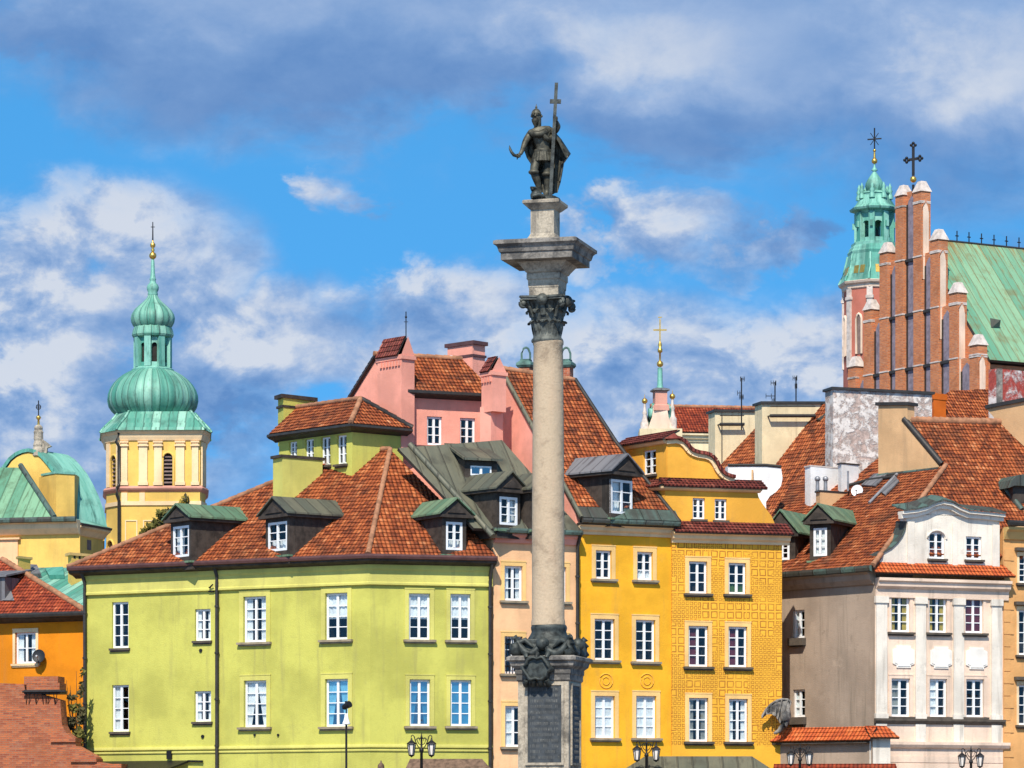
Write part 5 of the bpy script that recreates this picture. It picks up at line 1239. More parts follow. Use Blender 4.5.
# ================================================================== CHURCH TOWER WITH ONION DOMES
tw = thing('onion_dome_tower', 'yellow church tower with pale green ribbed onion dome and lantern', 'tower', ground(152.5, 212))
Y = 211; S = Y/F; g0 = ground(152.8, Y); zf = lambda y: zat(y, Y)
fp = [(121, Y-3.0), (200, Y-3.15), (205.5, Y-1.6), (205, Y+2.4), (198, Y+3.6), (118, Y+3.8), (106, Y+2.2), (106.5, Y-1.5)]
fp = [ground(*q) for q in fp]
def scaled(k, add=0.0): m_ = sum(fp, Vector())/8; return [m_+(p-m_)*k for p in fp]
TF = [Fac(fp[i].xy, fp[(i+1) % 8].xy) for i in range(8)]
yS, yT = zf(493), zf(447)
wh1 = TF[0].rect(163.6, 453.5, 172.5, 490.5); wl1 = TF[7].rect(111.5, 456, 116.5, 489); wl2 = TF[7].rect(107.5, 541, 113.5, 557)
mb = MB()
wall(mb, TF[0], 0, TF[0].L, 0, zf(437), [wh1], rev=.25); wall(mb, TF[7], 0, TF[7].L, 0, zf(437), [wl1, wl2], rev=.25)
for i in range(1, 7): TF[i].box(mb, 0.001, TF[i].L-.001, 0, zf(437)-.002, -.2, 0)
mb.build('wall', ['churchy', 'room'], tw)
def band(pts, prof, mat, name):
    mb = MB(); path_extrude(mb, pts+[pts[0]+Vector((0, .001, 0))], prof); return mb.build(name, mat, tw)
loop = [fp[6], fp[7], fp[0], fp[1], fp[2], fp[3]]
band2 = lambda prof, mat, name: (lambda mb: (path_extrude(mb, loop, prof), mb.build(name, mat, tw)))(MB())
band2([(-.05, zf(436)), (.3, zf(436.5)), (.28, zf(438)), (.18, zf(440)), (.14, zf(443)), (.08, zf(446)), (-.05, zf(447))], 'creamtrim', 'cornice')
band2([(-.05, zf(490.5)), (.1, zf(491)), (.2, zf(493)), (.16, zf(494.5)), (.06, zf(496)), (-.05, zf(497.5))], 'pinkst', 'string_course')
band2([(-.05, zf(506)), (.08, zf(506)), (.08, zf(510)), (-.05, zf(510))], 'creamtrim', 'string_course')
for x0, x1 in ((121.3, 127.6), (139, 147.5), (154.3, 162), (176, 184.5), (192, 198.5)):
    f = TF[0]; a, b = f.u(x0), f.u(x1); mb = MB()
    f.box(mb, a, b, zf(490.4), zf(447), -.02, .12); f.box(mb, a-.08, b+.08, zf(452), zf(450.5), -.02, .2); f.box(mb, a-.06, b+.06, zf(448.5), zf(446.8), -.02, .18); f.box(mb, a-.05, b+.05, zf(490.4), zf(487), -.02, .17)
    mb.build('pilaster', 'creamtrim', tw)
for x0, x1 in ((121.5, 127.5), (139.5, 145)):
    f = TF[0]; mb = MB(); f.box(mb, f.u(x0), f.u(x1), zf(506), zf(497.5), -.02, .07); mb.build('pilaster_strip', 'creamtrim', tw)
for x0, x1 in ((107.5, 110.5), (117.5, 120.5)):
    f = TF[7]; mb = MB(); f.box(mb, f.u(x0), f.u(x1), zf(490.4), zf(447), -.02, .1); mb.build('pilaster', 'creamtrim', tw)
f = TF[1]; mb = MB(); f.box(mb, .25, f.L-.25, zf(490.4), zf(447), -.02, .1); mb.build('pilaster', 'creamtrim', tw)
f = TF[0]; mb = MB(); 
for a, b, c, e in ((128, 138.5, 527, 526), ): pass
for (x0, x1, y0, y1) in ((125, 137.5, 520, 552), (143, 160, 520, 548)):
    a, z0, b, z1 = f.rect(x0, y0, x1, y1); t_ = .07
    for q in ((a, b, z1-t_, z1), (a, a+t_, z0, z1-t_-.002), (b-t_, b, z0, z1-t_-.002)): f.box(mb, q[0], q[1], q[2], q[3], -.02, .04)
    mb.build('wall_panel', 'creamtrim', tw); mb = MB()
for f, h, sl in ((TF[0], wh1, 10), (TF[7], wl1, 8), (TF[7], wl2, 0)):
    mb = MB(); um = (h[0]+h[2])/2; rad = (h[2]-h[0])/2
    for k in range(sl):
        z = h[1]+(h[3]-h[1])*(k+.5)/sl; mb.hexa([f.p(h[0], z-.12, -.05), f.p(h[2], z-.12, -.05), f.p(h[2], z+.02, -.3), f.p(h[0], z+.02, -.3)], [f.p(h[0], z-.07, -.05), f.p(h[2], z-.07, -.05), f.p(h[2], z+.07, -.3), f.p(h[0], z+.07, -.3)])
    if not sl: mb.poly([f.p(h[0], h[1], -.2), f.p(h[2], h[1], -.2), f.p(h[2], h[3], -.2), f.p(h[0], h[3], -.2)])
    lo = mb.build('louvre', 'louvre', tw)
    mb = MB(); rr = rad*1.0
    for s_ in (-1, 1):
        arc = [f.p(um+s_*rad*math.cos(a*math.pi/12), h[3]-rr+rr*math.sin(a*math.pi/12), -.02) for a in range(7)]; mb.poly([f.p(um+s_*rad, h[3]+.004, -.02)]+arc)
    pts = [f.p(h[0]-.06, h[1], .02), f.p(h[0]-.06, h[3]-rr, .02)]+[f.p(um-(rad+.06)*math.cos(a*math.pi/8), h[3]-rr+(rr+.06)*math.sin(a*math.pi/8), .02) for a in range(1, 8)]+[f.p(h[2]+.06, h[3]-rr, .02), f.p(h[2]+.06, h[1], .02)]
    mb.tube(pts, .07, 6); mb.build('arch_surround', 'churchy', tw)
mb = MB(); f = TF[0]; mb.tube([fp[0]+Vector((-.1, -.15, zf(438))), fp[0]+Vector((-.25, -.3, zf(448))), fp[0]+Vector((-.1, -.15, zf(452))), fp[0]+Vector((-.1, -.15, zf(489))), fp[0]+Vector((-.2, -.35, zf(493))), fp[0]+Vector((-.2, -.35, zf(500))), fp[0]+Vector((-.1, -.12, zf(506))), fp[0]+Vector((-.1, -.12, 5))], .1, 8); mb.build('downpipe', 'gutter', tw)
# skirt roof: octagon drawing in to the dome
m_ = sum(fp, Vector())/8
rows = []
for k, y in ((1.125, 436.5), (1.09, 433.5), (1.0, 428.5), (.89, 423), (.82, 418.5), (.78, 416)):
    rows.append([Vector((m_.x+(p.x-m_.x)*k, m_.y+(p.y-m_.y)*k, zf(y))) for p in fp])
mb = MB()
for a, b in zip(rows, rows[1:]):
    for i in range(8): mb.poly([a[i], a[(i+1) % 8], b[(i+1) % 8], b[i]])
mb.poly(rows[0][::-1]); mb.poly(rows[-1])
for i in range(8): mb.tube([rw[i]+UP*.03 for rw in rows], .08, 6)
mb.build('skirt_roof', 'copper', tw)
mb = MB(); mb.lathe(g0, [(r*S, zf(y)) for r, y in [(38, 418), (38.5, 417), (37, 415.8), (37.5, 415), (41, 411.5), (43.8, 407), (45, 401.5), (44.6, 396), (42.8, 390.5), (39.5, 385), (35, 380), (29.5, 375.5), (24, 372.3), (20.5, 371)]], 96, rib=(24, .035)); mb.build('dome', 'copper', tw)
mb = MB(); mb.lathe(g0, [(r*S, zf(y)) for r, y in [(21, 371.5), (21.3, 370), (19.5, 369), (18.6, 368)]], 16, smooth=False); mb.build('lantern_base', 'coppers', tw)
mb = MB(); r8 = R(22.5)+R(12)
mb.lathe(g0, [(13.5*S, zf(369)), (13.5*S, zf(338))], 8, mi=1, smooth=False, rot=r8)
for k in range(8):
    a = r8+k*math.pi/4; n_ = Vector((math.cos(a), math.sin(a), 0)); t_ = Vector((-n_.y, n_.x, 0))
    mb.box(g0+n_*17*S+UP*zf(353), t_*.2, n_*.12, UP*(15*S))
    b_ = a+math.pi/4; n2 = Vector((math.cos(b_), math.sin(b_), 0)); p, q = g0+n_*16.7*S, g0+n2*16.7*S; mm = (p+q)/2; hw_ = (q-p)*.5
    for s_ in (-1, 1): mb.prism([mm+hw_*s_+UP*zf(368), mm+hw_*s_*.42+UP*zf(368), mm+hw_*s_*.42+UP*zf(340), mm+hw_*s_+UP*zf(340)], (g0-mm).normalized()*.12)
    mb.prism([mm-hw_+UP*zf(368), mm+hw_+UP*zf(368), mm+hw_+UP*zf(363.5), mm-hw_+UP*zf(363.5)], (g0-mm).normalized()*.13)
    arc = [mm+hw_*.43*math.cos(j*math.pi/8)+UP*(zf(347)+.43*hw_.length*math.sin(j*math.pi/8)) for j in range(9)]
    mb.prism([mm+hw_*.43+UP*zf(338.5), mm+hw_*.43+UP*zf(347)]+arc[1:-1]+[mm-hw_*.43+UP*zf(347), mm-hw_*.43+UP*zf(338.5)], (g0-mm).normalized()*.1)
mb.build('lantern', ['coppers', 'room'], tw)
mb = MB(); mb.lathe(g0, [(r*S, zf(y)) for r, y in [(17, 338.5), (20, 337.5), (21, 335.5), (20.8, 334), (20.4, 332), (19.6, 329), (18.4, 327)]], 16, smooth=False); mb.build('lantern_cornice', 'copper', tw)
mb = MB(); mb.lathe(g0, [(r*S, zf(y)) for r, y in [(18.3, 327.5), (19.6, 326), (21.3, 322.5), (21.9, 318.5), (21, 314.5), (18.2, 310), (14, 306), (9.5, 302), (6.2, 298.5), (4.8, 295.5)]], 72, rib=(18, .035)); mb.build('onion', 'copper', tw)
mb = MB(); mb.lathe(g0, [(r*S, zf(y)) for r, y in [(4.8, 295.5), (5.3, 294), (4.6, 292.5), (5.8, 290), (6.1, 287.5), (5.2, 285), (3.3, 283), (2.8, 280.5), (3.4, 279.3), (2.7, 278), (2.1, 272), (1.7, 262), (1.3, 259.5)]], 20); mb.build('finial_stem', 'coppers', tw)
mb = MB(); mb.sphere(g0+UP*zf(255.7), 3.7*S); mb.build('gilt_ball', 'gold', tw)
mb = MB(); mb.lathe(g0, [(r*S, zf(y)) for r, y in [(.9, 252.5), (2, 250), (1, 248.5), (2.6, 246.3), (2.6, 244), (1, 242.5), (.7, 240)]], 10); mb.build('gilt_knop', 'gold', tw)
mb = MB(); mb.tube([g0+UP*zf(242), g0+UP*zf(222)], [.05, .03], 6); mb.box(g0+UP*zf(227), (.12, 0, 0), (0, .02, 0), (0, 0, .02)); mb.build('spike', 'iron', tw)

# ================================================================== YELLOW CHURCH WITH BARREL ROOF
ck = thing('yellow_church', 'yellow church with round arched end and pale green copper barrel roof', 'church', ground(40, 205))
Y = 198; S = Y/F
# low front wing
f = Fac(ground(-30, 196.5).xy, ground(80, 195).xy); f2 = Fac(ground(73, 195.9).xy, ground(103, 199.5).xy)
zc, zw = f.z(40, 521), f.z(40, 534)
mb = MB(); wall(mb, f, 0, f.L, 0, zw, []); f2.box(mb, .02, f2.L, 0, f2.z(88, 537), -.3, 0); mb.build('wall', 'churchy', ck)
cornice(ck, [f.a, f.p(f.L, 0)], zc, 'creamtrim', prof=((-.05, 0), (.6, 0), (.6, -.1), (.45, -.2), (.4, -.45), (.15, -.75), (-.05, -.8)))
cornice(ck, [f2.p(.02, 0), f2.p(f2.L, 0)], f2.z(88, 527), 'creamtrim', prof=((-.05, 0), (.5, 0), (.5, -.15), (.3, -.3), (.1, -.55), (-.05, -.6)))
for px0, px1, y0, y1 in ((-20, 18.5, 540, 590),):
    mb = MB(); a, z0, b, z1 = f.rect(px0, y0, px1, y1); f.box(mb, a, b, z0, z1, -.02, .12); f.box(mb, a-.05, b+.15, z1, z1+.1, -.02, .25); mb.build('wall_bay', 'peach', ck)
mb = MB(); a, z0, b, z1 = f2.rect(87, 540, 91, 550); f2.box(mb, a, b, z0, z1, -.02, .02); mb.build('arched_window', 'louvre', ck)
# arched end wall, its plane facing us and slightly left
fa = Fac(ground(-12, 201).xy, ground(76, 199.3).xy)
def A(x, y, o=0): return fa.hit(x, y)+fa.n*o
arc = [(-14, 525), (-8, 500), (0, 481), (6, 469.5), (12, 461), (18, 456), (24, 453.3), (30, 452.2), (36, 453.5), (42, 457.5), (48, 464.5), (53, 471), (58, 480), (64, 492), (69, 505), (73, 522)]
fr_ = [A(x, y) for x, y in arc]
bd = Vector((.86, .5, 0)); LB = 1.95
bk_ = [p+bd*LB-UP*.2 for p in fr_]
mb = MB(); mb.poly(fr_+[A(73, 560), A(-14, 560)]); mb.poly(bk_+[A(73, 560)+bd*LB, A(-14, 560)+bd*LB]); mb.build('arched_wall', 'churchy', ck)
mb = MB(); m0 = A(30, 500)
lo = [p+UP*.02-bd*.12 for p in fr_]; hi2 = [p+(p-m0).normalized()*.22-bd*.12 for p in fr_]; hb = [p+(p-m0-bd*LB).normalized()*.22 for p in bk_]
n_ = len(fr_); rows = [[a+(b-a)*(j/6) for a, b in zip(hi2, hb)] for j in range(7)]
cum_ = [0]
for p, q in zip(fr_, fr_[1:]): cum_.append(cum_[-1]+(p-q).length)
mb.grid(rows, 0, False, True, lambda a, k: (a*LB/6, cum_[min(k, n_-1)]))
mb.grid([lo, hi2], 0, False, False); 
mb.build('barrel_roof', 'coppers', ck)
# projecting pier at the foot of the arch
fpz = Fac(ground(56, 198.0).xy, ground(74.5, 198.6).xy); mb = MB(); fpz.box(mb, 0, fpz.L, 0, fpz.z(65, 474), -2.5, 0); po = mb.build('pier', 'churchy', ck)
fq = Fac(fpz.p(fpz.L+.003, 0).xy, ground(83, 201.6).xy); mb = MB(); fq.box(mb, 0, fq.L, 0, fq.z(78, 476), -.3, 0); mb.build('pier', 'cream', ck)
mb = MB(); mb.prism([fpz.p(-.04, fpz.z(65, 474), .05), fpz.p(fpz.L+.04, fpz.z(65, 474), .05), fpz.p(fpz.L+.1, fpz.z(65, 473.5), -2), fpz.p(-.04, fpz.z(65, 473.5), -2)], UP*.12); mb.build('pier_cap', 'coppers', ck)
mb = MB(); q = [(75, 474), (81, 480), (86, 490), (89, 502), (90.5, 513), (90.5, 524)]; q2 = [(79, 473), (85.5, 479), (90.5, 489), (93.5, 501), (95, 512), (95, 523)]
mb.grid([[at(x, y, 200.6) for x, y in q], [at(x, y, 201.4) for x, y in q2]], 0); mb.build('roof_rib', 'coppers', ck)
# green lean-to roof in front of the arch
zr = zc+.05
pl = tri_plane(f.p(0, zr, .6), f.p(f.L, zr, .6), at(0, 467, 199.2))
roof([f.p(0, zr, .6), pl.hit(54.5, 519), pl.hit(20.5, 467.5), pl.hit(-32, 467.5)], 'copperl', ck, tile=False, name='lean_to_roof')
mb = MB(); mb.tube([pl.hit(54.5, 519)+UP*.1, pl.hit(20.5, 467)+UP*.1], .16, 6); mb.build('roof_verge', 'guttert', ck)
gutter(ck, [f.a, f.p(f.L, 0)], zr+.1, 'guttert', out=.8, w_=.25, h=.3)
roof([f2.p(0, f2.z(88, 526), .6), f2.p(f2.L, f2.z(88, 526), .6), f2.p(f2.L, f2.z(88, 519), -.6), f2.p(0, f2.z(88, 519), -.6)], 'coppers', ck, tile=False, name='lean_to_roof')
# statue-like stone finial
fx = thing('stone_finial', 'pale carved stone finial with small iron cross on the barrel roof', 'finial', at(39, 455, 200.3))
Yq = 200.3; Sq = Yq/F; g0 = ground(38.5, Yq); zq = lambda y: zat(y, Yq)
mb = MB(); mb.lathe(g0+Vector((-.0, 0, 0)), [(r*Sq, zq(y)) for r, y in [(6.5, 456), (6.2, 450), (5, 447), (5.4, 445), (4.3, 441), (4.8, 439), (4.6, 434), (5, 432), (4, 430), (4.4, 428), (4, 426.5), (2.2, 425)]], 10, smooth=False, rot=.3)
mb.prism([at(x, y, Yq-.15) for x, y in [(38, 438), (42, 439), (46, 441.5), (51.5, 446), (47, 448), (47, 453), (38, 454)]], Vector((0, .35, 0))); mb.build('carved_body', 'stone', fx)
mb = MB(); mb.lathe(g0, [(r*Sq, zq(y)) for r, y in [(1.3, 425), (1, 420), (2.6, 418), (2.2, 416.5), (.8, 415.5)]], 10); mb.build('knop', 'gold', fx)
mb = MB(); mb.tube([g0+UP*zq(416), g0+UP*zq(400.5)], .035, 6); mb.tube([g0+UP*zq(407)+Vector((2.3*Sq*math.cos(a*math.pi/6), 0, 2.3*Sq*math.sin(a*math.pi/6))) for a in range(13)], .03, 6); mb.tube([g0+UP*zq(407)-Vector((2.3*Sq, 0, 0)), g0+UP*zq(407)+Vector((2.3*Sq, 0, 0))], .03, 6); mb.build('cross', 'iron', fx)
# low green-roofed building below
gb_ = thing('low_green_building', 'low building with flat green copper roof and skylights below the yellow church', 'building', ground(55, 178))
f = Fac(ground(-20, 176).xy, ground(86, 173).xy); zr0, zr1 = f.z(50, 606), f.z(50, 566)
mb = MB(); wall(mb, f, 0, f.L, 0, zr0-.05, []); mb.build('wall', 'churchy', gb_)
pl = slope(f, zr0, 22, .2)
gr_ = roof([pl.hit(-20, 606), pl.hit(88, 606), pl.hit(88, 585), pl.hit(68, 567.5), pl.hit(-20, 567.5)], 'copper', gb_, tile=False)
for q, mt in (((46, 572), (64, 571), (65, 579), (50, 579.5)), 'coppers'), (((24, 568), (38, 569), (42, 578), (30, 578)), 'leadg'): 
    mb = MB(); mb.prism([pl.hit(*p)+pl.n*.02 for p in q], pl.n*.22); mb.build('skylight', mt, gr_)
chimney(gb_, (68, 177.6), (71.5, 176.8), (97.5, 178.2), 552.5, 8, 'churchy', 'cream', capth=.14, grow=.12)
f = Fac(ground(71.5, 176.8).xy, ground(97.5, 178.2).xy)
mb = MB()
for k in range(5): u = f.L*(.12+.19*k); z = zat(557.5, 177); f.box(mb, u-.07, u+.07, z-.06, z+.1, -.02, .004)
mb.build('vent_holes', 'room', gb_)
chimney(gb_, (18, 179.6), (19, 179), (30.5, 179.8), 556, 8, 'churchy', 'cream', capth=.12, grow=.08)

# ================================================================== ORANGE HOUSE AT THE LEFT EDGE
lo_ = thing('orange_house', 'bright orange house with red tiled hip roof at the left edge', 'house', ground(40, 160))
f = Fac(ground(-40, 155.5).xy, ground(92, 152.5).xy); OZ = f.z(40, 621)
oh_ = [f.rect(15.5, 632.5, 36, 663.5)]
mb = MB(); wall(mb, f, 0, f.L, 0, OZ, oh_); mb.build('wall', ['orange', 'room'], lo_)
for h in oh_: window(lo_, f, h, 2, 2, sur='creamtrim', surw=.13, sill='creamtrim', cur='side', sillout=.1)
ez = f.z(40, 614.5); pl = slope(f, ez, 40, .5)
lr_ = roof([pl.hit(-40, 615.5), pl.hit(87, 612.5), pl.hit(2, 560), pl.hit(-40, 561)], 'tile2', lo_)
roof([pl.hit(87, 612.5), pl.hit(2, 560), pl.hit(2, 560)+Vector((2, 8, -4)), pl.hit(87, 612.5)+Vector((0, 9, 0))], 'tile2', lo_)
ridge(lr_, pl.hit(86, 612)+UP*.05, pl.hit(2, 560)+UP*.05, 'cap', r=.13, step=.35)
gutter(lo_, [f.a, f.p(f.L, 0)], ez+.05, 'gutter', out=.62, w_=.2, h=.22)
mb = MB(); path_extrude(mb, [f.a, f.p(f.L, 0)], [(-.05, ez-.1), (.48, ez-.1), (.44, ez-.2), (.1, ez-.34), (-.05, ez-.36)]); mb.build('eaves_soffit', 'dkwood', lo_)
mb = MB(); g = pl.hit(2, 602); ff = Fac((g-f.d).xy, (g+f.d).xy); z0 = g.z
ff.box(mb, 0, 1.15, z0-.5, z0+1.1, -2, 0); dm = mb.build('dormer', 'leadg', lo_)
mb = MB(); mb.prism([ff.p(-.3, z0+1.1, .15), ff.p(1.3, z0+1.1, .15), ff.p(1.3, z0+1.5, -2), ff.p(-.3, z0+1.5, -2)], UP*.08); mb.build('dormer_roof', 'leadg', dm)
mb = MB(); mb.prism([pl.hit(5, 578)+pl.n*.07, pl.hit(7, 578)+pl.n*.07, pl.hit(15, 602)+pl.n*.07, pl.hit(3, 602)+pl.n*.07], pl.n*.03); mb.build('flashing', 'leadg', dm)
dq = f.hit(38.5, 656)+f.n*.45
t = dish('dark grey satellite dish beside the orange house window', 38.5, 656, dq.y, .29, 'dishd', look=(-.15, -1, .25), stem=.35)

# ================================================================== OLD BRICK WALL WITH STEPPED TOP
bkw = thing('brick_wall', 'old red brick wall with stepped top at the lower left corner', 'wall', ground(50, 143))
f = Fac(ground(-40, 144.6).xy, ground(125, 143.4).xy)
mb = MB(); pts = [(-40, 775), (125, 775), (122, 771), (121, 766), (97, 762), (96, 757), (76, 746), (75, 740), (66, 733), (62, 725), (60, 700), (25, 690), (24, 684), (-40, 682)]
q = [f.hit(*p) for p in pts]; q[0].z = 0; q[1].z = 0; mb.prism(q, f.n*-.8); wo = mb.build('masonry', 'brickw', bkw)
for (x0, x1, y0, y1) in ((24.5, 58.5, 676.5, 683), (27, 60, 683, 690), (25, 61, 690, 692.5)):
    a, z0, b, z1 = f.rect(x0, y0, x1, y1+1.5); mb = MB(); f.box(mb, a, b, z0, z1, -.85, .06 if y0 < 690 else .14); mb.build('pier_course', 'brickw' if y0 < 690 else 'gutter', bkw)
for (x0, x1, y0, y1) in ((51, 76, 738, 742), (71, 97, 758.5, 762), (96, 122, 764, 768)):
    a, z0, b, z1 = f.rect(x0, y0, x1, y1); mb = MB(); f.box(mb, a, b, z0, z1, -.86, .1); mb.build('step_coping', 'brickw', bkw)
mb = MB()
a, z0, b, z1 = f.rect(24, 690, 67, 693); mb.tube([f.p(a, z0+.05, .2), f.p(b, z0+.05, .2)], .05, 6)
for k in range(9):
    u = a+.15+(b-a-.5)*k/8; mb.tube([f.p(u, z0+.03, .2), f.p(u+random.uniform(-.15, .15), z0-.45, .02)], .016, 5)
mb.build('iron_bracket', 'iron', bkw)

def leaves(mb, c, rad, n, size, mi=0, seed=1):
    rnd = random.Random(seed)
    for _ in range(n):
        while True:
            p = Vector((rnd.uniform(-1, 1), rnd.uniform(-1, 1), rnd.uniform(-1, 1)))
            if p.length < 1: break
        p = Vector(c)+Vector((p.x*rad[0], p.y*rad[1], p.z*rad[2]))
        n_ = Vector((rnd.uniform(-1, 1), rnd.uniform(-1, .2), rnd.uniform(-.3, 1))).normalized(); a = n_.orthogonal().normalized(); a.rotate(Matrix.Rotation(rnd.uniform(0, 6.28), 3, n_)); b = n_.cross(a); s_ = size*rnd.uniform(.6, 1.3)
        mb.poly([p-a*s_, p-a*s_*.2+b*s_*.5, p+a*s_, p-a*s_*.2-b*s_*.5], mi)
vn = thing('ivy_bush', 'sparse dark ivy bush climbing between brick wall and green house', 'plant', ground(76, 144.9))
mb = MB(); Yv = 145.1; rnd = random.Random(3)
for k in range(9):
    x = rnd.uniform(66, 83); mb.tube([at(76+rnd.uniform(-2, 6), 766, Yv), at((x+78)/2, 730, Yv), at(x, rnd.uniform(668, 715), Yv)], [.03, .02, .008], 5)
mb.build('stem', 'bark', vn)
mb = MB()
for k, (x, y, rx, ry, n) in enumerate([(78, 738, 6, 12, 240), (70, 722, 7, 6, 120), (81, 715, 4, 10, 110), (75, 708, 7, 5, 60), (81, 690, 3, 9, 45), (66, 728, 5, 4, 60), (82, 672, 2, 5, 18), (72, 697, 5, 3, 25), (80, 755, 4, 9, 120)]):
    s_ = Yv/F; leaves(mb, at(x, y, Yv), (rx*s_, .3, ry*s_), n, .13, 0 if k % 3 else 1, k)
mb.build('foliage', ['leafd', 'leaf'], vn)
tr = thing('garden_tree', 'small yellowing tree between the church tower and the red roof', 'tree', ground(158, 196))
mb = MB(); Yt = 196; s_ = Yt/F
mb.tube([ground(158, Yt), at(158, 600, Yt), at(160, 540, Yt)], [.25, .16, .08], 8)
for x, y in ((145, 532), (152, 520), (163, 512), (172, 508), (178, 520), (183, 500)): mb.tube([at(159, 560, Yt), at((159+x)/2, (545+y)/2, Yt), at(x, y, Yt)], [.08, .05, .02], 6)
mb.build('trunk', 'bark', tr)
mb = MB()
for k, (x, y, rx, ry, n) in enumerate([(158, 527, 12, 9, 300), (150, 535, 9, 8, 200), (170, 520, 12, 11, 330), (163, 515, 7, 6, 130), (184, 505, 5, 9, 120), (177, 517, 9, 10, 230), (144, 533, 4, 5, 60), (160, 545, 16, 10, 350), (186, 499, 3, 5, 40)]):
    leaves(mb, at(x, y, Yt), (rx*s_, .6, ry*s_), n, .17, k % 3, k+20)
mb.build('crown', ['leaf', 'leafl', 'leafd'], tr)

# ================================================================== LOW WALL WITH TILED COPING, RIGHT
lw = thing('courtyard_wall', 'low grey wall with orange tile coping in front of the brown side wall', 'wall', ground(830, 143.5))
f = Fac(ground(776, 146.2).xy, ground(872, 143.6).xy); fr2 = Fac(ground(869, 143.7).xy, ground(893, 144.0).xy)
z0, z1 = f.z(830, 741), f.z(830, 727.5)
mb = MB(); f.box(mb, 0, f.L, 0, z0+.1, -.5, 0); mb.build('wall', 'brown', lw)
roof([f.p(-.1, z0, .35), f.p(f.L+.1, z0-.0, .35), f.p(f.L+.1, z1, -.25), f.p(-.1, z1, -.25)], 'tileo', lw, 'tile_coping', th=.06)
mb = MB(); mb.prism([f.p(-.1, z0-.12, .3), f.p(f.L-.1, z0-.12, .3), f.p(f.L-.1, z0-.07, .3), f.p(-.1, z0-.07, .3)], f.n*-.7); mb.build('coping_board', 'dkwood', lw)
mb = MB(); fr2.box(mb, 0, fr2.L-.15, 0, fr2.z(880, 739), -.5, .08); mb.build('gate_pier', 'white', lw)
zq0, zq1 = fr2.z(880, 738), fr2.z(880, 726.5)
roof([fr2.p(-.1, zq0, .4), fr2.p(fr2.L+.12, zq0, .4), fr2.p(fr2.L-.2, zq1, -.2), fr2.p(-.1, zq1, -.2)], 'tileo', lw, 'tile_coping', th=.06)
lw2 = thing('front_wall', 'lowest brick-red tile coped wall along the bottom, left of the gate pier', 'wall', ground(830, 141.5))
f = Fac(ground(776, 142).xy, ground(898, 141.3).xy)
mb = MB(); f.box(mb, 0, f.L, 0, f.z(830, 771), -.4, 0); mb.build('wall', 'brown', lw2)
zq = f.z(830, 771); roof([f.p(-.1, zq, .25), f.p(f.L, zq, .25), f.p(f.L-.1, zq+.26, -.2), f.p(-.1, zq+.26, -.2)], 'tile2', lw2, 'tile_coping', th=.06)

# ================================================================== WINGED SIGN ON THE CORNER
ws = thing('winged_sculpture', 'weathered fan-shaped wing sculpture fixed to the corner of the ochre house', 'sculpture', OF.p(OF.L-.1, OF.z(776, 735), .1))
Yw = 145.5; W_ = lambda x, y, dy=0: at(x, y, Yw-dy)
mb = MB(); top = [(762, 716.5), (766, 709.5), (771, 704), (777, 700.5), (782, 699), (788, 699.5), (791, 702)]; bot = [(762.5, 718), (767, 714.5), (771, 714), (775, 716), (777.5, 719), (780, 723), (784, 727)]
n_ = len(top); rows = []
for j in range(5):
    rows.append([W_(a[0]+(b[0]-a[0])*j/4, a[1]+(b[1]-a[1])*j/4, .06*math.sin(j*1.4)+(.1 if i % 2 else 0)) for i, (a, b) in enumerate(zip(top, bot))])
mb.grid(rows, 0, False, False); mb.grid([[p+Vector((0, .08, 0)) for p in r] for r in rows][::-1], 0, False, False)
for a, b in zip(top, bot): mb.tube([W_(a[0], a[1], .1), W_(b[0], b[1], .12)], .035, 6)
mb.tube([W_(x, y, .08) for x, y in top], .05, 6); mb.build('wing', 'stoned', ws)
mb = MB(); mb.tube([W_(784, 712, .1), W_(785, 720, .12), W_(783, 727, .15), W_(779, 731, .15), W_(774, 733.5, .1)], [.16, .2, .16, .1, .05], 8); mb.tube([W_(788, 703, .1), W_(788, 716, .1), W_(785, 726, .1)], [.05, .14, .1], 8); mb.build('body', 'stoned', ws)

# ================================================================== KIOSK ROOFS ALONG THE BOTTOM
def kiosk(label, px0, px1, top0, top1, ytop, Y, dep, mat, ov):
    t = thing('kiosk', label, 'kiosk', ground((px0+px1)/2, Y+dep/2))
    a, b = ground(px0, Y), ground(px1, Y); zt = zat(ytop, Y+dep/2); h = ov
    ze = zt-h; L0, L1 = at(top0, ytop, Y+dep/2), at(top1, ytop, Y+dep/2)
    c, e = a+Vector((0, dep, 0)), b+Vector((0, dep, 0))
    for poly in ([a+UP*ze, b+UP*ze, L1, L0], [c+UP*ze, e+UP*ze, L1, L0]): roof(poly, mat, t, tile=False, th=.08)
    for poly in ([a+UP*ze, c+UP*ze, L0], [b+UP*ze, e+UP*ze, L1]): roof(poly, mat, t, tile=False, th=.08)
    mb = MB(); mb.prism([a+Vector((.35, .35, 0)), b+Vector((-.35, .35, 0)), e+Vector((-.35, -.35, 0)), c+Vector((.35, -.35, 0))], UP*(ze-.05)); mb.build('body', 'dkwood', t)
    return t
kiosk('kiosk with brown shingle roof in front of the green house', 397, 508, 410, 482, 758.8, 137.2, 3.0, 'wood', 1.15)
kiosk('kiosk with wide weathered green hip roof in front of the yellow houses', 600, 795, 645, 752, 756.3, 138, 4.0, 'copperg', 1.15)
aw = thing('dark_awning', 'flat dark awning low on the green house wall by the brick steps', 'awning', GL.p(2.5, 3.2, 1.0))
f = GL; mb = MB(); a, b = f.u(100), f.u(189); zq = f.z(145, 762.8); mb.prism([f.p(a, zq, .02), f.p(b, zq, .02), f.p(b, zq-.35, 1.5), f.p(a, zq-.35, 1.5)], UP*.08); mb.build('canopy', 'iron', aw)
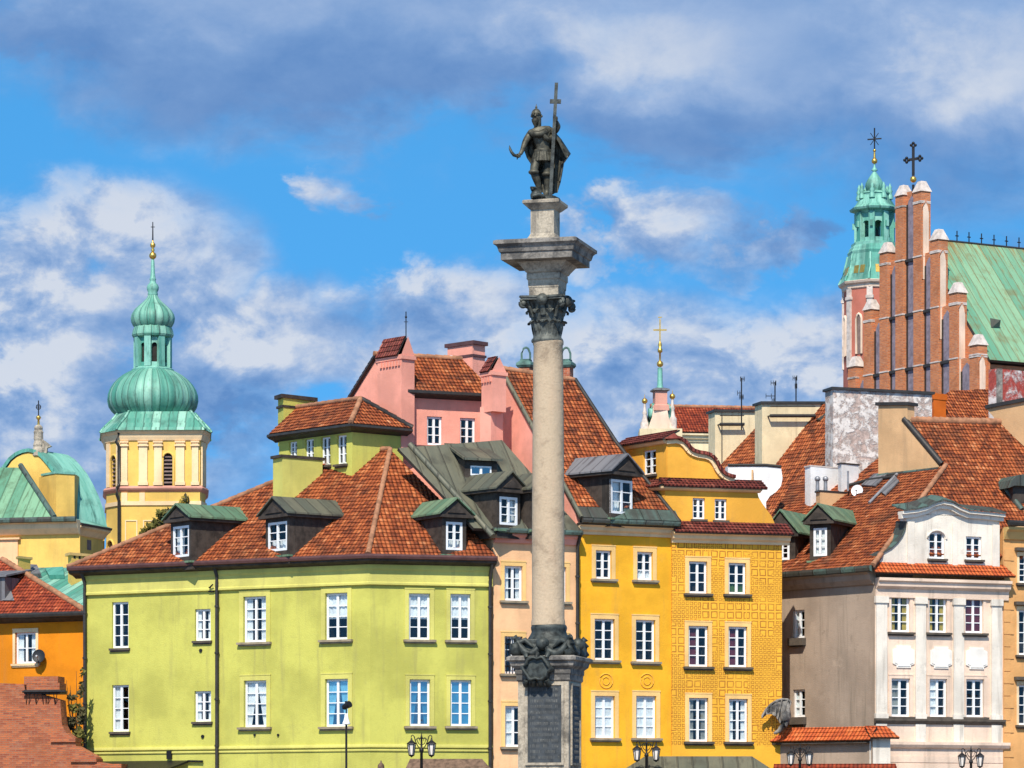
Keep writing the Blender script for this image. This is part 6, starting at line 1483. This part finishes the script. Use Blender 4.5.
mb = MB(); mb.tube([f.p(f.u(189), zq+.05, .1), f.p(f.u(204), zq+.03, .1)], .05, 6); mb.build('arm', 'iron', aw)
mb = MB(); u = f.u(170); f.box(mb, u-.1, u+.12, f.z(170, 759), f.z(170, 751), -.02, .12); mb.build('lamp_box', 'iron', aw)
pr_ = thing('parasol', 'tip of a folded brown parasol in front of the green house', 'parasol', ground(381, 133))
p = ground(381, 133); mb = MB(); mb.lathe(p, [(.2, 1.2), (.32, 1.5), (.26, 2.6), (.17, 3.6), (.12, zat(769, 133)), (.11, zat(765, 133)), (.03, zat(762.5, 133)), (.02, zat(760.5, 133))], 12, rib=(6, .25)); mb.build('canopy', 'wood', pr_)
mb = MB(); mb.tube([p, p+UP*4], .03, 8); mb.lathe(p, [(.3, 0), (.3, .08), (.05, .1)], 12); mb.build('pole', 'dkwood', pr_)

# ================================================================== STREET LAMPS
lampY = 136.0
def lantern_mesh():
    mb = MB(); S_ = lampY/F; return mb
def make_lamp(px, ytop, Y, label):
    S_ = Y/F; zt = zat(ytop, Y); g = ground(px, Y)
    t = thing('street_lamp', label, 'street lamp', g, 'cast iron street lamps along the square')
    mb = MB(); mb.lathe(g, [(.26, 0), (.26, .25), (.17, .35), (.14, .9), (.17, 1.0), (.09, 1.1), (.065, 2.2), (.055, zt-.75), (.09, zt-.72), (.09, zt-.66), (.04, zt-.6), (.035, zt-.25), (.06, zt-.22), (.03, zt-.15), (.008, zt)], 12); mb.build('post', 'iron', t)
    mb = MB(); X = Vector((1, 0, 0))
    for s_ in (-1, 1):
        def c(x, y): return g+X*s_*x*S_+UP*(zt-y*S_)
        mb.tube([c(0, 17), c(3.5, 14), c(6, 9), (c(7.3, 4)), c(8.8, 2.5), c(10.2, 3.5), c(10.4, 6.5)], .022, 6)
        mb.tube([c(0, 13), c(3, 11), c(4.5, 7.5), c(3.5, 5), c(2, 5.5), c(2, 8)], .018, 6)
        mb.tube([c(1, 6), c(4.6, 6), c(6, 8)], .016, 6)
    mb.build('bracket', 'iron', t)
    for s_ in (-1, 1):
        o = g+X*s_*10*S_; q = MB(); zl = lambda y: zt-y*S_
        q.lathe(o, [(.02, zl(5.5)), (.035, zl(7)), (.05, zl(8)), (.1, zl(9)), (.18, zl(10.8)), (.2, zl(11.6)), (.15, zl(12))], 6, smooth=False)
        for k in range(6):
            a = k*math.pi/3; q.tube([o+Vector((.165*math.cos(a), .165*math.sin(a), zl(12))), o+Vector((.1*math.cos(a), .1*math.sin(a), zl(22.5)))], .016, 5)
        q.lathe(o, [(.12, zl(22.3)), (.11, zl(23.2)), (.05, zl(24)), (.01, zl(25))], 6, smooth=False)
        lo = q.build('lantern', 'iron', t)
        q = MB(); q.lathe(o, [(.145, zl(12.1)), (.088, zl(22.2))], 6, smooth=False); q.build('lamp_glass', 'lampglass', lo)
    return t
LX = [(421.5, 732.5, 'twin-lantern street lamp before the brown kiosk roof by the green house'), (646.5, 738.5, 'twin-lantern street lamp before the yellow house'), (800, 743.5, 'twin-lantern street lamp before the tile-coped courtyard wall'), (971, 746, 'twin-lantern street lamp before the white pilastered house')]
l0 = make_lamp(LX[0][0], LX[0][1], lampY, LX[0][2])
def dup(root, loc, label):
    r = root.copy(); COL.objects.link(r); r.location = loc; r['label'] = label
    for ch in list(root.children):
        c = ch.copy(); COL.objects.link(c); c.parent = r
        for g_ in ch.children: d_ = g_.copy(); COL.objects.link(d_); d_.parent = c
    return r
for px, yt, lb_ in LX[1:]:
    Yl = 138.5; q = dup(l0, ground(px, Yl), lb_); k = zat(yt, Yl)/zat(LX[0][1], lampY); q.scale = (k, k, k)
sl_ = thing('spot_pole', 'slim pole with white bell lamp and dark spotlight before the green house', 'lamp post', ground(346.3, 131))
Y = 131; S = Y/F; g = ground(346.3, Y); zz = lambda y: zat(y, Y)
mb = MB(); mb.lathe(g, [(.09, 0), (.09, .4), (.045, .5), (.04, zz(725)), (.03, zz(715))], 10); mb.build('pole', 'iron', sl_)
mb = MB(); mb.lathe(g, [(.02, zz(713.5)), (.06, zz(714.5)), (.08, zz(718)), (.11, zz(721)), (.155, zz(723.5)), (.15, zz(724.3)), (.05, zz(724.6))], 16); mb.build('bell_shade', 'frame', sl_)
mb = MB(); mb.tube([g+UP*zz(715), g+UP*zz(706)], .025, 6); mb.tube([g+UP*zz(706)+Vector((-.1, .05, -.05)), g+UP*zz(705)+Vector((.14, -.15, .03))], [.1, .13], 10); mb.box(g+UP*zz(703), (.05, 0, 0), (0, .08, 0), (0, 0, .07)); mb.build('spotlight', 'iron', sl_)

# ================================================================== THE COLUMN
CY = 100.0; S = CY/F; ROT = R(-15); cx = 547.3
g0 = ground(cx, CY); zz = lambda y: zat(y, CY)
cm = thing('column_monument', 'tall granite column with bronze capital on an inscribed stone pedestal', 'monument', g0)
cg = ground(549.8, CY)     # pedestal axis
mb = MB()
for k, (h, z) in enumerate(((3.2, .2), (2.8, .4), (2.4, .6), (2.0, .85))): mb.sq(cg, [(h, z-.25 if k else 0), (h, z)], ROT)
mb.build('steps', 'granite', cm)
def sqp(mat, name, l, ax=None): mb = MB(); mb.sq(ax or cg, [(w_*S/2, zz(y)) for w_, y in l], ROT); return mb.build(name, mat, cm)
mb = MB(); mb.sq(cg, [(1.0, .85), (1.0, 1.35), (.86, 1.5), (52*S/2, 1.7), (52*S/2, zz(682))], ROT); die = mb.build('pedestal', 'stone', cm)
sqp('stoned', 'pedestal_cornice', [(52, 682.5), (55, 681), (55, 676), (57, 674.5), (57, 670), (64, 667), (66, 663), (71, 661.5), (71, 658.5), (66, 657)])
def Fdie(side):
    h = 52*S/2; c_, s_ = math.cos(ROT), math.sin(ROT); v = lambda x, y: cg+Vector((x*c_-y*s_, x*s_+y*c_, 0))
    return Fac(v(-h, -h).xy, v(h, -h).xy) if side == 0 else Fac(v(h, -h).xy, v(h, h).xy)
for side in (0, 1):
    f = Fdie(side); a, b = f.L*.2, f.L*.86 if side == 0 else f.L*.8; z0, z1 = zz(763), zz(686.5)
    mb = MB(); f.box(mb, a, b, z0, z1, -.02, .025); pq = mb.build('plaque', 'plaque', die)
    mb = MB(); t_ = .075
    f.box(mb, a-t_, a-.004, z0-t_, z1+t_, -.02, .05); f.box(mb, b+.004, b+t_, z0-t_, z1+t_, -.02, .05); f.box(mb, a-.004, b+.004, z1+.004, z1+t_, -.02, .05); f.box(mb, a-.004, b+.004, z0-t_, z0-.004, -.02, .05); mb.build('plaque_frame', 'stone', die)
    # worn inscription: raised lines of letter strokes
    mb = MB(); rnd = random.Random(side+5); k = 0
    for ln in range(13):
        z = z1-.16-ln*.16; u = a+.08
        while u < b-.1:
            wv = rnd.choice((.03, .045, .055))
            if rnd.random() > .14:
                f.box(mb, u, u+.012, z, z+.085, .02, .031)
                if wv > .04: f.box(mb, u+wv-.012, u+wv, z, z+.085, .02, .031)
                if rnd.random() > .4: f.box(mb, u+.013, u+wv-.013, z+rnd.choice((0, .036, .072)), z+rnd.choice((.05, .084)), .02, .03)
            u += wv+.022
    mb.build('inscription', 'letter', pq)
# cartouche with ragged scrolled rim
f = Fdie(0); um = f.L*.42; zc_ = zz(670); mb = MB(); N = 36
def el(k, r, o): a = k*2*math.pi/N; w_ = 1+.09*math.cos(6*a)+.05*math.cos(10*a+1); return f.p(um+r*.42*w_*math.cos(a), zc_+r*.36*w_*math.sin(a), o)
mb.grid([[el(k, 1.02, .02) for k in range(N)], [el(k, 1.0, .36) for k in range(N)], [el(k, .86, .43) for k in range(N)], [el(k, .74, .36) for k in range(N)], [el(k, .7, .3) for k in range(N)]], 0, True)
mb.build('cartouche_rim', 'bronze', cm)
mb = MB(); mb.poly([el(k, .72, .3) for k in range(N)]); mb.poly([el(k, .98, .1) for k in range(N)]); mb.build('cartouche', 'bronze', cm)
mb = MB()
for sx in (-.3, -.1, .1, .3): mb.tube([f.p(um+sx, zc_-.33, .3), f.p(um+sx*1.1, zc_-.46, .22), f.p(um+sx*1.2, zc_-.42, .14)], [.07, .09, .05], 8)
for sx in (-.3, 0, .3): mb.tube([f.p(um+sx, zc_+.3, .3), f.p(um+sx*1.1, zc_+.42, .26), f.p(um+sx*.8, zc_+.4, .14)], [.06, .08, .05], 8)
mb.build('cartouche_scrolls', 'bronze', cm)
# bronze plinth with garlands and corner eagles
pl_o = sqp('bronze', 'garland_plinth', [(52, 657.5), (53, 655), (49, 650), (46, 645), (45, 641), (44, 640)])
c_, s_ = math.cos(ROT), math.sin(ROT); V = lambda x, y, z: cg+Vector((x*c_-y*s_, x*s_+y*c_, z))
hh = 26.5*S
for side in range(4):
    ra = side*math.pi/2; q = lambda x, y, z: V(x*math.cos(ra)-y*math.sin(ra), x*math.sin(ra)+y*math.cos(ra), z)
    mb = MB(); pts, rs = [], []
    for k in range(17):
        x = -hh+2*hh*k/16; fr = abs((k % 8)-4)/4 if k not in (0, 8, 16) else 1; sag = (1-fr**2)
        pts.append(q(x*.98, -hh-.03-.06*sag, zz(642.5)-sag*.36)); rs.append(.07+.05*sag)
    mb.tube(pts, rs, 10); mb.build('garland', 'bronze', pl_o)
    mb = MB(); mb.sphere(q(0, -hh-.08, zz(645)), .19, 12); mb.tube([q(-.1, -hh-.1, zz(648)), q(-.2, -hh-.12, zz(654)), q(-.12, -hh-.1, zz(658))], [.07, .06, .04], 8); mb.tube([q(.1, -hh-.1, zz(648)), q(.2, -hh-.12, zz(654)), q(.12, -hh-.1, zz(658))], [.07, .06, .04], 8); mb.build('rosette', 'bronze', pl_o)
    e = hh+.02; mb = MB()
    mb.tube([q(e*.92, -e*.92, zz(657.5)), q(e*1.02, -e*1.02, zz(652)), q(e*1.05, -e*1.05, zz(646)), q(e*.98, -e*.98, zz(641))], [.1, .19, .15, .07], 10)
    mb.tube([q(e*.98, -e*.98, zz(642)), q(e*1.04, -e*1.04, zz(638.5)), q(e*1.15, -e*1.15, zz(639.5))], [.08, .085, .015], 8)
    for w_ in ((-.35, -.02), (.02, .35)): mb.tube([q(e*1.0, -e*1.0, zz(645)), q(e*.95+w_[0]*.6, -e*.95+w_[1]*.6, zz(641.5)), q(e*.9+w_[0]*1.2, -e*.9+w_[1]*1.2, zz(649))], [.08, .09, .03], 8)
    mb.build('eagle', 'bronze', pl_o)
# base mouldings, shaft
g1 = ground(549.0, CY)
mb = MB(); mb.lathe(g1, [(r*S, zz(y)) for r, y in [(22, 643), (22, 640), (21, 638.5), (18.2, 634), (17.4, 632), (17.8, 630), (18.2, 628), (17.6, 626), (16.7, 625)]], 40); mb.build('column_base', 'bronze', cm)
mb = MB(); mb.lathe(ground(548.2, CY), [(r*S, zz(y)) for r, y in [(17, 625.5), (17, 622), (16.3, 619), (16.3, 560), (16.1, 500), (15.6, 430), (15.1, 370), (14.6, 346), (15.4, 344.5), (15.4, 341.5)]], 56); mb.build('shaft', 'granite', cm)
# corinthian capital
mb = MB(); mb.lathe(g0, [(r*S, zz(y)) for r, y in [(15.6, 342.5), (16.2, 341), (15.6, 339.5), (14.2, 338), (14, 325), (15, 312), (17.5, 304), (19, 302)]], 32); cap_o = mb.build('capital', 'bronzeg', cm)
def leaf(ang, z0, z1, r0, out, w_, name='acanthus_leaf'):
    n_ = Vector((math.cos(ang), math.sin(ang), 0)); t_ = Vector((-n_.y, n_.x, 0)); mb = MB(); rows = []
    H_ = z1-z0; prof_ = [(0, 0, .7), (.02, .3, .95), (.05, .6, 1.0), (.45*out, .85, .9), (out*.9, 1.0, .62), (out*1.15, .93, .35), (out*1.1, .84, .12)]
    for o, zf_, k in prof_:
        row = []
        for j in range(7):
            x = (j-3)/3; row.append(g0+n_*(r0+o-.05*abs(x)-.02*(j % 2))+t_*x*w_*k*(1-.1*(j % 2))+UP*(z0+H_*zf_))
        rows.append(row)
    mb.grid(rows, 0, False, False); mb.grid([[p-n_*.03 for p in r] for r in rows][::-1], 0, False, False)
    return mb.build(name, 'bronzeg', cap_o)
for k in range(8): leaf(ROT-math.pi/2+k*math.pi/4, zz(339), zz(322), 14.3*S, .17, .2)
for k in range(8): leaf(ROT-math.pi/2+(k+.5)*math.pi/4, zz(336), zz(311), 14.6*S, .2, .19)
for k in range(4):
    a = ROT-math.pi/4+k*math.pi/2; n_ = Vector((math.cos(a), math.sin(a), 0)); mb = MB(); pts = [g0+n_*16*S+UP*zz(318)]
    for j in range(15):
        th = math.pi*.9-j*.5; rr = .17*(1-j/17); pts.append(g0+n_*(22*S+.16+rr*math.cos(th))+UP*(zz(305.5)+rr*math.sin(th)-.02))
    mb.tube(pts, [.05]*len(pts), 6); mb.sphere(g0+n_*(22*S+.16)+UP*(zz(305.5)), .09, 8); mb.build('volute', 'bronzeg', cap_o)
    a2 = a+math.pi/4; n2 = Vector((math.cos(a2), math.sin(a2), 0)); mb = MB(); mb.sphere(g0+n2*20*S+UP*zz(302), .17, 10); mb.tube([g0+n2*15*S+UP*zz(316), g0+n2*18*S+UP*zz(308), g0+n2*20*S+UP*zz(304)], [.1, .08, .06], 8); mb.build('rosette', 'bronzeg', cap_o)
mb = MB()                                            # abacus with hollow sides
ring = []
for k in range(4):
    a0 = ROT-math.pi*.75+k*math.pi/2; a1 = a0+math.pi/2; P0 = Vector((math.cos(a0), math.sin(a0), 0))*.93; P1 = Vector((math.cos(a1), math.sin(a1), 0))*.93
    for j in range(9):
        t_ = .05+.9*j/8; p = P0.lerp(P1, t_); ring.append(g0+p*(1-.16*math.sin(math.pi*t_)))
mb.hexa([p+UP*zz(302) for p in ring], [p+UP*zz(300) for p in ring]); mb.hexa([g0+(p-g0)*1.05+UP*zz(299.9) for p in ring], [g0+(p-g0)*1.05+UP*zz(298) for p in ring]); mb.build('abacus', 'bronzeg', cap_o)
sqp('stone', 'entablature', [(30, 298), (30, 290), (31, 289), (32, 282), (34, 281), (34, 275.5), (33, 275), (36, 274), (38, 272), (44, 268), (50, 264.5)], g0)
sqp('stoned', 'cornice_slab', [(50, 264.7), (73, 264), (73, 257.5), (76, 256.5), (79, 251.5), (83, 249.5), (85.5, 249), (85.5, 245.8), (80, 244.5), (40, 243.6)], ground(545.5, CY))
sqp('stone', 'statue_pedestal', [(29, 244), (29, 239.5), (27.5, 238.5), (25.5, 236.5), (24, 235), (24, 211.5), (27, 210.5), (31, 208.5), (36.5, 206), (37.5, 205.5), (37.5, 203), (35, 202)], ground(545.2, CY))

# ------------------------------------------------------------------ bronze statue on the column
stt = thing('statue', 'dark bronze statue of a caped ruler with sabre and tall cross', 'statue', at(545, 202, CY))
def sp_(px, py, dy=0.0): return at(px, py, CY-dy)
# zoomed picture coordinates -> pixels
def zp(x, y, dy=0.0): return at(470+x/4.8, 70+y/4.8, CY-dy)
class Skin:
    def __init__(s): s.v = []; s.e = []; s.r = []
    def add(s, p, r, parent=None):
        s.v.append(tuple(p)); s.r.append(r); i = len(s.v)-1
        if parent is not None: s.e.append((parent, i))
        return i
    def chain(s, parent, lst):
        for p, r in lst: parent = s.add(p, r, parent)
        return parent
    def build(s, name, mat, parent, sub=2):
        off = rootloc(parent); me = bpy.data.meshes.new(name); me.from_pydata([tuple(Vector(v)-off) for v in s.v], s.e, [])
        o = bpy.data.objects.new(name, me); COL.objects.link(o); o.parent = parent
        m_ = o.modifiers.new('skin', 'SKIN'); m_.use_smooth_shade = True
        for i, d_ in enumerate(me.skin_vertices[0].data):
            r = s.r[i]; d_.radius = r if isinstance(r, tuple) else (r, r); d_.use_root = (i == 0)
        sb = o.modifiers.new('sub', 'SUBSURF'); sb.levels = sub; sb.render_levels = sub
        dg = bpy.context.evaluated_depsgraph_get(); ev = o.evaluated_get(dg); nm = bpy.data.meshes.new_from_object(ev)
        o.modifiers.clear(); o.data = nm; nm.name = name
        nm.materials.clear(); nm.materials.append(M[mat])
        for p in nm.polygons: p.use_smooth = True
        return o
sk = Skin()
pel = sk.add(zp(350, 405), (.24, .2))
ch_ = sk.chain(pel, [(zp(350, 375), (.2, .17)), (zp(345, 335, .03), (.27, .21)), (zp(338, 300, .03), (.28, .19))])
nk = sk.chain(ch_, [(zp(328, 275, .03), (.1, .1)), (zp(322, 248, .06), (.12, .13)), (zp(320, 222, .07), (.135, .15)), (zp(319, 205, .06), (.1, .11))])
la = sk.chain(ch_, [(zp(292, 304, .06), .125), (zp(266, 342, .14), .1), (zp(258, 366, .2), .082), (zp(247, 396, .34), .062), (zp(236, 410, .38), .06)])
ra_ = sk.chain(ch_, [(zp(380, 290), .14), (zp(408, 300, -.02), .11), (zp(425, 275, .1), .09), (zp(413, 250, .16), .075), (zp(407, 240, .18), .065)])
lt = sk.chain(pel, [(zp(328, 420, .04), .17), (zp(312, 455, .14), .15), (zp(304, 490, .2), .115), (zp(318, 520, .12), .125), (zp(330, 560, .06), .085), (zp(336, 590, .05), .07), (zp(322, 603, .24), .06)])
rt = sk.chain(pel, [(zp(368, 425), .17), (zp(371, 465, .02), .145), (zp(370, 500, .04), .11), (zp(373, 530, -.02), .12), (zp(370, 575, -.02), .08), (zp(368, 595, 0), .07), (zp(360, 608, .2), .06)])
sk.build('body', 'bronzel', stt)
# hands: five fingers closed round sabre grip and cross shaft
def hand(c, ax, out, up_, r):
    s_ = Skin(); c, ax, out, up_ = Vector(c), Vector(ax).normalized(), Vector(out).normalized(), Vector(up_)
    rt_ = s_.add(c-out*.04, .05); pm = s_.add(c+out*.02, .048, rt_)
    sd = ax.cross(out).normalized()
    for k in range(4):
        b = c+ax*(.05-.034*k)+out*.04; ln = (.9, 1.0, .95, .75)[k]
        s_.chain(pm, [(b+sd*.02, .019), (b+sd*.06*ln+out*.045, .017), (b+sd*.075*ln+out*.1*ln, .015), (b+sd*.02+out*.12*ln, .013)])
    s_.chain(rt_, [(c+ax*.075+out*.01-sd*.02, .02), (c+ax*.07+out*.06-sd*.05, .018), (c+ax*.05+out*.1-sd*.03, .015)])
    return s_.build('hand', 'bronzel', stt, 1)
hand(zp(236, 411, .4), (-.6, -.2, .5), (-.5, -.6, -.4), UP, 1)
hand(zp(406, 240, .2), (0, 0, 1), (.1, -1, .1), UP, 1)
# head detail
hc = zp(320, 222, .07); mb = MB()
mb.tube([hc+Vector((-.03, -.13, .02)), hc+Vector((-.05, -.185, -.04)), hc+Vector((-.045, -.15, -.05))], [.022, .032, .02], 8)   # nose
for sx in (-.085, .03): mb.sphere(hc+Vector((sx, -.135, .03)), .024, 8); mb.tube([hc+Vector((sx-.05, -.135, .065)), hc+Vector((sx, -.155, .075)), hc+Vector((sx+.05, -.135, .065))], .016, 6)
mb.tube([hc+Vector((-.09, -.135, -.085)), hc+Vector((-.04, -.165, -.075)), hc+Vector((.02, -.145, -.085))], .018, 6)
mb.lathe(hc+Vector((-.04, -.08, 0)), [(.02, -.32), (.06, -.26), (.1, -.17), (.11, -.1), (.06, -.08)], 10)
for sx in (-1, 1): mb.sphere(hc+Vector((sx*.135, 0, 0)), .04, 8)
mb.build('face', 'bronzel', stt)
mb = MB(); hb_ = zp(318, 222, .06); mb.lathe(hb_, [(.14, .0), (.145, .05), (.135, .11), (.1, .17), (.05, .21), (.025, .22), (.03, .24), (.035, .26), (.02, .29), (.01, .31), (.006, .35)], 18); mb.lathe(hb_, [(.15, .02), (.158, .04), (.148, .06)], 18); mb.build('helmet', 'bronzel', stt)
# cloak
def zrow(l): return [zp(x, y, d_) for x, y, d_ in l]
rows = [zrow([(296, 288, .16), (310, 282, .05), (335, 277, -.1), (362, 278, -.14), (385, 283, -.08), (402, 290, .02), (392, 300, .16)]),
        zrow([(268, 335, .14), (290, 320, -.1), (335, 320, -.28), (372, 320, -.3), (412, 322, -.22), (438, 330, -.05), (424, 345, .12)]),
        zrow([(256, 372, .06), (286, 380, -.16), (330, 385, -.34), (378, 385, -.36), (426, 380, -.28), (468, 375, -.1), (446, 395, .1)]),
        zrow([(272, 418, .0), (300, 430, -.2), (336, 440, -.34), (380, 445, -.36), (420, 445, -.3), (484, 400, -.16), (462, 425, .05)]),
        zrow([(296, 455, -.06), (312, 480, -.22), (345, 500, -.3), (385, 500, -.32), (418, 490, -.26), (452, 445, -.14), (436, 455, .02)]),
        zrow([(312, 500, -.12), (326, 530, -.2), (350, 560, -.24), (388, 560, -.26), (424, 545, -.22), (442, 505, -.12), (428, 500, -.02)]),
        zrow([(322, 540, -.12), (334, 575, -.18), (356, 610, -.2), (392, 610, -.22), (420, 600, -.2), (434, 545, -.12), (420, 540, -.04)])]
# densify with folds
den = []
for a, b in zip(rows, rows[1:]):
    for j in range(4):
        t_ = j/4; r = [p.lerp(q, t_) for p, q in zip(a, b)]; r2 = []
        for i in range(len(r)-1):
            for m_ in range(4): q = r[i].lerp(r[i+1], m_/4); r2.append(q+Vector((0, .05*math.sin((i*4+m_)*1.9+len(den)*.12), 0)))
        r2.append(r[-1]); den.append(r2)
mb = MB(); mb.grid(den); mb.grid([[p+Vector((0, .05, 0)) for p in r] for r in den][::-1]); mb.build('cloak', 'bronzel', stt)
mb = MB()
mb.tube([zp(286, 296, .16), zp(305, 306, .26), zp(330, 310, .28), zp(352, 302, .24), zp(372, 290, .1), zp(388, 286, 0)], [.07, .09, .1, .1, .1, .07], 8)
mb.tube([zp(345, 300, .24), zp(362, 325, .24), zp(382, 335, .16), zp(392, 318, .05)], [.05, .085, .085, .06], 8)
mb.build('mantle_collar', 'bronzel', stt)
mb = MB()                                             # armour skirt and belt
bel = zp(350, 392, .02); mb.lathe(bel, [(.25, .05), (.262, .0), (.25, -.05)], 20)
for k in range(11):
    a = math.pi+k*math.pi/10; n_ = Vector((math.cos(a), math.sin(a), 0)); t_ = Vector((-n_.y, n_.x, 0)); mb.prism([bel+n_*.23+t_*.075-UP*.04, bel+n_*.23-t_*.075-UP*.04, bel+n_*.28-t_*.08-UP*.3, bel+n_*.28+t_*.08-UP*.3], n_*.03)
mb.build('armour_skirt', 'bronzel', stt)
mb = MB()                                             # boots and greave tops
for (x, y, d_) in ((306, 492, .2), (371, 502, .05)): mb.lathe(zp(x, y, d_), [(.1, -.06), (.15, -.02), (.155, .03), (.11, .07)], 12)
mb.build('greaves', 'bronzel', stt)
# sabre
mb = MB(); pts = [zp(246, 402, .34), zp(228, 415, .42), zp(210, 408, .44), zp(199, 394, .44), zp(192, 378, .42), zp(189.5, 362, .4)]
mb.tube(pts, [.03, .045, .05, .046, .036, .008], 6); sb_ = mb.build('sabre', 'bronze', stt)
mb = MB(); mb.tube([zp(232, 402, .4), zp(229, 418, .42), zp(226, 428, .43)], .022, 6); mb.build('sabre_guard', 'bronze', sb_)
# tall cross
mb = MB(); a, b = zp(386, 612, .34), zp(415, 62, .22); dv = (b-a); xv = Vector((1, 0, -.02)).normalized()*.048
dn = dv.normalized(); yv = dn.cross(xv).normalized()*.04
mb.hexa([a-xv-yv, a+xv-yv, a+xv+yv, a-xv+yv], [b-xv-yv, b+xv-yv, b+xv+yv, b-xv+yv]); m_ = a+dv*((612-151)/550)
mb.box(m_, xv.normalized()*.16, yv*1.06, dn*.055); mb.build('cross', 'bronze', stt)
# rocky base with a fallen helmet
mb = MB(); bs = zp(362, 624, 0); mb.lathe(bs, [(.42, -.06), (.42, .0), (.38, .06), (.3, .1)], 14, rib=(5, .12)); mb.build('base', 'bronze', stt)
mb = MB(); hq = zp(318, 600, .3); mb.lathe(hq, [(.16, -.1), (.17, 0), (.14, .08), (.06, .15)], 14); mb.tube([hq+Vector((-.1, -.05, .12)), hq+Vector((-.14, 0, .2)), hq+Vector((0, .05, .2))], .05, 8); mb.tube([hq+Vector((-.1, -.18, -.06)), hq+Vector((.08, -.2, -.02)), hq+Vector((.25, -.16, -.07))], [.05, .06, .04], 8); mb.build('fallen_helmet', 'bronze', stt)
